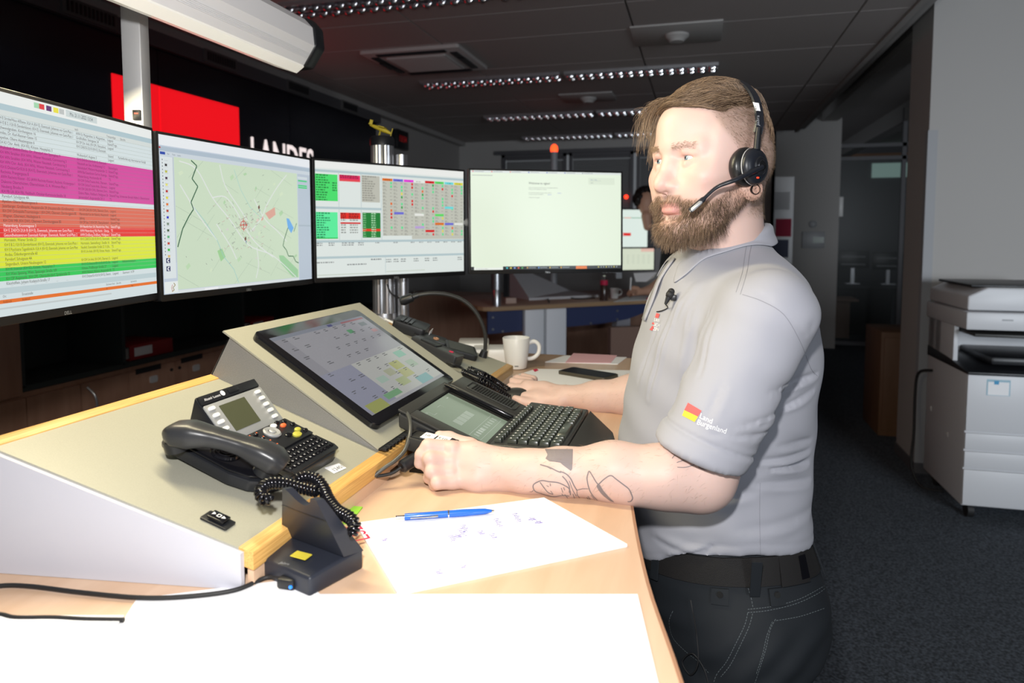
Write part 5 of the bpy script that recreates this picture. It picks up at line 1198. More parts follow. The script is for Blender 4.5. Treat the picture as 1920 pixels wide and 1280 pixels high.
bgscreen(1080, 393, 1218, 463, 5.9, 'upper background monitor with a small red banner, right of the blank web page monitor', f1)
bgscreen(1100, 466, 1230, 506, 5.6, 'lower background monitor with a pale table, right of the blank web page monitor', f2)
# red beacon pole
q = atd(1039, 300, 6.6); t = thing('signal_beacon', 'glowing red signal beacon on a thin pole above the blank monitor', 'signal light', (q.x,q.y,1.0))
zt_ = atd(1039, 285, 6.6).z
b = B(); b.lathe([(.035,1.0),(.035,zt_),(.0,zt_)], 16, M=TR(q.x,q.y,0)); b.ob('pole', 'grey_plastic', parent=t)
b = B(); b.lathe([(.034,zt_),(.036,zt_+.03),(.030,zt_+.055),(.015,zt_+.072),(0,zt_+.076)], 20, M=TR(q.x,q.y,0)); b.ob('lens', 'beacon', parent=t, smooth=60)
b = B(); b.ell(tuple(ony(1174,369,8.965)), .026, 12, 8); b.ob('warning_light', 'led_red', smooth=180, label='tiny red light glowing behind the seated person', cat='light')
# low furniture under and behind the background desk
b = B(); b.box((-1.4, 6.9, .45), (3.2, .5, .9)); b.ob('low_cabinet', 'dark_wood', smooth=None, label='long dark wooden cabinet behind the background desk', cat='cabinet')
b = B(); b.box((-.15, 5.4, .42), (1.1, .06, .84), R=Matrix.Rotation(.5,3,'Z')); b.ob('wood_panel', mat('panel_brown', (.20,.12,.09), .6), smooth=None, label='brown wooden side panel under the background desk', cat='panel')
# ================================================================== copier, cabinet, far office
CM = frame((1.40, 4.115, 0), (1,.02,0), (-.02,1,0))     # front left corner, x right, y back
t = thing('photocopier', 'white office photocopier standing in front of the grey column', 'photocopier', CM @ TR(.30,.30,0))
cw, cd = .62, .60
mat('copier_white', (.62,.63,.66), .4)
b = B(CM); b.box((cw/2, cd/2, .44), (cw, cd, .72), bev=.006); b.ob('body', 'copier_white', parent=t)
for k, (z0, z1) in enumerate(((.085,.285),(.29,.385),(.39,.485),(.49,.80))):
    b = B(CM); b.box((cw/2, -.006, (z0+z1)/2), (cw-.004, .016, z1-z0-.006), bev=.003); dr = b.ob('drawer' if k < 3 else 'front_door', 'copier_white', parent=t)
    if k < 0:
        b = B(CM); b.box((cw*.62, -.0145, z1-.035), (.16, .002, .022)); b.ob('grip', 'grey_plastic', parent=dr, smooth=None)
b = B(CM); b.box((.145, -.0148, .735), (.11, .001, .085), bev=0); lb = b.ob('info_label', mat('label_blue', (.32,.50,.60), .5), parent=t, smooth=None)
b = B(CM); b.box((.145, -.0156, .730), (.098, .001, .070)); b.ob('label_paper', 'paper', parent=lb, smooth=None)
b = B(CM); b.box((.135, -.0165, .762), (.022, .001, .020)); b.ob('label_logo', mat('logo_blue', (.05,.30,.55), .5), parent=lb, smooth=None)
b = B(CM); b.prism([(-.03,.80),(.60,.80),(.60,.86),(.30,.845),(-.03,.815)], 0, cw+.01, M=frame((-.005,0,0),(0,1,0),(0,0,1)), bev=.004); b.ob('output_ledge', 'black_plastic', parent=t)
b = B(CM); b.box((.36, cd/2, .865), (.46, cd-.10, .045), bev=.015); b.ob('tray_step', 'black_plastic', parent=t)
b = B(CM); b.box((.012, cd/2+.10, .93), (.024, cd-.20, .22), bev=.003); b.box((cw/2, cd-.06, .93), (cw, .12, .22)); b.box((.04,cd-.10,.93),(.08,.2,.22)); b.ob('neck_column', 'copier_white', parent=t)
b = B(CM); b.prism([(.03,.0),(.50,-.03),(.62,.05),(.62,.35),(.03,.35)], 1.000, 1.016, bev=.003); b.ob('inner_tray', 'black_soft', parent=t)
b = B(CM); b.box((cw/2-.005, cd/2-.01, 1.085), (cw+.03, cd+.02, .095), bev=.010); b.ob('scanner_bed', 'copier_white', parent=t)
b = B(CM); b.box((.17,-.0225,1.095),(.05,.001,.008)); b.ob('model_plate', 'grey_plastic', parent=t, smooth=None)
b = B(CM); b.prism([(-.01,1.140),(.50,1.140),(.50,1.235),(.44,1.262),(.08,1.262),(-.01,1.215)], 0, cd-.02, M=frame((0,cd-.02,0),(1,0,0),(0,0,1)), bev=.010, seg=3); b.ob('document_feeder', 'copier_white', parent=t)
b = B(CM); b.prism([(.02,.05),(.50,.05),(.50,cd-.06),(.02,cd-.06)], 1.260, 1.274, bev=.005, zf=lambda x,y: 0); b.ob('feeder_lid', 'black_plastic', parent=t)
b = B(CM); b.box((.60,.05,1.14), (.16,.14,.03), R=Matrix.Rotation(.5,3,'X')); b.ob('operating_panel', 'copier_white', parent=t, smooth=None)
for (x, y) in ((.06,.06),(.56,.06),(.06,.54),(.56,.54)):
    b = B(CM); b.cyl((x-.015,y,.040),(x+.015,y,.040),.040,n=20); b.ob('caster', 'rubber', parent=t)
b = B(CM); b.prism([(.0,.0),(.03,-.012),(.0,-.03)], 0, .004, M=frame((-.002,.22,.42),(0,1,0),(0,0,1))); b.prism([(.0,.0),(.03,-.012),(.0,-.03)], 0, .004, M=frame((-.002,.50,.50),(0,1,0),(0,0,1))); b.ob('side_grips', 'white_plastic', parent=t, smooth=None)
b = B(); b.tube(spline([tuple(CM @ Vector((-.004,.50,.72))), tuple(CM @ Vector((-.04,.62,.68))), tuple(CM @ Vector((-.05,.64,.55))), tuple(CM @ Vector((-.06,.60,.30))), tuple(CM @ Vector((-.09,.52,.12))), tuple(CM @ Vector((-.05,.45,.012))), tuple(CM @ Vector((.05,.40,.012)))],6), .008, 8); b.ob('power_cable', 'rubber', smooth=60, label='black power cable hanging down behind the photocopier to the floor', cat='cable')
# brown cabinet behind the column, glimpsed left of it
q = onz(1645, 822, 0)
b = B(); b.box((1.60, 5.95, .40), (.48, .50, .80), bev=.004); wc = b.ob('brown_cabinet', mat('cab_brown', (.20,.105,.055), .55, wood=((.17,.085,.04),3.,(6,6,1))), smooth=40, label='low brown cabinet standing behind the grey column', cat='cabinet')
b = B(); b.box((1.60, 5.695, .40), (.44, .012, .72), bev=.003); b.ob('door', 'cab_brown', parent=wc)
# wall panel on the far pillar
def wallbox(px0, py0, px1, py1, Y, name, label, cat, m, th=.03):
    a = ony(px0, py0, Y); c = ony(px1, py1, Y); b = B(); b.box(((a.x+c.x)/2, Y-th/2, (a.z+c.z)/2), (abs(c.x-a.x), th, abs(a.z-c.z)), bev=.004); return b.ob(name, m, smooth=40, label=label, cat=cat), a, c
o_, a, c = wallbox(1504, 434, 1545, 465, 9.9, 'alarm_panel', 'grey wall panel with a small green display on the far pillar', 'wall panel', 'grey_plastic')
b = B(); b.box(((a.x+c.x)/2+.06, 9.866, (a.z+c.z)/2), (.14,.004,.08)); b.ob('display', mat('lcd_dim', (.05,.10,.06), .3), parent=o_, smooth=None)
b = B(); z_ = ony(1524,420,9.9); b.lathe([(.05,0),(.05,.02),(.035,.03),(0,.03)], 20, M=frame((z_.x,9.9,z_.z),(1,0,0),(0,0,1))); b.ob('round_sensor', 'grey_plastic', smooth=50, label='small round sensor on the pillar above the grey wall panel', cat='sensor')
b = B(); a = ony(1563,380,9.86); c = ony(1563,400,9.86); b.box((1.83, 9.95, a.z-.05), (.05,.03,.26), bev=.005); b.ob('door_pull', 'white_plastic', smooth=40, label='pale vertical handle at the right edge of the far pillar', cat='handle')
# office behind the glass: desks, screens seen from behind, a lit window
mat('dim_desk', (.12,.12,.13), .6); mat('lit_window', (.3,.5,.45), .5, emit=(.30,.46,.42), es=.5)
t = thing('office_desk', 'dark desk with side panels behind the glass partition', 'desk', (2.7, 11.6, 0))
b = B(); b.box((2.75, 11.7, .74), (1.9, .9, .03)); b.ob('worktop', 'dim_desk', parent=t, smooth=None)
b = B(); b.box((2.35, 11.25, .37), (.9, .03, .70)); b.ob('front_board', 'black_plastic', parent=t, smooth=None)
for x in (1.84, 3.0): b = B(); b.box((x, 11.7, .36), (.10, .8, .72)); b.ob('leg', 'grey_plastic', parent=t, smooth=None)
b = B(); b.box((1.95, 10.75, .60), (.5,.5,.03)); b.box((1.95,10.95,.2925),(.45,.04,.585)); b.ob('wooden_stool', 'beech_dim', smooth=None, label='small wooden side table behind the glass partition', cat='table')
for k, (x, z) in enumerate(((2.35,1.12),(2.85,1.10))):
    t = thing('office_monitor', ['monitor seen from behind in the glazed office, left one','monitor seen from behind in the glazed office, right one'][k], 'monitor', (x,11.7,.755), 'monitors in the glazed office')
    b = B(); b.box((x,11.7,z+.02), (.46,.03,.28), bev=.005); b.ob('casing', 'bezel', parent=t)
    b = B(); b.box((x,11.72,.9), (.05,.04,.29)); b.box((x,11.72,.762), (.2,.16,.014)); b.ob('stand', 'alu', parent=t, smooth=None)
    b = B(); b.box((x,11.683,z+.06), (.34,.004,.022)); b.box((x,11.683,z-.06), (.34,.004,.022)); b.ob('vent_strip', 'grey_plastic', parent=t, smooth=None)
a = ony(1641,306,14.95); c = ony(1686,332,14.95)
b = B(); b.box(((a.x+c.x)/2+.1,14.97,(a.z+c.z)/2), (c.x-a.x+.3,.03,a.z-c.z)); b.ob('window_5', 'lit_window', kind='structure', smooth=None)
b = B(); b.box((3.4,14.9,3.05), (3.,.08,.10)); b.ob('trim_9', mat('warm_trim', (.30,.16,.09), .6), kind='structure', smooth=None)
# plant and shelf at the right edge
t = thing('potted_plant', 'tall dark leafy plant right of the grey column', 'plant', (3.35, 6.4, 0))
b = B(); b.lathe([(.13,0),(.17,.30),(.18,.34),(.15,.34),(.14,.30)], 24, M=TR(3.35,6.4,0)); b.ob('pot', 'grey_plastic', parent=t)
b = B(); b.tube([(3.35,6.4,.3),(3.33,6.4,.9),(3.37,6.42,1.5)], .014, 8); b.ob('stem', 'dark_wood', parent=t)
b = B(); r_ = random.Random(9)
for i in range(90):
    z = r_.uniform(.7,2.0); a = r_.uniform(0,6.28); L_ = r_.uniform(.14,.3); p = Vector((3.35,6.4,z)); d_ = Vector((math.cos(a),math.sin(a),r_.uniform(-.1,.5))).normalized(); s_ = d_.cross(UPV).normalized(); up_ = s_.cross(d_)
    q = [p+d_*(.08+L_*f)+up_*(-.25*L_*f*f) for f in (0,.35,.7,1)]; ww = (.004,.04,.034,.002)
    b.raw([q[k]+s_*ww[k]*sg for k in range(4) for sg in (-1,1)], [(0,1,3,2),(2,3,5,4),(4,5,7,6)])
b.ob('leaves', mat('leaf', (.02,.06,.02), .45), parent=t, smooth=180)
b = B(); b.box((2.75, 4.9, .62), (.9, .5, 1.24)); sh_ = b.ob('side_cabinet', 'alu_white', smooth=None, label='pale side cabinet right of the photocopier with a white top', cat='cabinet')
b = B(); b.box((2.75, 4.9, 1.25), (.94, .54, .03)); b.ob('top', 'white_panel', parent=sh_, smooth=None)
b = B(); b.box((2.62, 4.75, 1.285), (.22,.30,.03), R=Matrix.Rotation(.2,3,'Z')); b.ob('paper_stack', 'paper', smooth=None, label='stack of papers on the side cabinet right of the photocopier', cat='papers')
# ================================================================== figures: signed distance fields meshed into one continuous surface
class Fld:
    def __init__(s, xs, ys, zs):
        s.x, s.y, s.z = [np.asarray(a, np.float32) for a in (xs, ys, zs)]
        s.D = np.full((len(xs), len(ys), len(zs)), .3, np.float32)
    def sl(s, lo, hi):
        out = []
        for a, l, h in zip((s.x, s.y, s.z), lo, hi):
            i0, i1 = np.searchsorted(a, l), np.searchsorted(a, h)
            out.append(slice(max(0, i0-1), min(len(a), i1+1)))
        return tuple(out)
    def P(s, sl): return s.x[sl[0]][:, None, None], s.y[sl[1]][None, :, None], s.z[sl[2]][None, None, :]
    def put(s, sl, d, k, cut=False):
        if s.D[sl].size == 0: return
        A = s.D[sl]
        if cut: A = -A
        h = np.maximum(k-np.abs(A-d), 0)/max(k, 1e-6); r = np.minimum(A, d)-h*h*k*.25
        s.D[sl] = -r if cut else r
    def cone(s, a, b, ra, rb, k=.01, cut=False, pad=.035):
        a = np.array(a, float); b = np.array(b, float); m = max(ra, rb)+pad
        sl = s.sl(np.minimum(a, b)-m, np.maximum(a, b)+m); X, Y, Z = s.P(sl)
        ba = b-a; L2 = float(ba @ ba)+1e-12
        t = np.clip(((X-a[0])*ba[0]+(Y-a[1])*ba[1]+(Z-a[2])*ba[2])/L2, 0, 1)
        d = np.sqrt((X-a[0]-t*ba[0])**2+(Y-a[1]-t*ba[1])**2+(Z-a[2]-t*ba[2])**2)-(ra+(rb-ra)*t)
        s.put(sl, d.astype(np.float32), k, cut)
    def chain(s, pts, rs, k=.01, **kw):
        for i in range(len(pts)-1): s.cone(pts[i], pts[i+1], rs[i], rs[i+1], k, **kw)
    def ell(s, c, r, ax=None, k=.01, cut=False, pad=.035, fn=None):
        c = np.array(c, float); m = max(r)+pad
        sl = s.sl(c-m, c+m); X, Y, Z = s.P(sl); X = X-c[0]; Y = Y-c[1]; Z = Z-c[2]
        if ax is None: u, v, w_ = X+0*Y+0*Z, Y+0*X+0*Z, Z+0*X+0*Y
        else: u, v, w_ = [X*a[0]+Y*a[1]+Z*a[2] for a in ax]
        k0 = np.sqrt((u/r[0])**2+(v/r[1])**2+(w_/r[2])**2); k1 = np.sqrt((u/r[0]**2)**2+(v/r[1]**2)**2+(w_/r[2]**2)**2)+1e-9
        d = k0*(k0-1)/k1
        if fn is not None: d = fn(d, u, v, w_)
        s.put(sl, d.astype(np.float32), k, cut)
    def mesh(s):
        D = s.D; ins = D < 0; n = D.shape
        c = np.zeros(tuple(k-1 for k in n), np.uint8)
        for i in (0,1):
            for j in (0,1):
                for k in (0,1): c += ins[i:n[0]-1+i, j:n[1]-1+j, k:n[2]-1+k]
        act = (c > 0) & (c < 8); idx = np.argwhere(act); N = len(idx)
        vid = np.full(c.shape, -1, np.int32); vid[act] = np.arange(N)
        val = {}
        for i in (0,1):
            for j in (0,1):
                for k in (0,1): val[i,j,k] = D[idx[:,0]+i, idx[:,1]+j, idx[:,2]+k]
        acc = np.zeros((N,3)); cnt = np.zeros(N)
        cs = [(i,j,k) for i in (0,1) for j in (0,1) for k in (0,1)]
        for a in cs:
            for ax in range(3):
                if a[ax]: continue
                b_ = list(a); b_[ax] = 1; b_ = tuple(b_)
                va, vb = val[a], val[b_]; m = (va < 0) != (vb < 0)
                t = np.where(m, va/(va-vb+1e-12), 0)
                p = np.zeros((N,3)); p[:] = a; p[:,ax] += t
                acc[m] += p[m]; cnt[m] += 1
        q = acc/cnt[:,None]
        G = [s.x, s.y, s.z]; V = np.empty((N,3))
        for ax in range(3):
            g = G[ax]; i0 = idx[:,ax]; V[:,ax] = g[i0]*(1-q[:,ax])+g[i0+1]*q[:,ax]
        faces = []
        for ax in range(3):
            u, v = (ax+1) % 3, (ax+2) % 3
            A = ins.take(range(0, n[ax]-1), ax); Bn = ins.take(range(1, n[ax]), ax)
            e = np.argwhere(A != Bn)
            e = e[(e[:,u] > 0) & (e[:,v] > 0) & (e[:,u] < n[u]-1) & (e[:,v] < n[v]-1)]
            flip = A[e[:,0], e[:,1], e[:,2]]
            def g(du, dv):
                w_ = e.copy(); w_[:,u] += du; w_[:,v] += dv; return vid[w_[:,0], w_[:,1], w_[:,2]]
            f = np.stack([g(-1,-1), g(0,-1), g(0,0), g(-1,0)], 1)
            f[~flip] = f[~flip][:, ::-1]; faces.append(f)
        return V, np.concatenate(faces)
def np_mesh(name, V, Fc):
    me = bpy.data.meshes.new(name); me.vertices.add(len(V)); me.vertices.foreach_set('co', V.astype(np.float32).ravel())
    me.loops.add(Fc.size); me.loops.foreach_set('vertex_index', Fc.astype(np.int32).ravel())
    me.polygons.add(len(Fc)); me.polygons.foreach_set('loop_start', np.arange(0, Fc.size, Fc.shape[1], dtype=np.int32)); me.polygons.foreach_set('loop_total', np.full(len(Fc), Fc.shape[1], np.int32))
    me.update(calc_edges=True); return me
def relax(V, Fc, it=1, lam=.5):
    n = len(V); e = np.concatenate([Fc[:,[0,1]], Fc[:,[1,2]], Fc[:,[2,3]], Fc[:,[3,0]]]); e = np.concatenate([e, e[:,::-1]])
    for _ in range(it):
        acc = np.stack([np.bincount(e[:,0], V[e[:,1],a], n) for a in range(3)], 1); c = np.bincount(e[:,0], minlength=n)[:,None]
        V = V+(acc/np.maximum(c,1)-V)*lam
    return V
def normals(V, Fc):
    a = V[Fc[:,2]]-V[Fc[:,0]]; b_ = V[Fc[:,3]]-V[Fc[:,1]]; fn = np.cross(a, b_); N = np.zeros_like(V)
    for k in range(4):
        for ax in range(3): N[:,ax] += np.bincount(Fc[:,k], fn[:,ax], len(V))
    return N/np.maximum(np.linalg.norm(N, axis=1, keepdims=True), 1e-12)
def grid(*seg):
    out = []
    for lo, hi, h in seg: out += list(np.arange(lo, hi-1e-6, h))
    return out+[seg[-1][1]]
def setcol(me, C):
    a = me.color_attributes.new('Skin', 'FLOAT_COLOR', 'POINT'); Q = np.ones((len(C),4), np.float32); Q[:,:3] = C; a.data.foreach_set('color', Q.ravel())
def A3(v): return np.array(v, float)
def at(x, y, d): return A3(atd(x, y, d))
sm = lambda e0, e1, x: (lambda t: t*t*(3-2*t))(np.clip((x-e0)/(e1-e0), 0, 1))

# ---- frames of the standing man
TC = at(1362, 436, 1.23); TC[2] = 0
BF = -A3(rt); BL = -A3(fw0)                      # body forward (to the left of the photo) and his left (towards the camera)
def tb(f, l, z): return np.array([TC[0]+BF[0]*f+BL[0]*l, TC[1]+BF[1]*f+BL[1]*l, z])
a_ = math.radians(46)
HFd = np.array([-math.sin(a_), -math.cos(a_), 0]); HFd = HFd/np.linalg.norm(HFd); HLd = np.cross([0,0,1], HFd); HUd = np.array([0,0,1.])
HO = at(1333, 300, 1.16); HO[2] = 1.668
def hd_(f, l, u): return HO+HFd*f+HLd*l+HUd*u
HAX = (HFd, HLd, HUd)
SLn, ELn, WLn = at(1438,592,1.035), at(1312,893,1.005), at(950,884,1.052)
SRn, ERn, WRn = tb(-.0,-.185,1.425), at(1275,750,1.45), at(1062,744,1.56)
# ---- the body
xs = grid((-.44,-.02,.0026),(-.02,.30,.0018),(.30,.36,.006)); ys = grid((.90,1.00,.0026),(1.00,1.29,.0018),(1.29,1.40,.005),(1.40,1.68,.0034)); zs = grid((.86,1.13,.010),(1.13,1.27,.0025),(1.27,1.48,.006),(1.48,1.83,.0018))
Bd = Fld(xs, ys, zs)
# torso (kept a little inside the shirt) and neck
for z, f0, f1, w_ in ((.95,.115,-.13,.155),(1.05,.13,-.125,.155),(1.15,.135,-.12,.15),(1.25,.12,-.12,.155),(1.33,.10,-.12,.16),(1.40,.08,-.115,.15)):
    Bd.ell(tb((f0+f1)/2, 0, z), ((f0-f1)/2, w_, .09), (BF, BL, (0,0,1)), .03)
Bd.cone(tb(-.015,.09,1.435), tb(-.015,-.09,1.435), .045, .045, .03)
Bd.cone(hd_(-.030,0,-.075), tb(.004,0,1.44), .057, .066, .03)
Bd.cone(hd_(-.050,0,-.05), tb(-.020,0,1.45), .042, .052, .03)
# arms
Bd.chain([tb(-.01,.12,1.41), SLn+np.array([0,0,-.01]), ELn], [.05,.052,.050], .02)
Bd.chain([ELn+[0.004,0,.0], at(1250,892,1.0), at(1150,884,1.015), at(1050,885,1.03), at(985,886,1.045), WLn], [.0455,.0440,.0425,.0345,.0300,.0275], .02)
Bd.cone(at(1300,905,1.0), at(1190,905,1.0), .036, .030, .02)
Bd.cone(at(1000,880,1.04), at(930,878,1.06), .028, .026, .015)
Bd.chain([tb(-.01,-.12,1.41), SRn, ERn], [.05,.054,.050], .02)
Bd.chain([ERn, at(1190,742,1.50), at(1120,744,1.53), WRn], [.048,.046,.034,.025], .02)
# near hand: back of the hand toward the camera, fingers curled around the keyboard's edge
def P3(*a): return at(*a)
Bd.chain([P3(955,880,1.058), P3(900,876,1.062), P3(862,868,1.066)], [.027,.0285,.0230], .012)
Bd.chain([P3(950,868,1.060), P3(890,852,1.070), P3(858,845,1.074)], [.021,.020,.0155], .010)
Bd.chain([P3(945,898,1.050), P3(895,900,1.046), P3(862,898,1.046)], [.0195,.0185,.0145], .010)
fing = [ # index, middle, ring, little
 ([(850,840,1.072),(803,836,1.064),(790,852,1.060),(786,869,1.060)], [.0125,.0118,.0102,.0085]),
 ([(848,863,1.062),(807,860,1.046),(801,873,1.058),(815,880,1.075)], [.0125,.0118,.0100,.0090]),
 ([(848,884,1.052),(810,884,1.036),(805,895,1.050),(820,899,1.067)], [.0122,.0112,.0095,.0085]),
 ([(852,904,1.043),(820,905,1.026),(815,912,1.040),(830,914,1.055)], [.0115,.0102,.0088,.0080])]
for pts, rs in fing:
    pts = [P3(*p) for p in pts]
    for p_, r_ in zip(pts, rs): p_[2] = max(p_[2], DZ+r_-.001)
    Bd.chain(pts, rs, .0035)
for (x, y, d, r_) in ((848,841,1.063,.0110),(846,862,1.054,.0110),(846,883,1.045,.0105),(850,903,1.038,.0100)): Bd.ell(P3(x,y,d), (r_,r_,r_), None, .006)
Bd.chain([P3(925,862,1.085), P3(880,838,1.105), P3(842,822,1.115), P3(824,817,1.112)], [.017,.0150,.0115,.0090], .006)
# far hand resting on the mouse
for pts, rs in (([(1058,742,1.565),(1020,735,1.60),(990,727,1.62)],[.024,.024,.020]),([(1050,752,1.55),(1010,748,1.575),(985,745,1.585)],[.018,.018,.014])): Bd.chain([P3(*p) for p in pts], rs, .012)
for pts, rs in (([(992,722,1.63),(962,716,1.655),(945,730,1.66),(938,741,1.658)],[.0135,.0110,.0098,.0085]),([(988,731,1.61),(958,726,1.63),(946,738,1.635),(942,746,1.63)],[.0130,.0108,.0095,.0082]),
                ([(994,716,1.65),(970,710,1.68),(952,722,1.69),(944,734,1.69)],[.0125,.0105,.0092,.008]),([(1000,712,1.67),(982,706,1.70),(966,716,1.71),(958,726,1.71)],[.0115,.0092,.0085,.0075]),
                ([(1030,752,1.56),(1000,757,1.56),(978,752,1.565),(966,747,1.572)],[.0150,.0125,.0105,.0085])): Bd.chain([P3(*p) for p in pts], rs, .004)
# head
def E(c, r, k=.012, cut=False): Bd.ell(hd_(*c), r, HAX, k, cut)
def Cn(a, b_, ra, rb, k=.01, cut=False): Bd.cone(hd_(*a), hd_(*b_), ra, rb, k, cut)
E((-.008,0,.035), (.100,.078,.092)); E((.025,0,.040), (.068,.070,.068), .02); E((-.05,0,.0), (.055,.066,.06), .03)
E((.040,0,-.035), (.052,.062,.075), .025)
for s in (-1, 1):
    Cn((-.005,s*.058,-.045), (.045,s*.040,-.100), .022, .020, .03); Cn((.045,s*.040,-.100), (.078,s*.012,-.112), .020, .018, .02)
    E((.060,s*.046,-.030), (.026,.026,.024), .025); E((.058,s*.034,-.064), (.026,.028,.026), .02)
    E((.020,s*.062,.005), (.035,.014,.040), .03)
E((.080,0,-.113), (.017,.020,.016), .02)
Cn((.075,0,.055), (.078,0,.03), .022, .018, .03)
for s in (-1, 1): Cn((.082,s*.010,.016), (.070,s*.046,.016), .0105, .0100, .018)
# sockets, eyeballs covered by lids with an almond opening
for s in (-1, 1):
    E((.099,s*.033,.0), (.017,.019,.0115), .014, True)
Bd.chain([hd_(.080,0,.010), hd_(.092,0,-.010), hd_(.1055,0,-.034), hd_(.1095,0,-.0415)], [.0100,.0095,.0100,.0110], .010)
Cn((.078,0,.0), (.090,0,-.040), .014, .016, .014)
for s in (-1, 1):
    E((.095,s*.0145,-.0435), (.0125,.0088,.0085), .006); E((.1005,s*.0070,-.0535), (.0060,.0035,.0030), .003, True)
    E((.072,s*.024,-.052), (.018,.014,.014), .02)
EC = {}
for s in (-1, 1):
    c = hd_(.0735, s*.0325, 0.0); EC[s] = c
    def lid(d, u, v, w_, s=s):
        # almond opening, only on the front
        vv = v*s; half = .0046*np.sqrt(np.clip(1-(np.abs(vv)/.0152)**2.0, 0, 1))
        mid = .0004+vv*.06
        cutd = np.maximum(np.maximum(np.abs(w_-mid)-half, -(u-.002)), np.abs(vv)-.0150)
        return np.maximum(d, -cutd)
    Bd.ell(c, (.0140,.0142,.0140), HAX, .003, fn=lid)
    Bd.chain([hd_(.0855,s*.020,.0075), hd_(.0875,s*.032,.0105), hd_(.081,s*.046,.0065)], [.0028,.0036,.0030], .006)
    Bd.chain([hd_(.0845,s*.022,-.0075), hd_(.0855,s*.033,-.0095), hd_(.079,s*.045,-.006)], [.0022,.0024,.0022], .007)
# mouth
Bd.chain([hd_(.080,-.024,-.0755), hd_(.0905,-.010,-.0720), hd_(.0925,0,-.0728), hd_(.0905,.010,-.0720), hd_(.080,.024,-.0755)], [.0030,.0042,.0040,.0042,.0030], .006)
Bd.chain([hd_(.079,-.021,-.0780), hd_(.0895,-.009,-.0815), hd_(.0910,0,-.0822), hd_(.0895,.009,-.0815), hd_(.079,.021,-.0780)], [.0032,.0048,.0050,.0048,.0032], .006)
Bd.chain([hd_(.083,-.027,-.0772), hd_(.0965,-.010,-.0768), hd_(.0985,0,-.0768), hd_(.0965,.010,-.0768), hd_(.083,.027,-.0772)], [.0011,.0014,.0014,.0014,.0011], .0025, cut=True)
E((.089,0,-.061), (.008,.022,.012), .012); E((.097,0,-.060), (.004,.0028,.008), .005, True); E((.090,0,-.0955), (.008,.020,.004), .010, True)
# ears
for s in (-1, 1):
    ax = (HFd*.86-HLd*s*.5, HLd*s*.86+HFd*.5, HUd)
    Bd.ell(hd_(-.012,s*.082,-.008), (.019,.0065,.031), ax, .004); Bd.ell(hd_(-.008,s*.0905,-.005), (.011,.006,.018), ax, .004, cut=True)
    Bd.ell(hd_(-.004,s*.0865,-.049), (.0165,.0060,.0195), ax, .004)
V, Fc = Bd.mesh(); V = relax(V, Fc, 2, .35); del Bd.D
Nb = normals(V, Fc)
q = V-HO; hf, hl, hu = q @ HFd, q @ HLd, q @ HUd
skin = np.array([.61,.432,.380]); Cc = np.tile(skin, (len(V),1)).astype(float)
isH = (hu > -.15) & (np.hypot(hf+.0, hl) < .16)
def tint(m, c): 
    m = np.clip(m, 0, 1)[:,None]*isH[:,None]; Cc[:] = Cc*(1-m)+np.array(c)*m
g = lambda c, r: np.exp(-(((hf-c[0])/r[0])**2+((np.abs(hl)-c[1])/r[1])**2+((hu-c[2])/r[2])**2))
tint(.55*g((.075,.045,-.035),(.03,.025,.03)), (.70,.36,.30)); tint(.6*g((.11,0,-.042),(.02,.018,.015)), (.70,.34,.28)); tint(.5*g((.0,.085,-.02),(.03,.02,.04)), (.85,.36,.28))
tint(.35*g((.08,.033,0),(.02,.02,.014)), (.62,.30,.24))
lip = sm(.0235,.0200,np.abs(hl))*sm(-.0905,-.0875,hu)*sm(-.0655,-.0690,hu+np.abs(hl)*.10)*(hf > .072)
tint(.75*lip, (.60,.25,.23))
# short hair under the combed top, stubble under the beard
tmpl = .045+(hf-.02)*.35
scalp = sm(.052,.030,hf)*sm(-.035,-.015,hu+.45*np.clip(hf,-.1,.05))*(1-g((0,.088,-.012),(.022,.010,.036)))
side = sm(.060,.048,hf+.0*hu)*sm(.0,.03,hu-(hf-.02)*.9)*1.0
hairm = np.clip(sm(.058,.044,hf-.10*np.clip(hu-.03,0,1))*sm(-.01,.012,hu-np.clip((hf-.01)*1.1,0,.08)), 0, 1)
phi = np.degrees(np.arctan2(hu-.03, np.hypot(hf, hl))); th_ = np.degrees(np.arctan2(hl, hf))
PHX, PHY = [-180,-120,-70,-30,0,35,60,85,110,140,180], [5,14,20,30,33,32,27,36,40,20,5]
toph = sm(-2,2,phi-np.interp(th_, PHX, PHY))*isH; tint(.8*toph, (.22,.145,.10))
back = sm(-.02,-.04,hf)*sm(-.10,-.075,hu)
hairm = np.maximum(hairm, back); tint(.66*hairm, (.30,.20,.15))
beard = sm(.0,-.012,(hu+.058)-(.030*sm(.06,.0,hf)))*sm(-.160,-.140,hu)*sm(-.022,-.008,hf)*(1-lip)
beard = beard*sm(-.060,-.067,hu-.0*hf-(.028)*sm(.07,.02,hf))
beard = np.clip(np.maximum(beard, sm(-.022,-.010,hf)*sm(.022,.008,hf)*sm(-.02,-.035,hu)*(np.abs(hl) > .05)*.8), 0, 1)*(1-lip)
must = sm(-.0560,-.0600,hu)*sm(-.0725,-.0700,hu)*sm(.034,.028,np.abs(hl))*(hf > .06); chinp = sm(.020,.012,np.abs(hl))*sm(-.088,-.091,hu)*sm(-.104,-.100,hu)
beard = beard*sm(-.012,.006,hu-(-.078-1.0*np.clip(hf,-.03,.2)))
beard = np.maximum(beard, must)*(1-.75*chinp); tint(.62*beard, (.30,.17,.11))
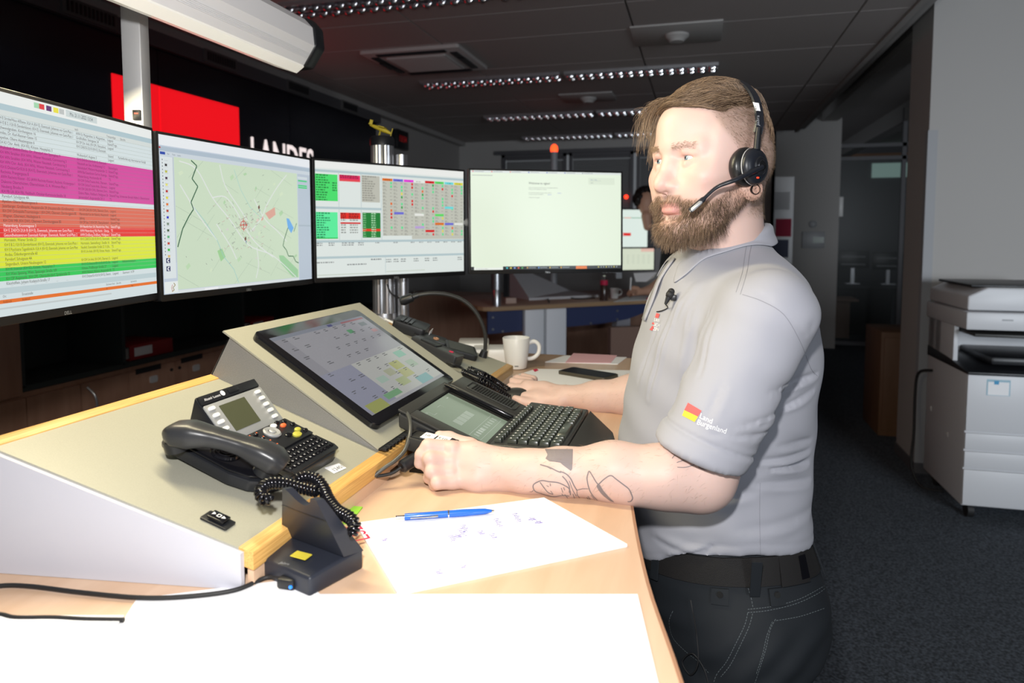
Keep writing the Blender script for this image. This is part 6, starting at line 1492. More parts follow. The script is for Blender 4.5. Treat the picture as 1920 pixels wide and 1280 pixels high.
# hands a little pinker at the knuckles
me = np_mesh('body', V, Fc); setcol(me, Cc)
mat('skin', tuple(skin), .48, sss=.12, attr='Skin', bump=(420,.12,.0006), spec=.4)
man = thing('person', 'bearded man in a grey polo shirt standing with his arms resting on the desk', 'person', (float(TC[0]), float(TC[1]), 0))
body = mesh_ob('body', me, 'skin', man, smooth=180)
BVHb = BVHTree.FromPolygons([Vector(v) for v in V], [tuple(f) for f in Fc])
# ---- eyes
GZ = HFd*.97-HLd*.20+HUd*.06; GZ = GZ/np.linalg.norm(GZ)
mat('eye_white', (.60,.57,.56), .15, coat=.5); mat('iris', (.13,.20,.25), .15, coat=.6); mat('pupil', (.004,.004,.005), .1, coat=.6)
for s in (-1, 1):
    EM = frame(Vector(EC[s]), Vector(np.cross([0,0,1.], GZ)), Vector((0,0,1)), None); zz = Vector(GZ); xx = UPV.cross(zz).normalized(); yy = zz.cross(xx); EM = frame(Vector(EC[s]), xx, yy, zz)
    b = B(EM); prof = []
    R_ = .0123
    vs_ = []
    for i in range(33):
        p = math.pi*i/32; vs_.append((R_*math.sin(p), R_*math.cos(p)))
    b.lathe(vs_, 32, cap=False)
    for f in b.bm.faces:
        c = EM.inverted() @ f.calc_center_median(); r_ = math.hypot(c.x, c.y); f.material_index = 0 if c.z < 0 or r_ > .0062 else (2 if r_ < .0023 else 1)
    b.ob('eye', ['eye_white','iris','pupil'], man, smooth=180)
# ---- trousers and belt
Tz = [(.56,.10,-.11,.17),(.70,.110,-.120,.170),(.82,.135,-.150,.176),(.90,.155,-.162,.178),(.955,.160,-.162,.172),(1.01,.158,-.148,.163),(1.06,.150,-.140,.158)]
def stack(Fl, tbl, k=.04, zlo=None, zhi=None, extra=0., fmod=None):
    T_ = np.array(tbl); sl = (slice(None),)*3; X, Y, Z = Fl.P(sl)
    f0, f1, w_ = [np.interp(Fl.z, T_[:,0], T_[:,i])[None,None,:] for i in (1,2,3)]
    dx, dy = X-TC[0], Y-TC[1]; fo = dx*BF[0]+dy*BF[1]; la = dx*BL[0]+dy*BL[1]
    c = (f0+f1)/2; a = (f0-f1)/2+extra; w_ = w_+extra
    if fmod is not None: fo = fo+fmod(fo, la, Z)
    n_ = 2.1; k0 = (np.abs((fo-c)/a)**n_+np.abs(la/w_)**n_)**(1/n_)
    d = (k0-1)*np.minimum(a, w_)
    lo = T_[0,0] if zlo is None else zlo; hi = T_[-1,0] if zhi is None else zhi
    d = np.maximum(d, np.maximum(lo-Z, Z-hi))
    Fl.put(sl, d.astype(np.float32), k); return fo, la
Tr = Fld(grid((-.20,.42,.0065)), grid((.95,1.58,.0065)), grid((.03,.80,.013),(.80,1.05,.0050)))
stack(Tr, Tz[1:], .02, zlo=.74, zhi=1.03)
for s, kf in ((1,.0),(-1,.02)):
    Tr.chain([tb(-.01,s*.092,.86), tb(.01+kf,s*.098,.70), tb(.0+kf,s*.10,.50), tb(-.03+kf,s*.105,.25), tb(-.035+kf,s*.105,.07)], [.118,.105,.082,.070,.066], .03)
Tr.ell(tb(-.085,.07,.88), (.085,.10,.11), None, .03); Tr.ell(tb(-.085,-.07,.88), (.085,.10,.11), None, .03)
def folds(V, N, amp, sc, fn=None):
    out = V.copy()
    for i in range(len(V)):
        p = V[i]; out[i] = p+N[i]*amp*(noise.noise(Vector((p[0]*sc[0], p[1]*sc[1], p[2]*sc[2]))))
    return out
Vt, Ft = Tr.mesh(); Vt = relax(Vt, Ft, 1); Nt = normals(Vt, Ft)
dq = Vt-tb(0,0,0); fo = dq @ BF; zz = Vt[:,2]
fold = np.sin((zz*1.0+fo*.55)*95+3*np.sin(fo*14))*sm(.94,.88,zz)*.0022+np.sin((zz-fo*.9)*60+2)*sm(.9,.82,zz)*.0018
Vt = Vt+Nt*fold[:,None]
me = np_mesh('trousers', Vt, Ft); mat('trouser_navy', (.0075,.0105,.0145), .75, bump=(1400,.3,.0004))
mesh_ob('trousers', me, 'trouser_navy', man, smooth=180)
BVHt = BVHTree.FromPolygons([Vector(v) for v in Vt], [tuple(f) for f in Ft])
for s, kf in ((1,0),(-1,.02)):
    b = B(frame(Vector(tb(-.02+kf,s*.105,0)), Vector(BF), Vector(BL), UPV)); b._bev([Vector(v) for v in ((-.09,-.042,.0),(.19,-.035,.0),(.19,.035,0),(-.09,.042,0),(-.07,-.038,.10),(.17,-.026,.045),(.17,.026,.045),(-.07,.038,.10))], [(3,2,1,0),(4,5,6,7),(0,1,5,4),(1,2,6,5),(2,3,7,6),(3,0,4,7)], .02, 3)
    b.ob('shoe', 'black_soft', man, smooth=50)
# ring around the waist on the trouser surface
def bzt(f): return .975+.030*math.sqrt(max(0,1-(f/.16)**2))                                  # belt height as a function of front/back position
def waist(A, z, off): # ray from the body axis outward
    o_ = Vector(tb(-.015,0,z)); d_ = Vector(BF*math.cos(A)+BL*math.sin(A)); h = BVHt.ray_cast(o_+d_*.5, -d_)
    p = h[0] if h[0] is not None else o_+d_*.18
    return p+d_*off
b = B(); n_ = 72; vs = []; fs = []
for i in range(n_):
    A = 2*math.pi*i/n_; f_ = math.cos(A)*.16; z0 = bzt(f_)
    for z, off in ((z0-.022,.0035),(z0+.022,.0035),(z0+.022,.0005),(z0-.022,.0005)): vs.append(waist(A, z, off))
for i in range(n_):
    for k in range(4): fs.append((i*4+k, ((i+1)%n_)*4+k, ((i+1)%n_)*4+(k+1)%4, i*4+(k+1)%4))
b.raw(vs, fs); belt = b.ob('belt', mat('belt_web', (.009,.008,.008), .7, bump=(900,.8,.0008)), man, smooth=40, recalc=True)
def patch(A0, A1, z0, z1, off, name, m, parent, zc=None, thick=.0025):
    b = B(); vs = []; fs = []; n_ = 8
    for i in range(n_+1):
        A = A0+(A1-A0)*i/n_; zb = bzt(math.cos(A)*.16)
        for (z, o2) in ((z0,off),(z1,off),(z1,off+thick),(z0,off+thick)): vs.append(waist(A, zb+z, o2))
    for i in range(n_):
        for k in range(4): fs.append((i*4+k, (i+1)*4+k, (i+1)*4+(k+1)%4, i*4+(k+1)%4))
    fs += [(0,1,2,3), tuple(n_*4+k for k in (3,2,1,0))]; b.raw(vs, fs); return b.ob(name, m, parent, smooth=40, recalc=True)
for A in (1.50, 2.65, .55): patch(A-.045, A+.045, -.034, .026, .0045, 'belt_loop', 'trouser_navy', man)
patch(1.78, 2.16, -.024, .024, .0040, 'belt_end', 'belt_web', belt); patch(2.04, 2.16, -.018, .018, .0068, 'belt_tab', 'black_gloss', belt, thick=.0012)
for A in (1.72, 1.20):
    patch(A-.075, A+.075, -.050, -.026, .0015, 'waist_tab', 'trouser_navy', man)
    p = waist(A, bzt(math.cos(A)*.16)-.034, .005); d_ = BF*math.cos(A)+BL*math.sin(A); b = B(); b.cyl(p, p+Vector(d_)*.002, .005, n=16); b.ob('button', mat('snap', (.10,.10,.10), .3, metal=.8) if 'snap' not in MATS else 'snap', man)
# ribbons laid on a surface along a line of picked points
def lay(b, bvh, pts, wd, off=.0008, step=3, dash=None):
    P = []
    for (x0,y0),(x1,y1) in zip(pts[:-1], pts[1:]):
        n_ = max(1, int(math.hypot(x1-x0, y1-y0)/step))
        for k in range(n_): P.append((x0+(x1-x0)*k/n_, y0+(y1-y0)*k/n_))
    P.append(pts[-1]); H = []
    for x, y in P:
        h = bvh.ray_cast(CAM, ray(x, y).normalized()); H.append((h[0]+h[1]*off, h[1]) if h[0] is not None else None)
    for i in range(len(H)-1):
        if H[i] is None or H[i+1] is None or (dash and i % dash[0] >= dash[1]): continue
        (p, n1), (q, n2) = H[i], H[i+1]
        if (p-q).length > .03: continue
        s_ = n1.cross(q-p).normalized()*wd/2; s2 = n2.cross(q-p).normalized()*wd/2
        b.raw([p-s_, p+s_, q+s2, q-s2], [(0,1,2,3)])
    return H
def sp2(pts, n=5): return [(p.x, p.y) for p in spline([(x,y,0) for x,y in pts], n)]
b = B()
for pts in ([(1402,1148),(1396,1172),(1380,1205),(1362,1240),(1345,1262),(1338,1280)], [(1411,1150),(1404,1175),(1390,1205),(1370,1245),(1352,1268)], [(1454,1160),(1444,1180),(1436,1215),(1425,1250),(1415,1280)], [(1448,1165),(1438,1190),(1430,1225),(1418,1262)],
            [(1402,1148),(1440,1144),(1490,1132),(1530,1114),(1550,1100)], [(1402,1142),(1450,1136),(1500,1122),(1545,1098)], [(1455,1163),(1500,1155),(1545,1140)], [(1262,1145),(1255,1165),(1262,1195),(1285,1220),(1310,1240),(1330,1262)], [(1398,1078),(1402,1100),(1408,1120),(1412,1140)], [(1406,1076),(1411,1098),(1417,1120)]):
    lay(b, BVHt, sp2(pts), .0008, .0006, 1.6, dash=(3,2))
b.ob('stitching', mat('stitch', (.11,.13,.14), .7), man, smooth=None)
# ---- polo shirt
Sz = [(.93,.150,-.150,.165),(.99,.168,-.158,.170),(1.03,.176,-.155,.170),(1.07,.182,-.153,.166),(1.127,.186,-.150,.162),(1.174,.186,-.154,.160),(1.241,.180,-.160,.162),(1.298,.168,-.160,.168),(1.346,.155,-.158,.178),(1.394,.141,-.150,.186),(1.432,.130,-.134,.180),(1.47,.116,-.112,.162),(1.500,.098,-.088,.128),(1.522,.084,-.072,.092),(1.54,.072,-.06,.07)]
Sh = Fld(grid((-.20,.36,.0038)), grid((.90,1.66,.0038)), grid((.92,1.56,.0038)))
HEMX, HEMZ = [-.17,-.10,-.01,.10,.155,.19], [1.003,1.018,1.032,1.022,.970,.945]
stack(Sh, Sz, .02, zlo=.925, zhi=1.535)
X, Y, Z = Sh.P((slice(None),)*3)
dx, dy = X-TC[0], Y-TC[1]; fo = dx*BF[0]+dy*BF[1]; la = dx*BL[0]+dy*BL[1]
hem = (Z-(.985-.30*fo+.05*np.sin(fo*20)*.1))             # hem higher at the back, lower at the front
hem = Z-np.interp(fo, HEMX, HEMZ)
ua = ELn-SLn; ua = ua/np.linalg.norm(ua); hemc = at(1311,851,1.0)
Sh.chain([tb(-.005,.035,1.482), tb(-.02,.11,1.440), SLn+np.array([.0,0,-.004])], [.052,.062,.066], .045); Sh.chain([SLn, SLn+(hemc-SLn)*.3], [.070,.070], .022); Sh.chain([SLn+(hemc-SLn)*.28, SLn+(hemc-SLn)*.6, hemc+ua*.03], [.070,.0695,.0655], .006)
hemr = SRn+(ERn-SRn)*.72
Sh.chain([tb(-.005,-.035,1.482), tb(-.02,-.11,1.440)], [.052,.062], .04); Sh.chain([tb(-.01,-.13,1.425), SRn, SRn+(ERn-SRn)*.5, hemr+(ERn-SRn)*.1], [.066,.070,.070,.066], .03)
D = Sh.D; D[:] = np.maximum(D, -hem)
# crease between sleeve and body, folds radiating from the armpit
def foldline(a, b_, w_, dep):
    a = np.array(a); b_ = np.array(b_); m = w_*3; sl = Sh.sl(np.minimum(a,b_)-m, np.maximum(a,b_)+m); x_, y_, z_ = Sh.P(sl); ba = b_-a
    t = np.clip(((x_-a[0])*ba[0]+(y_-a[1])*ba[1]+(z_-a[2])*ba[2])/(ba@ba), 0, 1); dd = ((x_-a[0]-t*ba[0])**2+(y_-a[1]-t*ba[1])**2+(z_-a[2]-t*ba[2])**2)
    Sh.D[sl] += (dep*np.exp(-dd/w_**2)*np.sqrt(np.clip(np.sin(np.pi*(t*.9+.05)),0,1))).astype(np.float32)
# cut the sleeve openings
def halfcut(c, n_, r_):
    sl = Sh.sl(c-r_, c+r_); x_, y_, z_ = Sh.P(sl); pd = (x_-c[0])*n_[0]+(y_-c[1])*n_[1]+(z_-c[2])*n_[2]
    rr = np.sqrt((x_-c[0])**2+(y_-c[1])**2+(z_-c[2])**2-np.clip(pd,-9,9)**2+1e-9)
    A = Sh.D[sl]; m = (rr < .095); Sh.D[sl] = np.where(m, np.maximum(A, pd), A)
uc = ua.copy(); tilt = (at(1388,881,1.0)-at(1233,821,1.0)); tilt = tilt/np.linalg.norm(tilt); hn_ = np.cross(tilt, A3(fw0)); hn_ = hn_/np.linalg.norm(hn_); hn_ = hn_ if hn_ @ ua > 0 else -hn_
HCc = hemc.copy()
slx = Sh.sl(HCc-.11, HCc+.11); x_, y_, z_ = Sh.P(slx); pd = (x_-HCc[0])*hn_[0]+(y_-HCc[1])*hn_[1]+(z_-HCc[2])*hn_[2]
rr = np.sqrt(np.maximum((x_-HCc[0])**2+(y_-HCc[1])**2+(z_-HCc[2])**2-pd**2, 0)); lay_ = (x_-HCc[0])*A3(fw0)[0]+(y_-HCc[1])*A3(fw0)[1]
A = Sh.D[slx]; cut_ = (rr < .090) & (lay_ < .062); Sh.D[slx] = np.where(cut_, np.maximum(A, pd), A)
c2 = hemr; n2 = (ERn-SRn)/np.linalg.norm(ERn-SRn); sly = Sh.sl(c2-.12, c2+.12); x_, y_, z_ = Sh.P(sly); pd = (x_-c2[0])*n2[0]+(y_-c2[1])*n2[1]+(z_-c2[2])*n2[2]
rr = np.sqrt(np.maximum((x_-c2[0])**2+(y_-c2[1])**2+(z_-c2[2])**2-pd**2, 0)); lay_ = (x_-c2[0])*A3(fw0)[0]+(y_-c2[1])*A3(fw0)[1]
A = Sh.D[sly]; Sh.D[sly] = np.where((rr < .09) & (lay_ > -.055), np.maximum(A, pd), A)
for a, b_, w_, dep in (((1536,712,1.08),(1470,752,1.03),.012,.010),((1470,752,1.03),(1400,862,1.04),.011,.012),((1500,735,1.06),(1440,700,1.0),.012,.004),((1470,745,1.0),(1420,690,.97),.014,.004),((1465,760,1.0),(1395,780,.96),.012,.004),
    ((1440,800,1.02),(1370,840,.97),.010,.003),((1510,850,1.08),(1440,878,1.04),.009,.006),((1528,868,1.12),(1460,892,1.05),.009,.006),((1531,905,1.12),(1440,905,1.04),.012,.004),((1528,835,1.12),(1480,830,1.06),.012,.003),
    ((1380,700,1.0),(1340,800,.96),.016,.003),((1450,900,1.03),(1380,930,1.03),.012,.003),((1240,600,1.12),(1200,760,1.12),.012,.004),((1262,590,1.09),(1228,750,1.06),.010,.004),((1285,600,1.06),(1250,760,1.02),.012,.005),((1215,700,1.2),(1190,800,1.2),.010,.003),
    ((1480,470,1.12),(1530,620,1.10),.01,.002),((1250,1010,1.1),(1400,1040,1.04),.016,.003),((1215,1050,1.12),(1290,1062,1.08),.010,.004),((1450,1030,1.04),(1530,985,1.1),.012,.003),((1400,985,1.03),(1500,950,1.06),.018,.003)):
    foldline(at(*a), at(*b_), w_*.9, dep*(2.3 if dep < .008 else 1.4))
V, Fc = Sh.mesh(); V = relax(V, Fc, 2, .5); Ns = normals(V, Fc)
dq = V-tb(0,0,0); fo = dq @ BF; la = dq @ BL; zz = V[:,2]
w1 = np.sin((zz*1.3-fo*.8+la*.4)*55+2.2*np.sin(fo*17+zz*9))*.0013+np.sin((zz+fo*.5)*31+1.5*np.sin(la*13+fo*8))*.0020
w1 = w1*sm(.0,.05,zz-np.interp(fo, HEMX, HEMZ)); V = V+Ns*w1[:,None]
# ribbed cuff on the near sleeve, hem band at the bottom
dp = (V-HCc) @ hn_; rr = np.linalg.norm((V-HCc)-dp[:,None]*hn_, axis=1); cuff = (rr < .085)*(((V-HCc) @ A3(fw0)) < .06)
V = V+Ns*((cuff*sm(-.030,-.026,dp)*.0026)[:,None])+Ns*((cuff*np.exp(-((dp+.030)/.0030)**2)*-.0030)[:,None])+Ns*((cuff*np.exp(-((dp+.036)/.003)**2)*.0010)[:,None])
hz = zz-np.interp(fo, HEMX, HEMZ)
V = V+Ns*((np.exp(-((hz-.020)/.0025)**2)*-.0012*(rr > .1))[:,None])
mh = (sm(.020,.006,hz))[:,None]; V = V*(1-mh)+relax(V, Fc, 12, .5)*mh
for a, c_, w_, dep in (((1252,560,1.12),(1205,745,1.14),.006,.007),((1278,575,1.08),(1232,770,1.06),.006,.007),((1300,560,1.06),(1262,690,1.03),.006,.006),((1330,590,1.02),(1300,700,.98),.008,.004),((1238,600,1.16),(1196,720,1.18),.005,.005),
    ((1534,705,1.10),(1462,752,1.02),.006,.008),((1528,735,1.10),(1450,800,1.02),.006,.006),((1505,690,1.06),(1440,735,.97),.008,.005),((1470,760,1.0),(1380,800,.95),.008,.004),((1440,800,1.0),(1350,815,.95),.007,.004),
    ((1524,850,1.12),(1440,872,1.06),.006,.008),((1526,872,1.12),(1455,888,1.06),.005,.008),((1528,905,1.12),(1430,915,1.06),.007,.006),((1525,830,1.12),(1470,842,1.07),.006,.005),((1530,960,1.12),(1400,1000,1.06),.010,.004),((1240,1060,1.09),(1330,1035,1.06),.007,.005),((1225,1010,1.12),(1300,1045,1.07),.007,.004),
    ((1440,560,.98),(1500,640,1.04),.009,.003),((1290,520,1.10),(1262,600,1.12),.006,.005),((1360,720,.95),(1330,790,.94),.008,.003),((1420,930,1.06),(1340,955,1.05),.008,.004)):
    a = at(*a); c_ = at(*c_); ba = c_-a; t = np.clip(((V-a) @ ba)/(ba @ ba), 0, 1); P_ = V-a-t[:,None]*ba; dd = np.sqrt((P_**2).sum(1)); env = np.sqrt(np.clip(np.sin(np.pi*(t*.92+.04)),0,1))*(dd < .08)
    side_ = np.sign((P_ @ np.cross(ba, A3(fw0)))); pr = P_-(Ns*(P_*Ns).sum(1)[:,None]); ds = np.sqrt((pr**2).sum(1))*side_
    V = V+Ns*((.8*dep*env*(np.exp(-((ds-w_*.9)/w_)**2)*.7-np.exp(-((ds+w_*.5)/(w_*.8))**2))*np.exp(-(np.maximum(dd-.03,0)/.02)**2))[:,None])
V = relax(V, Fc, 1, .5)
me = np_mesh('polo_shirt', V, Fc)
mat('shirt_grey', (.335,.34,.385), .85, bump=(1300,.25,.0005), sheen=.1)
shirt = mesh_ob('polo_shirt', me, 'shirt_grey', man, smooth=180)
BVHs = BVHTree.FromPolygons([Vector(v) for v in V], [tuple(f) for f in Fc]); del Sh.D
# collar: a fold-over band with pointed fronts
cn_ = 40; vs = []; fs = []; K = 7
for i in range(cn_+1):
    A = math.radians(16+328*i/cn_); c, s_ = math.cos(A), math.sin(A); fr = .5+.5*c                        # fr 1 at the front
    rin = .0640+.010*fr; zt0 = 1.570-.066*fr**1.2; drop = .036+.010*fr**4; out = .022+.030*fr**5
    ctr = .004
    for k in range(K):
        t = k/(K-1)
        if t < .3: r_, z = rin+t*.004, zt0-.030+(.030)*t/.3
        else:
            u_ = (t-.3)/.7; r_ = rin+.004+out*u_**.8+.006*math.sin(math.pi*min(1,u_*2)); z = zt0+.0035*math.sin(math.pi*min(1,u_*3))-drop*u_**1.15
        A2 = A+(.30*t*fr**6)*(1 if s_ > 0 else -1); f_, l_ = ctr+r_*math.cos(A2)*1.0, r_*math.sin(A2)*1.04
        p = Vector(tb(f_, l_, z))
        if t > .45:
            h_ = BVHs.ray_cast(p+Vector((0,0,.10)), Vector((0,0,-1)))
            if h_[0] is not None and h_[0].z+.0035 > p.z: p.z = h_[0].z+.0035+.004*(1-t)
        vs.append(p)
for i in range(cn_):
    for k in range(K-1): fs.append((i*K+k, (i+1)*K+k, (i+1)*K+k+1, i*K+k+1))
b = B(); b.raw(vs, fs); co = b.ob('collar', 'shirt_grey', shirt, smooth=180)
md = co.modifiers.new('thickness', 'SOLIDIFY'); md.thickness = .0028; md.offset = 0
md = co.modifiers.new('smooth', 'SUBSURF'); md.levels = 1; md.render_levels = 1
# placket
b = B(); 
for off in (-.012,.012): pass
H_ = []
for k in range(12):
    z = 1.505-.0125*k; p0 = Vector(tb(.4,.012,z)); H1 = BVHs.ray_cast(p0, Vector(-BF)); p1 = Vector(tb(.4,-.016,z)); H2 = BVHs.ray_cast(p1, Vector(-BF))
    if H1[0] and H2[0]: H_.append((H1[0]+Vector(BF)*.0028, H2[0]+Vector(BF)*.0028))
SA, SB = spline([tuple(h[0]) for h in H_[::3]], 3), spline([tuple(h[1]) for h in H_[::3]], 3); nn_ = len(SA); b.raw(SA+SB, [(i, i+1, nn_+i+1, nn_+i) for i in range(nn_-1)])
pk = b.ob('placket', 'shirt_grey', shirt, smooth=60); md = pk.modifiers.new('t', 'SOLIDIFY'); md.thickness = .002
for z in ():
    h = BVHs.ray_cast(Vector(tb(.4,-.002,z)), Vector(-BF))
    if h[0]: b = B(); b.cyl(h[0]+Vector(BF)*.003, h[0]+Vector(BF)*.0055, .0055, n=16); b.ob('button', 'white_plastic', shirt)
# seams
b = B()
for pts in ([(1404,445),(1398,470),(1392,510),(1380,548)], [(1412,447),(1406,475),(1400,512),(1388,552)]): lay(b, BVHs, sp2(pts), .0008, .0003, 3)
b2 = [(1392,552),(1430,565),(1470,590),(1500,640),(1520,690),(1533,705)]; lay(b, BVHs, sp2(b2), .0010, .0003, 3)
lay(b, BVHs, [(1425,905),(1424,960),(1426,1045)], .0007, .0003, 3)
b.ob('seams', mat('seam_grey', (.22,.22,.25), .9), shirt, smooth=None)
# printed badge on the sleeve
def decal(b, bvh, verts, faces, px, off=.0012):
    P = [px(*v[:2]) for v in verts]; H = []
    for x, y in P:
        h = bvh.ray_cast(CAM, ray(x, y).normalized()); H.append(h[0]+h[1]*off if h[0] is not None else None)
    for f in faces:
        if all(H[i] is not None for i in f) and max((H[f[0]]-H[i]).length for i in f) < .05: b.raw([H[i] for i in f], [tuple(range(len(f)))])
def tmap(o_, ex, ey, s): return lambda x, y: (o_[0]+ex[0]*x*s+ey[0]*y*s, o_[1]+ex[1]*x*s+ey[1]*y*s)
def quadgrid(pts, n=6):
    vs = []; fs = []
    for i in range(n+1):
        for j in range(n+1):
            u, v = i/n, j/n; a = [pts[0][k]*(1-u)+pts[1][k]*u for k in (0,1)]; c = [pts[3][k]*(1-u)+pts[2][k]*u for k in (0,1)]; vs.append((a[0]*(1-v)+c[0]*v, a[1]*(1-v)+c[1]*v))
    for i in range(n):
        for j in range(n): fs.append((i*(n+1)+j, (i+1)*(n+1)+j, (i+1)*(n+1)+j+1, i*(n+1)+j+1))
    return vs, fs
Id = lambda x, y: (x, y)
b = B(); v, f = quadgrid([(1291,755),(1316,770),(1309,781),(1284,769)]); decal(b, BVHs, v, f, Id); b.ob('badge_red', mat('badge_red', (.66,.10,.10), .6), shirt, smooth=None)
b = B(); v, f = quadgrid([(1284,769),(1309,781),(1303,791),(1280,779)]); decal(b, BVHs, v, f, Id); b.ob('badge_yellow', mat('badge_yellow', (.80,.62,.04), .6), shirt, smooth=None)
b = B()
ex, ey = (math.cos(math.radians(26)), math.sin(math.radians(26))), (.30,-.95)
for s_, o_, sz in (('Land', (1311,783), 14), ('Burgenland', (1306,795), 14.5)):
    wv, wf, ww = text_mesh(s_); decal(b, BVHs, wv, wf, tmap(o_, (ex[0]*.93 if len(s_) > 5 else ex[0], ex[1]*.62 if len(s_) > 5 else ex[1]), ey, sz))
b.ob('badge_lettering', 'white_ink', shirt, smooth=None)
# red squares and small white lettering printed on the chest
b = B()
for q in ([(1232,587),(1238,589),(1235,597),(1229,595)], [(1225,604),(1229,606),(1227,609),(1223,607)], [(1224,611),(1227,612),(1224,620),(1219,618)]): v, f = quadgrid(q, 3); decal(b, BVHs, v, f, Id)
b.ob('chest_print_red', 'badge_red', shirt, smooth=None)
b = B()
for s_, o_ in (('LAN', (1227,602)), ('SICH', (1226,611)), ('ZEN', (1225,619))): wv, wf, ww = text_mesh(s_); decal(b, BVHs, wv, wf, tmap(o_, (.62,.12), (.25,-1), 8.5))
b.ob('chest_print_white', 'white_ink', shirt, smooth=None)
# ---- tattoo lines on the near forearm and upper arm
b = B()
Zt = lambda x, y: (980+x/4.571, 820+y/4.571)
TL_ = [ [(90,430),(95,400),(140,375),(175,368),(230,378),(300,385),(360,410),(400,440),(410,490)], [(90,430),(110,460),(180,485),(260,505),(340,495),(400,500)], [(60,462),(80,462),(90,450)], [(150,382),(185,430),(220,470),(262,485)],
  [(320,290),(370,310),(410,350),(440,410),(465,450)], [(465,450),(510,438),(562,438)], [(465,450),(468,490),(490,515)], [(560,310),(572,288),(600,330),(630,380),(650,402)], [(560,310),(552,350),(565,420),(590,480),(640,535)],
  [(650,402),(700,355),(755,325),(800,355),(860,400),(910,440),(935,490)], [(935,490),(942,520),(925,545),(900,548)], [(650,402),(640,420),(680,480),(740,530),(780,550)], [(150,232),(230,255),(290,285),(330,300)], [(340,330),(375,370),(400,420),(400,470)], [(400,370),(430,450),(460,500)], [(200,245),(245,270)],
  [(335,480),(350,500)],[(360,485),(385,515)],[(430,480),(445,520)],[(560,500),(580,530)],[(585,490),(620,530)],[(550,510),(575,540)],[(330,430),(345,470)],[(350,425),(360,450)],[(235,390),(240,415)],[(205,410),(225,420)],[(240,455),(258,480)],
  [(1480,175),(1495,230),(1530,265),(1600,275)], [(1425,140),(1415,180),(1395,200)], [(1325,255),(1400,255),(1480,230)], [(1320,215),(1395,190)], [(1310,90),(1330,110),(1280,180)] ]
for pl_ in TL_: lay(b, BVHb, sp2([Zt(*p) for p in pl_], 4), .0018 if len(pl_) > 3 else .0011, .0005, 2.2)
def fillpoly(b, poly, n=16):
    ys_ = [p[1] for p in poly]; y0, y1 = min(ys_), max(ys_)
    def span(y):
        xs_ = []
        for (ax, ay), (bx_, by_) in zip(poly, poly[1:]+poly[:1]):
            if (ay <= y) != (by_ <= y): xs_.append(ax+(y-ay)*(bx_-ax)/(by_-ay))
        return (min(xs_), max(xs_)) if len(xs_) >= 2 else None
    for i in range(n):
        a, c = span(y0+(y1-y0)*(i+.01)/n), span(y0+(y1-y0)*(i+.99)/n)
        if a and c:
            for k in range(6):
                q = [(a[0]+(a[1]-a[0])*k/6, y0+(y1-y0)*i/n), (a[0]+(a[1]-a[0])*(k+1)/6, y0+(y1-y0)*i/n), (c[0]+(c[1]-c[0])*(k+1)/6, y0+(y1-y0)*(i+1)/n), (c[0]+(c[1]-c[0])*k/6, y0+(y1-y0)*(i+1)/n)]
                decal(b, BVHb, q, [(0,1,2,3)], Id, .0005)
fillpoly(b, [Zt(*p) for p in ((190,100),(430,100),(428,190),(425,270),(412,285),(350,240),(320,215),(230,205),(195,180),(215,150))])
fillpoly(b, [Zt(*p) for p in ((640,405),(662,402),(690,450),(740,510),(785,552),(760,548),(700,505),(660,462))])
b.ob('tattoo', mat('tattoo_ink', (.20,.17,.175), .6), man, smooth=None, label='dark outlined tattoo with a solid grey patch')
# ================================================================== hair, headset, small worn things
def strand(vs, fs, pts, r0, r1=.0):
    k0 = len(vs); n_ = len(pts)
    for i, p in enumerate(pts):
        t = pts[min(i+1,n_-1)]-pts[max(i-1,0)]; t = t/(np.linalg.norm(t)+1e-9)
        u = np.cross(t, [.3,.5,.81]); u = u/(np.linalg.norm(u)+1e-9); v = np.cross(t, u); r_ = r0+(r1-r0)*i/(n_-1)
        for j in range(3): A = 2.0944*j; vs.append(p+(u*math.cos(A)+v*math.sin(A))*r_)
    for i in range(n_-1):
        for j in range(3): a = k0+i*3+j; c = k0+i*3+(j+1)%3; fs.append((a, c, c+3, a+3))
def hair_ob(name, vs, fs, mats, parent, mi=None, label=None):
    me = np_mesh(name, np.array(vs), np.array(fs, np.int32)); o = mesh_ob(name, me, mats, parent, smooth=180, label=label)
    if mi is not None: me.polygons.foreach_set('material_index', np.array(mi, np.int32))
    return o
mat('hair_light', (.31,.21,.135), .42, spec=.6); mat('hair_mid', (.19,.125,.078), .42, spec=.6); mat('hair_dark', (.065,.038,.024), .45, spec=.6)
HM3 = ['hair_light', 'hair_mid', 'hair_dark']
rs = np.random.default_rng(21)
# --- combed top hair: roots on the crown, swept forward and over to his right, falling at the front
def skull(f, l, extra=0.): # height of the skull ellipsoid at (f, l)
    q = 1-((f+.008)/(.100+extra))**2-(l/(.078+extra))**2
    return .035+(.092+extra)*math.sqrt(q) if q > 0 else None
vs, fs, mi = [], [], []
cap = Fld(grid((HO[0]-.13,HO[0]+.14,.0032)), grid((HO[1]-.14,HO[1]+.14,.0032)), grid((1.66,1.83,.0032)))
cap.ell(hd_(-.010,-.004,.042), (.100,.074,.089), HAX, .001)
Xc, Yc, Zc = cap.P((slice(None),)*3); cf = (Xc-HO[0])*HFd[0]+(Yc-HO[1])*HFd[1]; cl = (Xc-HO[0])*HLd[0]+(Yc-HO[1])*HLd[1]; cu = Zc-HO[2]
edge_ = cu-(.073-.055*np.clip((-cf-.035)/.05,0,1)+np.clip(-cl,0,.08)*-.35)
cap.D[:] = np.maximum(cap.D, -edge_)
cV, cF = cap.mesh(); cV = relax(cV, cF, 3); cN = normals(cV, cF)
q = cV-HO; cV = cV+cN*(.0022*np.sin((q @ HLd)*420+2*np.sin((q @ HFd)*60))+.001*np.sin((q @ HLd)*900))[:,None]
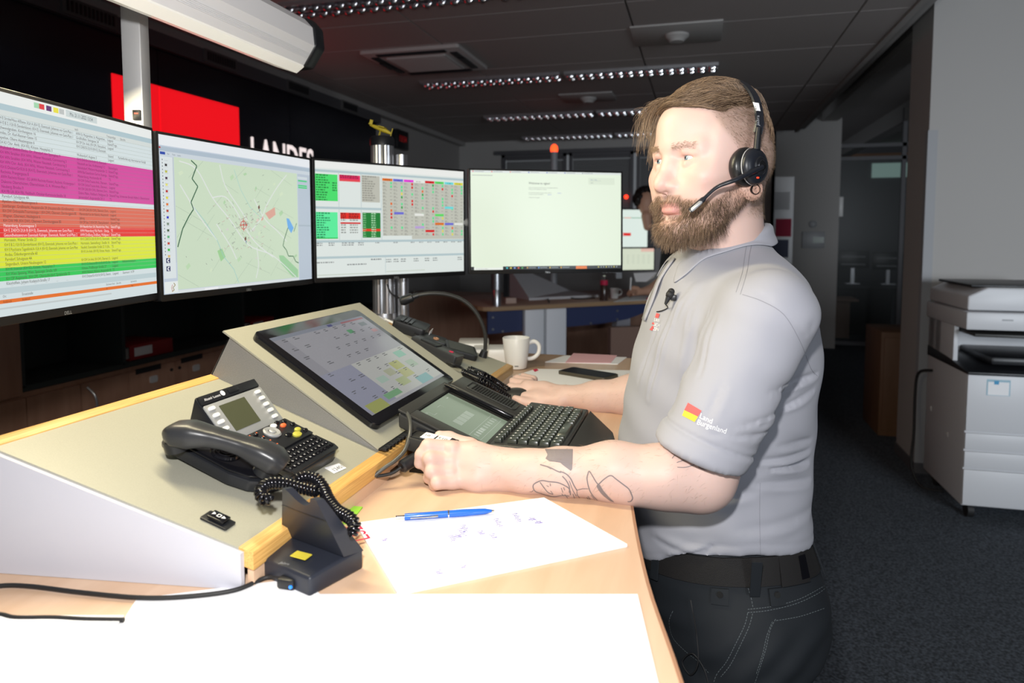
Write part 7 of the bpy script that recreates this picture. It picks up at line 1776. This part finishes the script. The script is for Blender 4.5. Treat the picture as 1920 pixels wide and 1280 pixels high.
me = np_mesh('hair', cV, cF); hair = mesh_ob('hair', me, 'hair_mid', man, smooth=180, label='light brown hair combed forward, shaved at the sides')
for i in range(5200):
    f0 = rs.uniform(-.098, .075); l0 = rs.uniform(-.070, .062)
    q = ((f0+.010)/.098)**2+(l0/.072)**2
    if q > 1: continue
    n_ = 9; L_ = rs.uniform(.045,.085); p = np.array([f0, l0]); pts = []
    front = f0 > .02; lift = rs.uniform(.001,.009)
    dirx = np.array([1., -.30+rs.normal()*.22]); dirx /= np.linalg.norm(dirx)
    if l0 > .0: dirx = np.array([.9,-.15-.5*l0/.06+rs.normal()*.15]); L_ *= .8
    if l0 > .045: L_ *= .55
    for k in range(n_):
        t = k/(n_-1); pp = p+dirx*L_*t
        u_ = skull(pp[0], pp[1], .006+lift*math.sin(math.pi*min(1,t*1.2+.1))*1.0)
        if u_ is not None and pp[1] > -.01 and (pp[0] > .070 or u_ < .064-.02*min(1,max(0,(-pp[0]-.02)/.05))): break
        if u_ is None or pp[0] > .080:
            last = pts[-1] if pts else None
            if last is None or pp[1] > -.02: break
            pts.append(last+np.array([.0030*(1-t),-.0018,-L_/n_*(.8+.5*t)])); continue
        if u_ < .040 and pts: u_ = pts[-1][2]-L_/n_
        pts.append(np.array([pp[0], pp[1], u_]))
    if len(pts) < 4: continue
    W = [hd_(*a) for a in pts]; k0 = len(fs); strand(vs, fs, W, rs.uniform(.0003,.00055), .00012); mi += [int(rs.choice([0,1,1,2], p=[.34,.28,.26,.12]))]*(len(fs)-k0)
# falling fringe on his right temple
for i in range(520):
    l0 = rs.uniform(-.078,-.012); f0 = rs.uniform(.030,.070); L_ = rs.uniform(.010,.085)*(1 if l0 < -.035 else .35); pts = []
    u0 = .103-rs.uniform(0,.012)-max(0,-l0-.04)*.30; sw = rs.uniform(-.5,.6)
    for k in range(8):
        t = k/7; pts.append(np.array([f0+.030*math.sin(t*1.7)+.008*sw*t, l0-.012*t-.008*t*t*sw, u0+.006*math.sin(t*2.6)-L_*.9*t**1.6]))
    W = [hd_(*a) for a in pts]; k0 = len(fs); strand(vs, fs, W, .00045, .0001); mi += [int(rs.choice([0,1,2], p=[.45,.4,.15]))]*(len(fs)-k0)
for i in range(5200): # combed across the top and over the edge of the forehead
    th0 = rs.uniform(-45, 125); ph0 = rs.uniform(0,1)**.8*50+np.interp(th0, PHX, PHY)+1; 
    if ph0 > 84: continue
    L_ = rs.uniform(.030,.065); pts = []; th, ph_ = th0, ph0; lift = rs.uniform(.002,.011); wob = rs.normal()*.35; fall = 0
    for k in range(9):
        t = k/8; ct, st_, cp, sp_2 = math.cos(math.radians(th)), math.sin(math.radians(th)), math.cos(math.radians(ph_)), math.sin(math.radians(ph_))
        dv = HFd*(cp*ct)+HLd*(cp*st_)+HUd*sp_2; c0 = hd_(0,0,.03); h = BVHb.ray_cast(Vector(c0+dv*.25), Vector(-dv))
        if h[0] is None: break
        pts.append(np.array(h[0])+dv*(.0006+lift*math.sin(math.pi*min(1,.08+t*.92))**.8)-HUd*fall)
        R_3 = .09; st2 = L_/8
        # direction of combing: towards the front on the crown, sideways near the forehead
        w_f = 1/(1+math.exp((abs(th)-75)/12))
        th -= math.degrees(st2/(R_3*max(.25,cp)))*(.55+.5*w_f)*(1 if th > -60 else .2)
        ph_ += math.degrees(st2/R_3)*(-.55+.25*wob)*(1 if th0 < 70 else .2)
        lim = np.interp(th, PHX, PHY)-1.5+2.5*wob
        if ph_ < lim and th > -28: ph_ = lim
        if th < -40: fall += st2*.35
    if len(pts) < 5: continue
    k0 = len(fs); strand(vs, fs, pts, .00048, .00012); mi += [int(rs.choice([0,1,2], p=[.40,.42,.18]))]*(len(fs)-k0)
for i in range(1500): # hair lying down the back of the head
    l0 = rs.uniform(-.065,.068); a0 = rs.uniform(.2,1.35); L_ = rs.uniform(.02,.05); pts = []
    for k in range(6):
        a_2 = a0-L_*k/5/.10; e_ = rs.normal()*.0004; R2 = 1.0+.05+rs.normal()*.004
        ll = l0*(1+.1*k/5); s2 = math.sqrt(max(.05,1-(ll/.080)**2)); pts.append(np.array([-.012-.100*R2*math.cos(a_2)*s2, ll, .035+.092*R2*math.sin(a_2)*s2]))
    if pts[-1][2] < .012: continue
    W = [hd_(*a) for a in pts]; k0 = len(fs); strand(vs, fs, W, .0004, .0001); mi += [int(rs.choice([0,1,2], p=[.2,.4,.4]))]*(len(fs)-k0)
hair_ob('hair_strands', vs, fs, HM3, hair, mi)
# --- short hair on the sides and back, beard, brows: from the painted zones of the body mesh
bodyV = np.empty(len(body.data.vertices)*3, np.float32); body.data.vertices.foreach_get('co', bodyV); bodyV = bodyV.reshape(-1,3)+np.array(WM[man.name].translation, np.float32)
q = bodyV-HO; hf, hl, hu = q @ HFd, q @ HLd, q @ HUd
def grow(mask, n, Lr, dirf, r0, probs, name, label=None, parent=None, cl=.25):
    idx = np.flatnonzero(mask > .15); w_ = mask[idx]; w_ = w_/w_.sum(); pick = rs.choice(idx, n, p=w_); vs, fs, mi = [], [], []
    for i in pick:
        p = bodyV[i].astype(float)+rs.normal(size=3)*.0008; N_ = Nb[i]; d = dirf(hf[i], hl[i], hu[i], N_); d = d+rs.normal(size=3)*cl; d /= np.linalg.norm(d)
        L_ = rs.uniform(*Lr(hf[i], hl[i], hu[i])); g_ = np.array([0,0,-1.])
        bend = rs.normal(size=3)*.25; pts = [p-N_*.0005]; m_ = 4 if L_ > .008 else 3
        for k in range(1, m_+1): pts.append(pts[-1]+d*L_/m_); d = d+bend*.35/m_+g_*.10; d /= np.linalg.norm(d)
        k0 = len(fs); strand(vs, fs, pts, r0, r0*.3); mi += [int(rs.choice([0,1,2], p=probs(hf[i],hl[i],hu[i]) if callable(probs) else probs))]*(len(fs)-k0)
    return hair_ob(name, vs, fs, HM3, parent or man, mi, label)
grow(hairm*(hu < .10)*isH, 12000, lambda f,l,u: (.002,.006) if u < .06 else (.005,.011), lambda f,l,u,N_: N_*.45-HFd*.5-HUd*.6, .00016, [.35,.45,.20], 'short_hair', parent=hair)
bm_ = beard*isH*sm(-.055,-.075,hu+0*hf)+.6*beard*isH
grow(bm_, 8600, lambda f,l,u: ((.008,.021) if (u < -.095 and f > .03) else ((.006,.014) if f > .03 else (.003,.008))), lambda f,l,u,N_: N_*.50-HUd*.85+HFd*.10, .00026, (lambda f,l,u: [.48,.40,.12] if u > -.075 and f > .05 else ([.30,.42,.28] if f > .055 else [.06,.29,.65])), 'beard', 'full brown beard', cl=.28)
br = sm(.0295,.0245,np.abs(hu-(.0205-.10*np.abs(np.abs(hl)-.034)))*1.0+.0225)*(np.abs(hl) > .012)*(np.abs(hl) < .050)*(hf > .055)*1.0
grow(br+1e-9*isH, 340, lambda f,l,u: (.006,.010), lambda f,l,u,N_: N_*.35+HLd*np.sign(l)*.9+HUd*.15, .00016, [.9,.1,.0], 'eyebrows', cl=.15)
# arm hair on the near forearm and the far one
dist_ok = (bodyV[:,2] > 1.155) & (bodyV[:,2] < 1.27) & ((bodyV[:,0] < .02) & (bodyV[:,0] > -.33))
armm = dist_ok*1.0*(Nb[:,2] > -.35)*(isH == 0)
grow(armm+0., 2200, lambda f,l,u: (.006,.012), lambda f,l,u,N_: N_*.25-np.array([-.3,.0,.55])*0+np.array([-.55,-.1,-.30]), .00010, [.7,.25,.05], 'arm_hair', cl=.25)
# lash lines
b = B()
for s in (-1, 1):
    pts = []
    for k in range(9):
        v_ = -.0135+.027*k/8; u_ = .0004+v_*.06+.0046*math.sqrt(max(0,1-(abs(v_)/.0152)**2)); f_ = math.sqrt(max(1e-6,.0145**2-v_*v_-u_*u_)); pts.append(Vector(hd_(.0735+f_, s*(.0325+v_), u_+.0002)))
    b.tube(pts, .00042, 5)
b.ob('eyelashes', 'hair_dark', man, smooth=180)
# --- headset
EP = hd_(.008, .102, -.015)       # centre of the outer ear disc
hx = Vector(HLd*.97-HFd*.12+HUd*.05).normalized(); hy = Vector(HUd); hz_ = hx
HS = frame(Vector(EP), hy.cross(hx), hy, hx)    # z points outward from the ear
t = thing('headset', 'black single-ear headset with boom microphone on the standing man\'s left ear', 'headset', HS); ht_ = t
b = B(HS); b.lathe([(.019,-.028),(.027,-.026),(.0305,-.019),(.0305,-.012),(.026,-.007),(.0,-.007)], 40, M=TR(-.004,0,0)); b.ob('ear_cushion', mat('leatherette', (.012,.012,.013), .35, bump=(500,.3,.0006)), t, smooth=60)
b = B(HS); b.lathe([(.026,-.008),(.028,-.004),(.028,.0),(.0255,.005),(.017,.008),(0,.008)], 40); sp_ = b.ob('speaker_disc', 'headset_black', t, smooth=50)
b = B(HS); b.lathe([(.0288,-.0055),(.0293,-.0045),(.0288,-.0035)], 40, cap=False); b.ob('ring', 'grey_plastic', sp_, smooth=60)
b = B(HS); b.lathe([(.014,.007),(.0145,.009),(.0125,.0105)], 32, M=TR(.001,.0,0)); b.ob('boom_hub', 'black_plastic', t)
b = B(HS); b.lathe([(.0088,.009),(.0088,.0118),(.0078,.0125),(0,.0125)], 32, M=TR(.001,.0,0)); b.ob('button', mat('brushed', (.10,.10,.11), .25, metal=.9), t)
b = B(HS); b.box((-.004,-.0185,.0072), (.005,.0022,.0015), bev=.0006); b.ob('red_light', 'led_red', sp_)
tip = at(1293, 398, 1.035); mid = at(1345, 352, 1.035); rt_ = HS @ Vector((.0,-.002,.011))
bp_ = spline([tuple(rt_), tuple(at(1383,336,1.030)), tuple(mid), tuple(at(1318,376,1.034)), tuple(tip)], 6)
n_ = len(bp_); b = B(); b.tube(bp_, [.0050+.0004*math.sin(i) if i < 6 else .0046-.0012*max(0,min(1,(i-6)/8)) if i < n_-7 else .0052 for i in range(n_)], 12, sq=(1,.75)); boom = b.ob('microphone_boom', 'headset_black', t, smooth=60)
d_ = (bp_[-1]-bp_[-6]).normalized(); off_ = Vector(-A3(fw0))*.0030+Vector((0,0,-.0008))
b = B(); b.tube([bp_[-1]+d_*.0005+off_, bp_[-1]-d_*.004+off_, bp_[-1]-d_*.020+off_, bp_[-1]-d_*.023+off_], [.0012,.0032,.0032,.002], 10); b.ob('silver_grille', 'silver_plastic', boom, smooth=50)
# headband over the top of the head
hb = []
for k in range(33):
    A = math.radians(-8+196*k/32); sA, cA = math.sin(A), math.cos(A)
    hb.append(Vector(hd_(-.024+.024*(1-max(0,sA)), .0985*cA*(1 if cA > 0 else .95), .036+.100*sA)))
st = [Vector(HS @ Vector((.004,.026,-.002))), Vector(HS @ Vector((.004,.042,.002)))]
def band(b, path, w_, th):
    n_ = len(path); vs = []
    for i, p in enumerate(path):
        t_ = (path[min(i+1,n_-1)]-path[max(i-1,0)]).normalized(); c = Vector(hd_(-.025,0,.02)); o_ = (p-c); o_ = (o_-t_*o_.dot(t_)).normalized(); s_ = t_.cross(o_).normalized()
        ww = w_[i] if hasattr(w_,'__len__') else w_
        for (a, c_) in ((-1,0),(-.8,1),(.8,1),(1,0),(.8,-.3),(-.8,-.3)): vs.append(p+s_*ww/2*a+o_*th*c_)
    fs = [(i*6+j, (i+1)*6+j, (i+1)*6+(j+1)%6, i*6+(j+1)%6) for i in range(n_-1) for j in range(6)]+[tuple(range(6)), tuple((n_-1)*6+j for j in range(5,-1,-1))]
    b.raw(vs, fs)
b = B(); lowp = [Vector(hd_(.003,.1010,.036)), Vector(hd_(-.001,.1010,.052))]+hb[4:]
band(b, spline([tuple(p) for p in lowp[:3]]+[tuple(p) for p in lowp[3:]], 2), .0155, .0030); hbd = b.ob('headband', 'headset_black', t, smooth=50, recalc=True)
b = B(); b.tube([Vector(hd_(.007,.1030,.010)), Vector(hd_(.002,.1020,.044))], [.0065,.0058], 14, sq=(1,.8)); b.ob('slider', 'black_plastic', t, smooth=50)
b = B(); b.box(tuple(hd_(-.028,-.088,.012)), (.02,.02,.05), bev=.006, R=Matrix.Rotation(math.radians(-46),3,'Z')); b.ob('temple_pad', 'black_soft', t)
b = B(); bvh_h = BVHTree.FromPolygons([v.co.copy() for v in hbd.data.vertices], [tuple(p.vertices) for p in hbd.data.polygons]); 
def hbcast(x, y):
    Mi = WM[ht_.name].inverted(); o_ = Mi @ CAM; d_ = (Mi.to_3x3() @ ray(x, y)).normalized(); h = bvh_h.ray_cast(o_, d_); return (WM[ht_.name] @ h[0], (WM[ht_.name].to_3x3() @ h[1]).normalized()) if h[0] is not None else None
def hdecal(verts, faces, px, m, name, off=.0006):
    b = B(); H = [hbcast(*px(*v[:2])) for v in verts]
    for f in faces:
        if all(H[i] for i in f): b.raw([H[i][0]+H[i][1]*off for i in f], [tuple(range(len(f)))])
    return b.ob(name, m, hbd, smooth=None)
v, f = quadgrid([(1413,191),(1424,193),(1427,208),(1419,207)], 3); hdecal(v, f, Id, 'white_ink', 'white_label')
wv, wf, ww = text_mesh('Jabra'); hdecal(wv, wf, tmap((1424,235), (.03,-1), (-.85,-.1), 9.5), 'grey_plastic', 'maker_mark')
# flesh tunnel ring in the ear lobe
p = Vector(hd_(-.004,.0905,-.050)); b = B(frame(p, Vector(HFd*.9-HLd*.2), UPV)); 
prof = [(.0068,-.004),(.0080,-.004),(.0080,.004),(.0068,.004)]; vs_ = []; fs_ = []
for i in range(32):
    A = 2*math.pi*i/32
    for r_, z in prof: vs_.append((r_*math.cos(A), r_*math.sin(A), z))
for i in range(32):
    for j in range(4): fs_.append((i*4+j, ((i+1)%32)*4+j, ((i+1)%32)*4+(j+1)%4, i*4+(j+1)%4))
b.raw(vs_, fs_); b.ob('ear_ring', 'black_gloss', smooth=40, recalc=True, label='black tunnel ring in the standing man\'s left ear lobe', cat='earring')
# lavalier microphone clipped to the placket, with its thin wire
h = BVHs.ray_cast(CAM, ray(1266, 562).normalized()); lp_ = h[0]; ln_ = h[1]
t = thing('lapel_microphone', 'tiny black lapel microphone clipped to the grey shirt placket', 'microphone', Matrix.Translation(lp_))
a = Vector(at(1270,551,1.10)); dL = (lp_-a)
q0 = lp_+ln_*.012
u1, u0 = q0+upc*.0095+rt*.004, q0-upc*.012-rt*.006
b = B(); b.tube([u1, u1.lerp(u0,.25), u1.lerp(u0,.45)], [.0055,.0068,.0055], 16); b.ell(tuple(u1), .0056, 12, 8); b.ob('foam_head', 'rubber', t, smooth=180)
b = B(); b.tube([u1.lerp(u0,.42), u0], [.0050,.0022], 14); b.box(tuple(q0+rt*.008-upc*.001), (.010,.008,.010), bev=.002); b.ob('clip', 'black_plastic', t)
w0 = [u0]+[ (lambda hh: hh[0]+hh[1]*.002 if hh[0] is not None else u0)(BVHs.ray_cast(CAM, ray(x,y).normalized())) for x, y in ((1254,577),(1243,583),(1233,585))]
b = B(); b.tube(spline([tuple(p) for p in w0], 5), .0009, 6); b.ob('wire', 'rubber', t, smooth=60)
wp = [waist(A, z, .006) for A, z in ((.95,.95),(1.02,.905),(1.05,.86),(.98,.83),(.9,.845),(1.0,.87),(1.1,.85),(1.15,.82))]
b = B(); b.tube(spline([tuple(p) for p in wp], 6), .0012, 6); b.ob('microphone_wire', 'rubber', smooth=60, label='thin black wire looping on the front of the man\'s dark trousers', cat='cable')

# ================================================================== the seated person in the background
q = lambda x, y, d: at(x, y, d)
t = thing('person', 'dark-haired person bending over the background desk, writing, mostly hidden', 'person', tuple(q(1290,560,6.0)[:2])+(0,)); p2 = t
b2x = q(1230,470,6.0)
G = Fld(grid((b2x[0]-.55,b2x[0]+.75,.009)), grid((b2x[1]-1.0,b2x[1]+.5,.009)), grid((.86,1.95,.009)))
G.ell(q(1211,381,6.0), (.082,.094,.112), None, .02); G.ell(q(1209,396,5.94), (.02,.02,.02), None, .02); G.cone(q(1228,392,6.0), q(1262,450,6.05), .06, .075, .03)
G.chain([q(1212,405,5.93), q(1214,425,5.92)], [.045,.035], .02)
G.chain([q(1262,470,5.9), q(1250,520,5.55), q(1215,545,5.42), q(1190,548,5.35)], [.06,.045,.034,.028], .02)
G.chain([q(1300,480,6.3), q(1330,540,6.0), q(1260,548,5.75)], [.06,.045,.034], .02)
for dx_, dy_ in ((0,0),(2,5),(3,9),(6,12)): G.chain([q(1192,545,5.35), q(1181+dx_,545+dy_*.6,5.30-dx_*.01), q(1176+dx_,551+dy_*.4,5.30)], [.017,.011,.009], .005)
G.chain([q(1196,540,5.36), q(1187,538,5.33), q(1182,543,5.31)], [.016,.012,.010], .005)
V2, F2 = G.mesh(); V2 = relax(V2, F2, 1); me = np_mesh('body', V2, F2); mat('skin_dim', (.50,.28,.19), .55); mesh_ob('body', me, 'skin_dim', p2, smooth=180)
G = Fld(grid((b2x[0]-.5,b2x[0]+.8,.012)), grid((b2x[1]-.9,b2x[1]+.55,.012)), grid((.45,1.70,.012)))
G.cone(q(1275,455,6.05), q(1330,600,6.15), .14, .20, .05); G.cone(q(1258,458,5.9), q(1250,510,5.62), .075, .065, .03); G.cone(q(1300,455,6.2), q(1330,535,6.02), .075, .065, .03); G.cone(q(1330,600,6.15), q(1330,700,6.15), .20, .17, .05)
V2, F2 = G.mesh(); me = np_mesh('dark_shirt', V2, F2); mat('cloth_black', (.012,.012,.014), .85); mesh_ob('dark_shirt', me, 'cloth_black', p2, smooth=180)
G = Fld(grid((b2x[0]-.3,b2x[0]+.3,.008)), grid((b2x[1]-.4,b2x[1]+.3,.008)), grid((1.6,2.05,.008)))
G.ell(q(1209,370,6.05), (.098,.108,.102), None, .02); G.ell(q(1196,374,5.97), (.048,.050,.06), None, .03)
V2, F2 = G.mesh(); V2 = relax(V2, F2, 1); N2 = normals(V2, F2); V2 = V2+N2*(.006*np.sin(V2[:,0]*90)*np.sin(V2[:,2]*80+V2[:,1]*60))[:,None]
me = np_mesh('hair', V2, F2); mat('hair_black', (.012,.008,.007), .5); mesh_ob('hair', me, 'hair_black', p2, smooth=180)
b = B(); b.tube([Vector(q(1183,520,5.30)), Vector(q(1181,556,5.30))], .006, 8); b.ob('pen', 'white_plastic', smooth=50, label='white pen held upright in the writing hand in the background', cat='pen')
# remove the helper used for lettering
bpy.data.objects.remove(_fo)
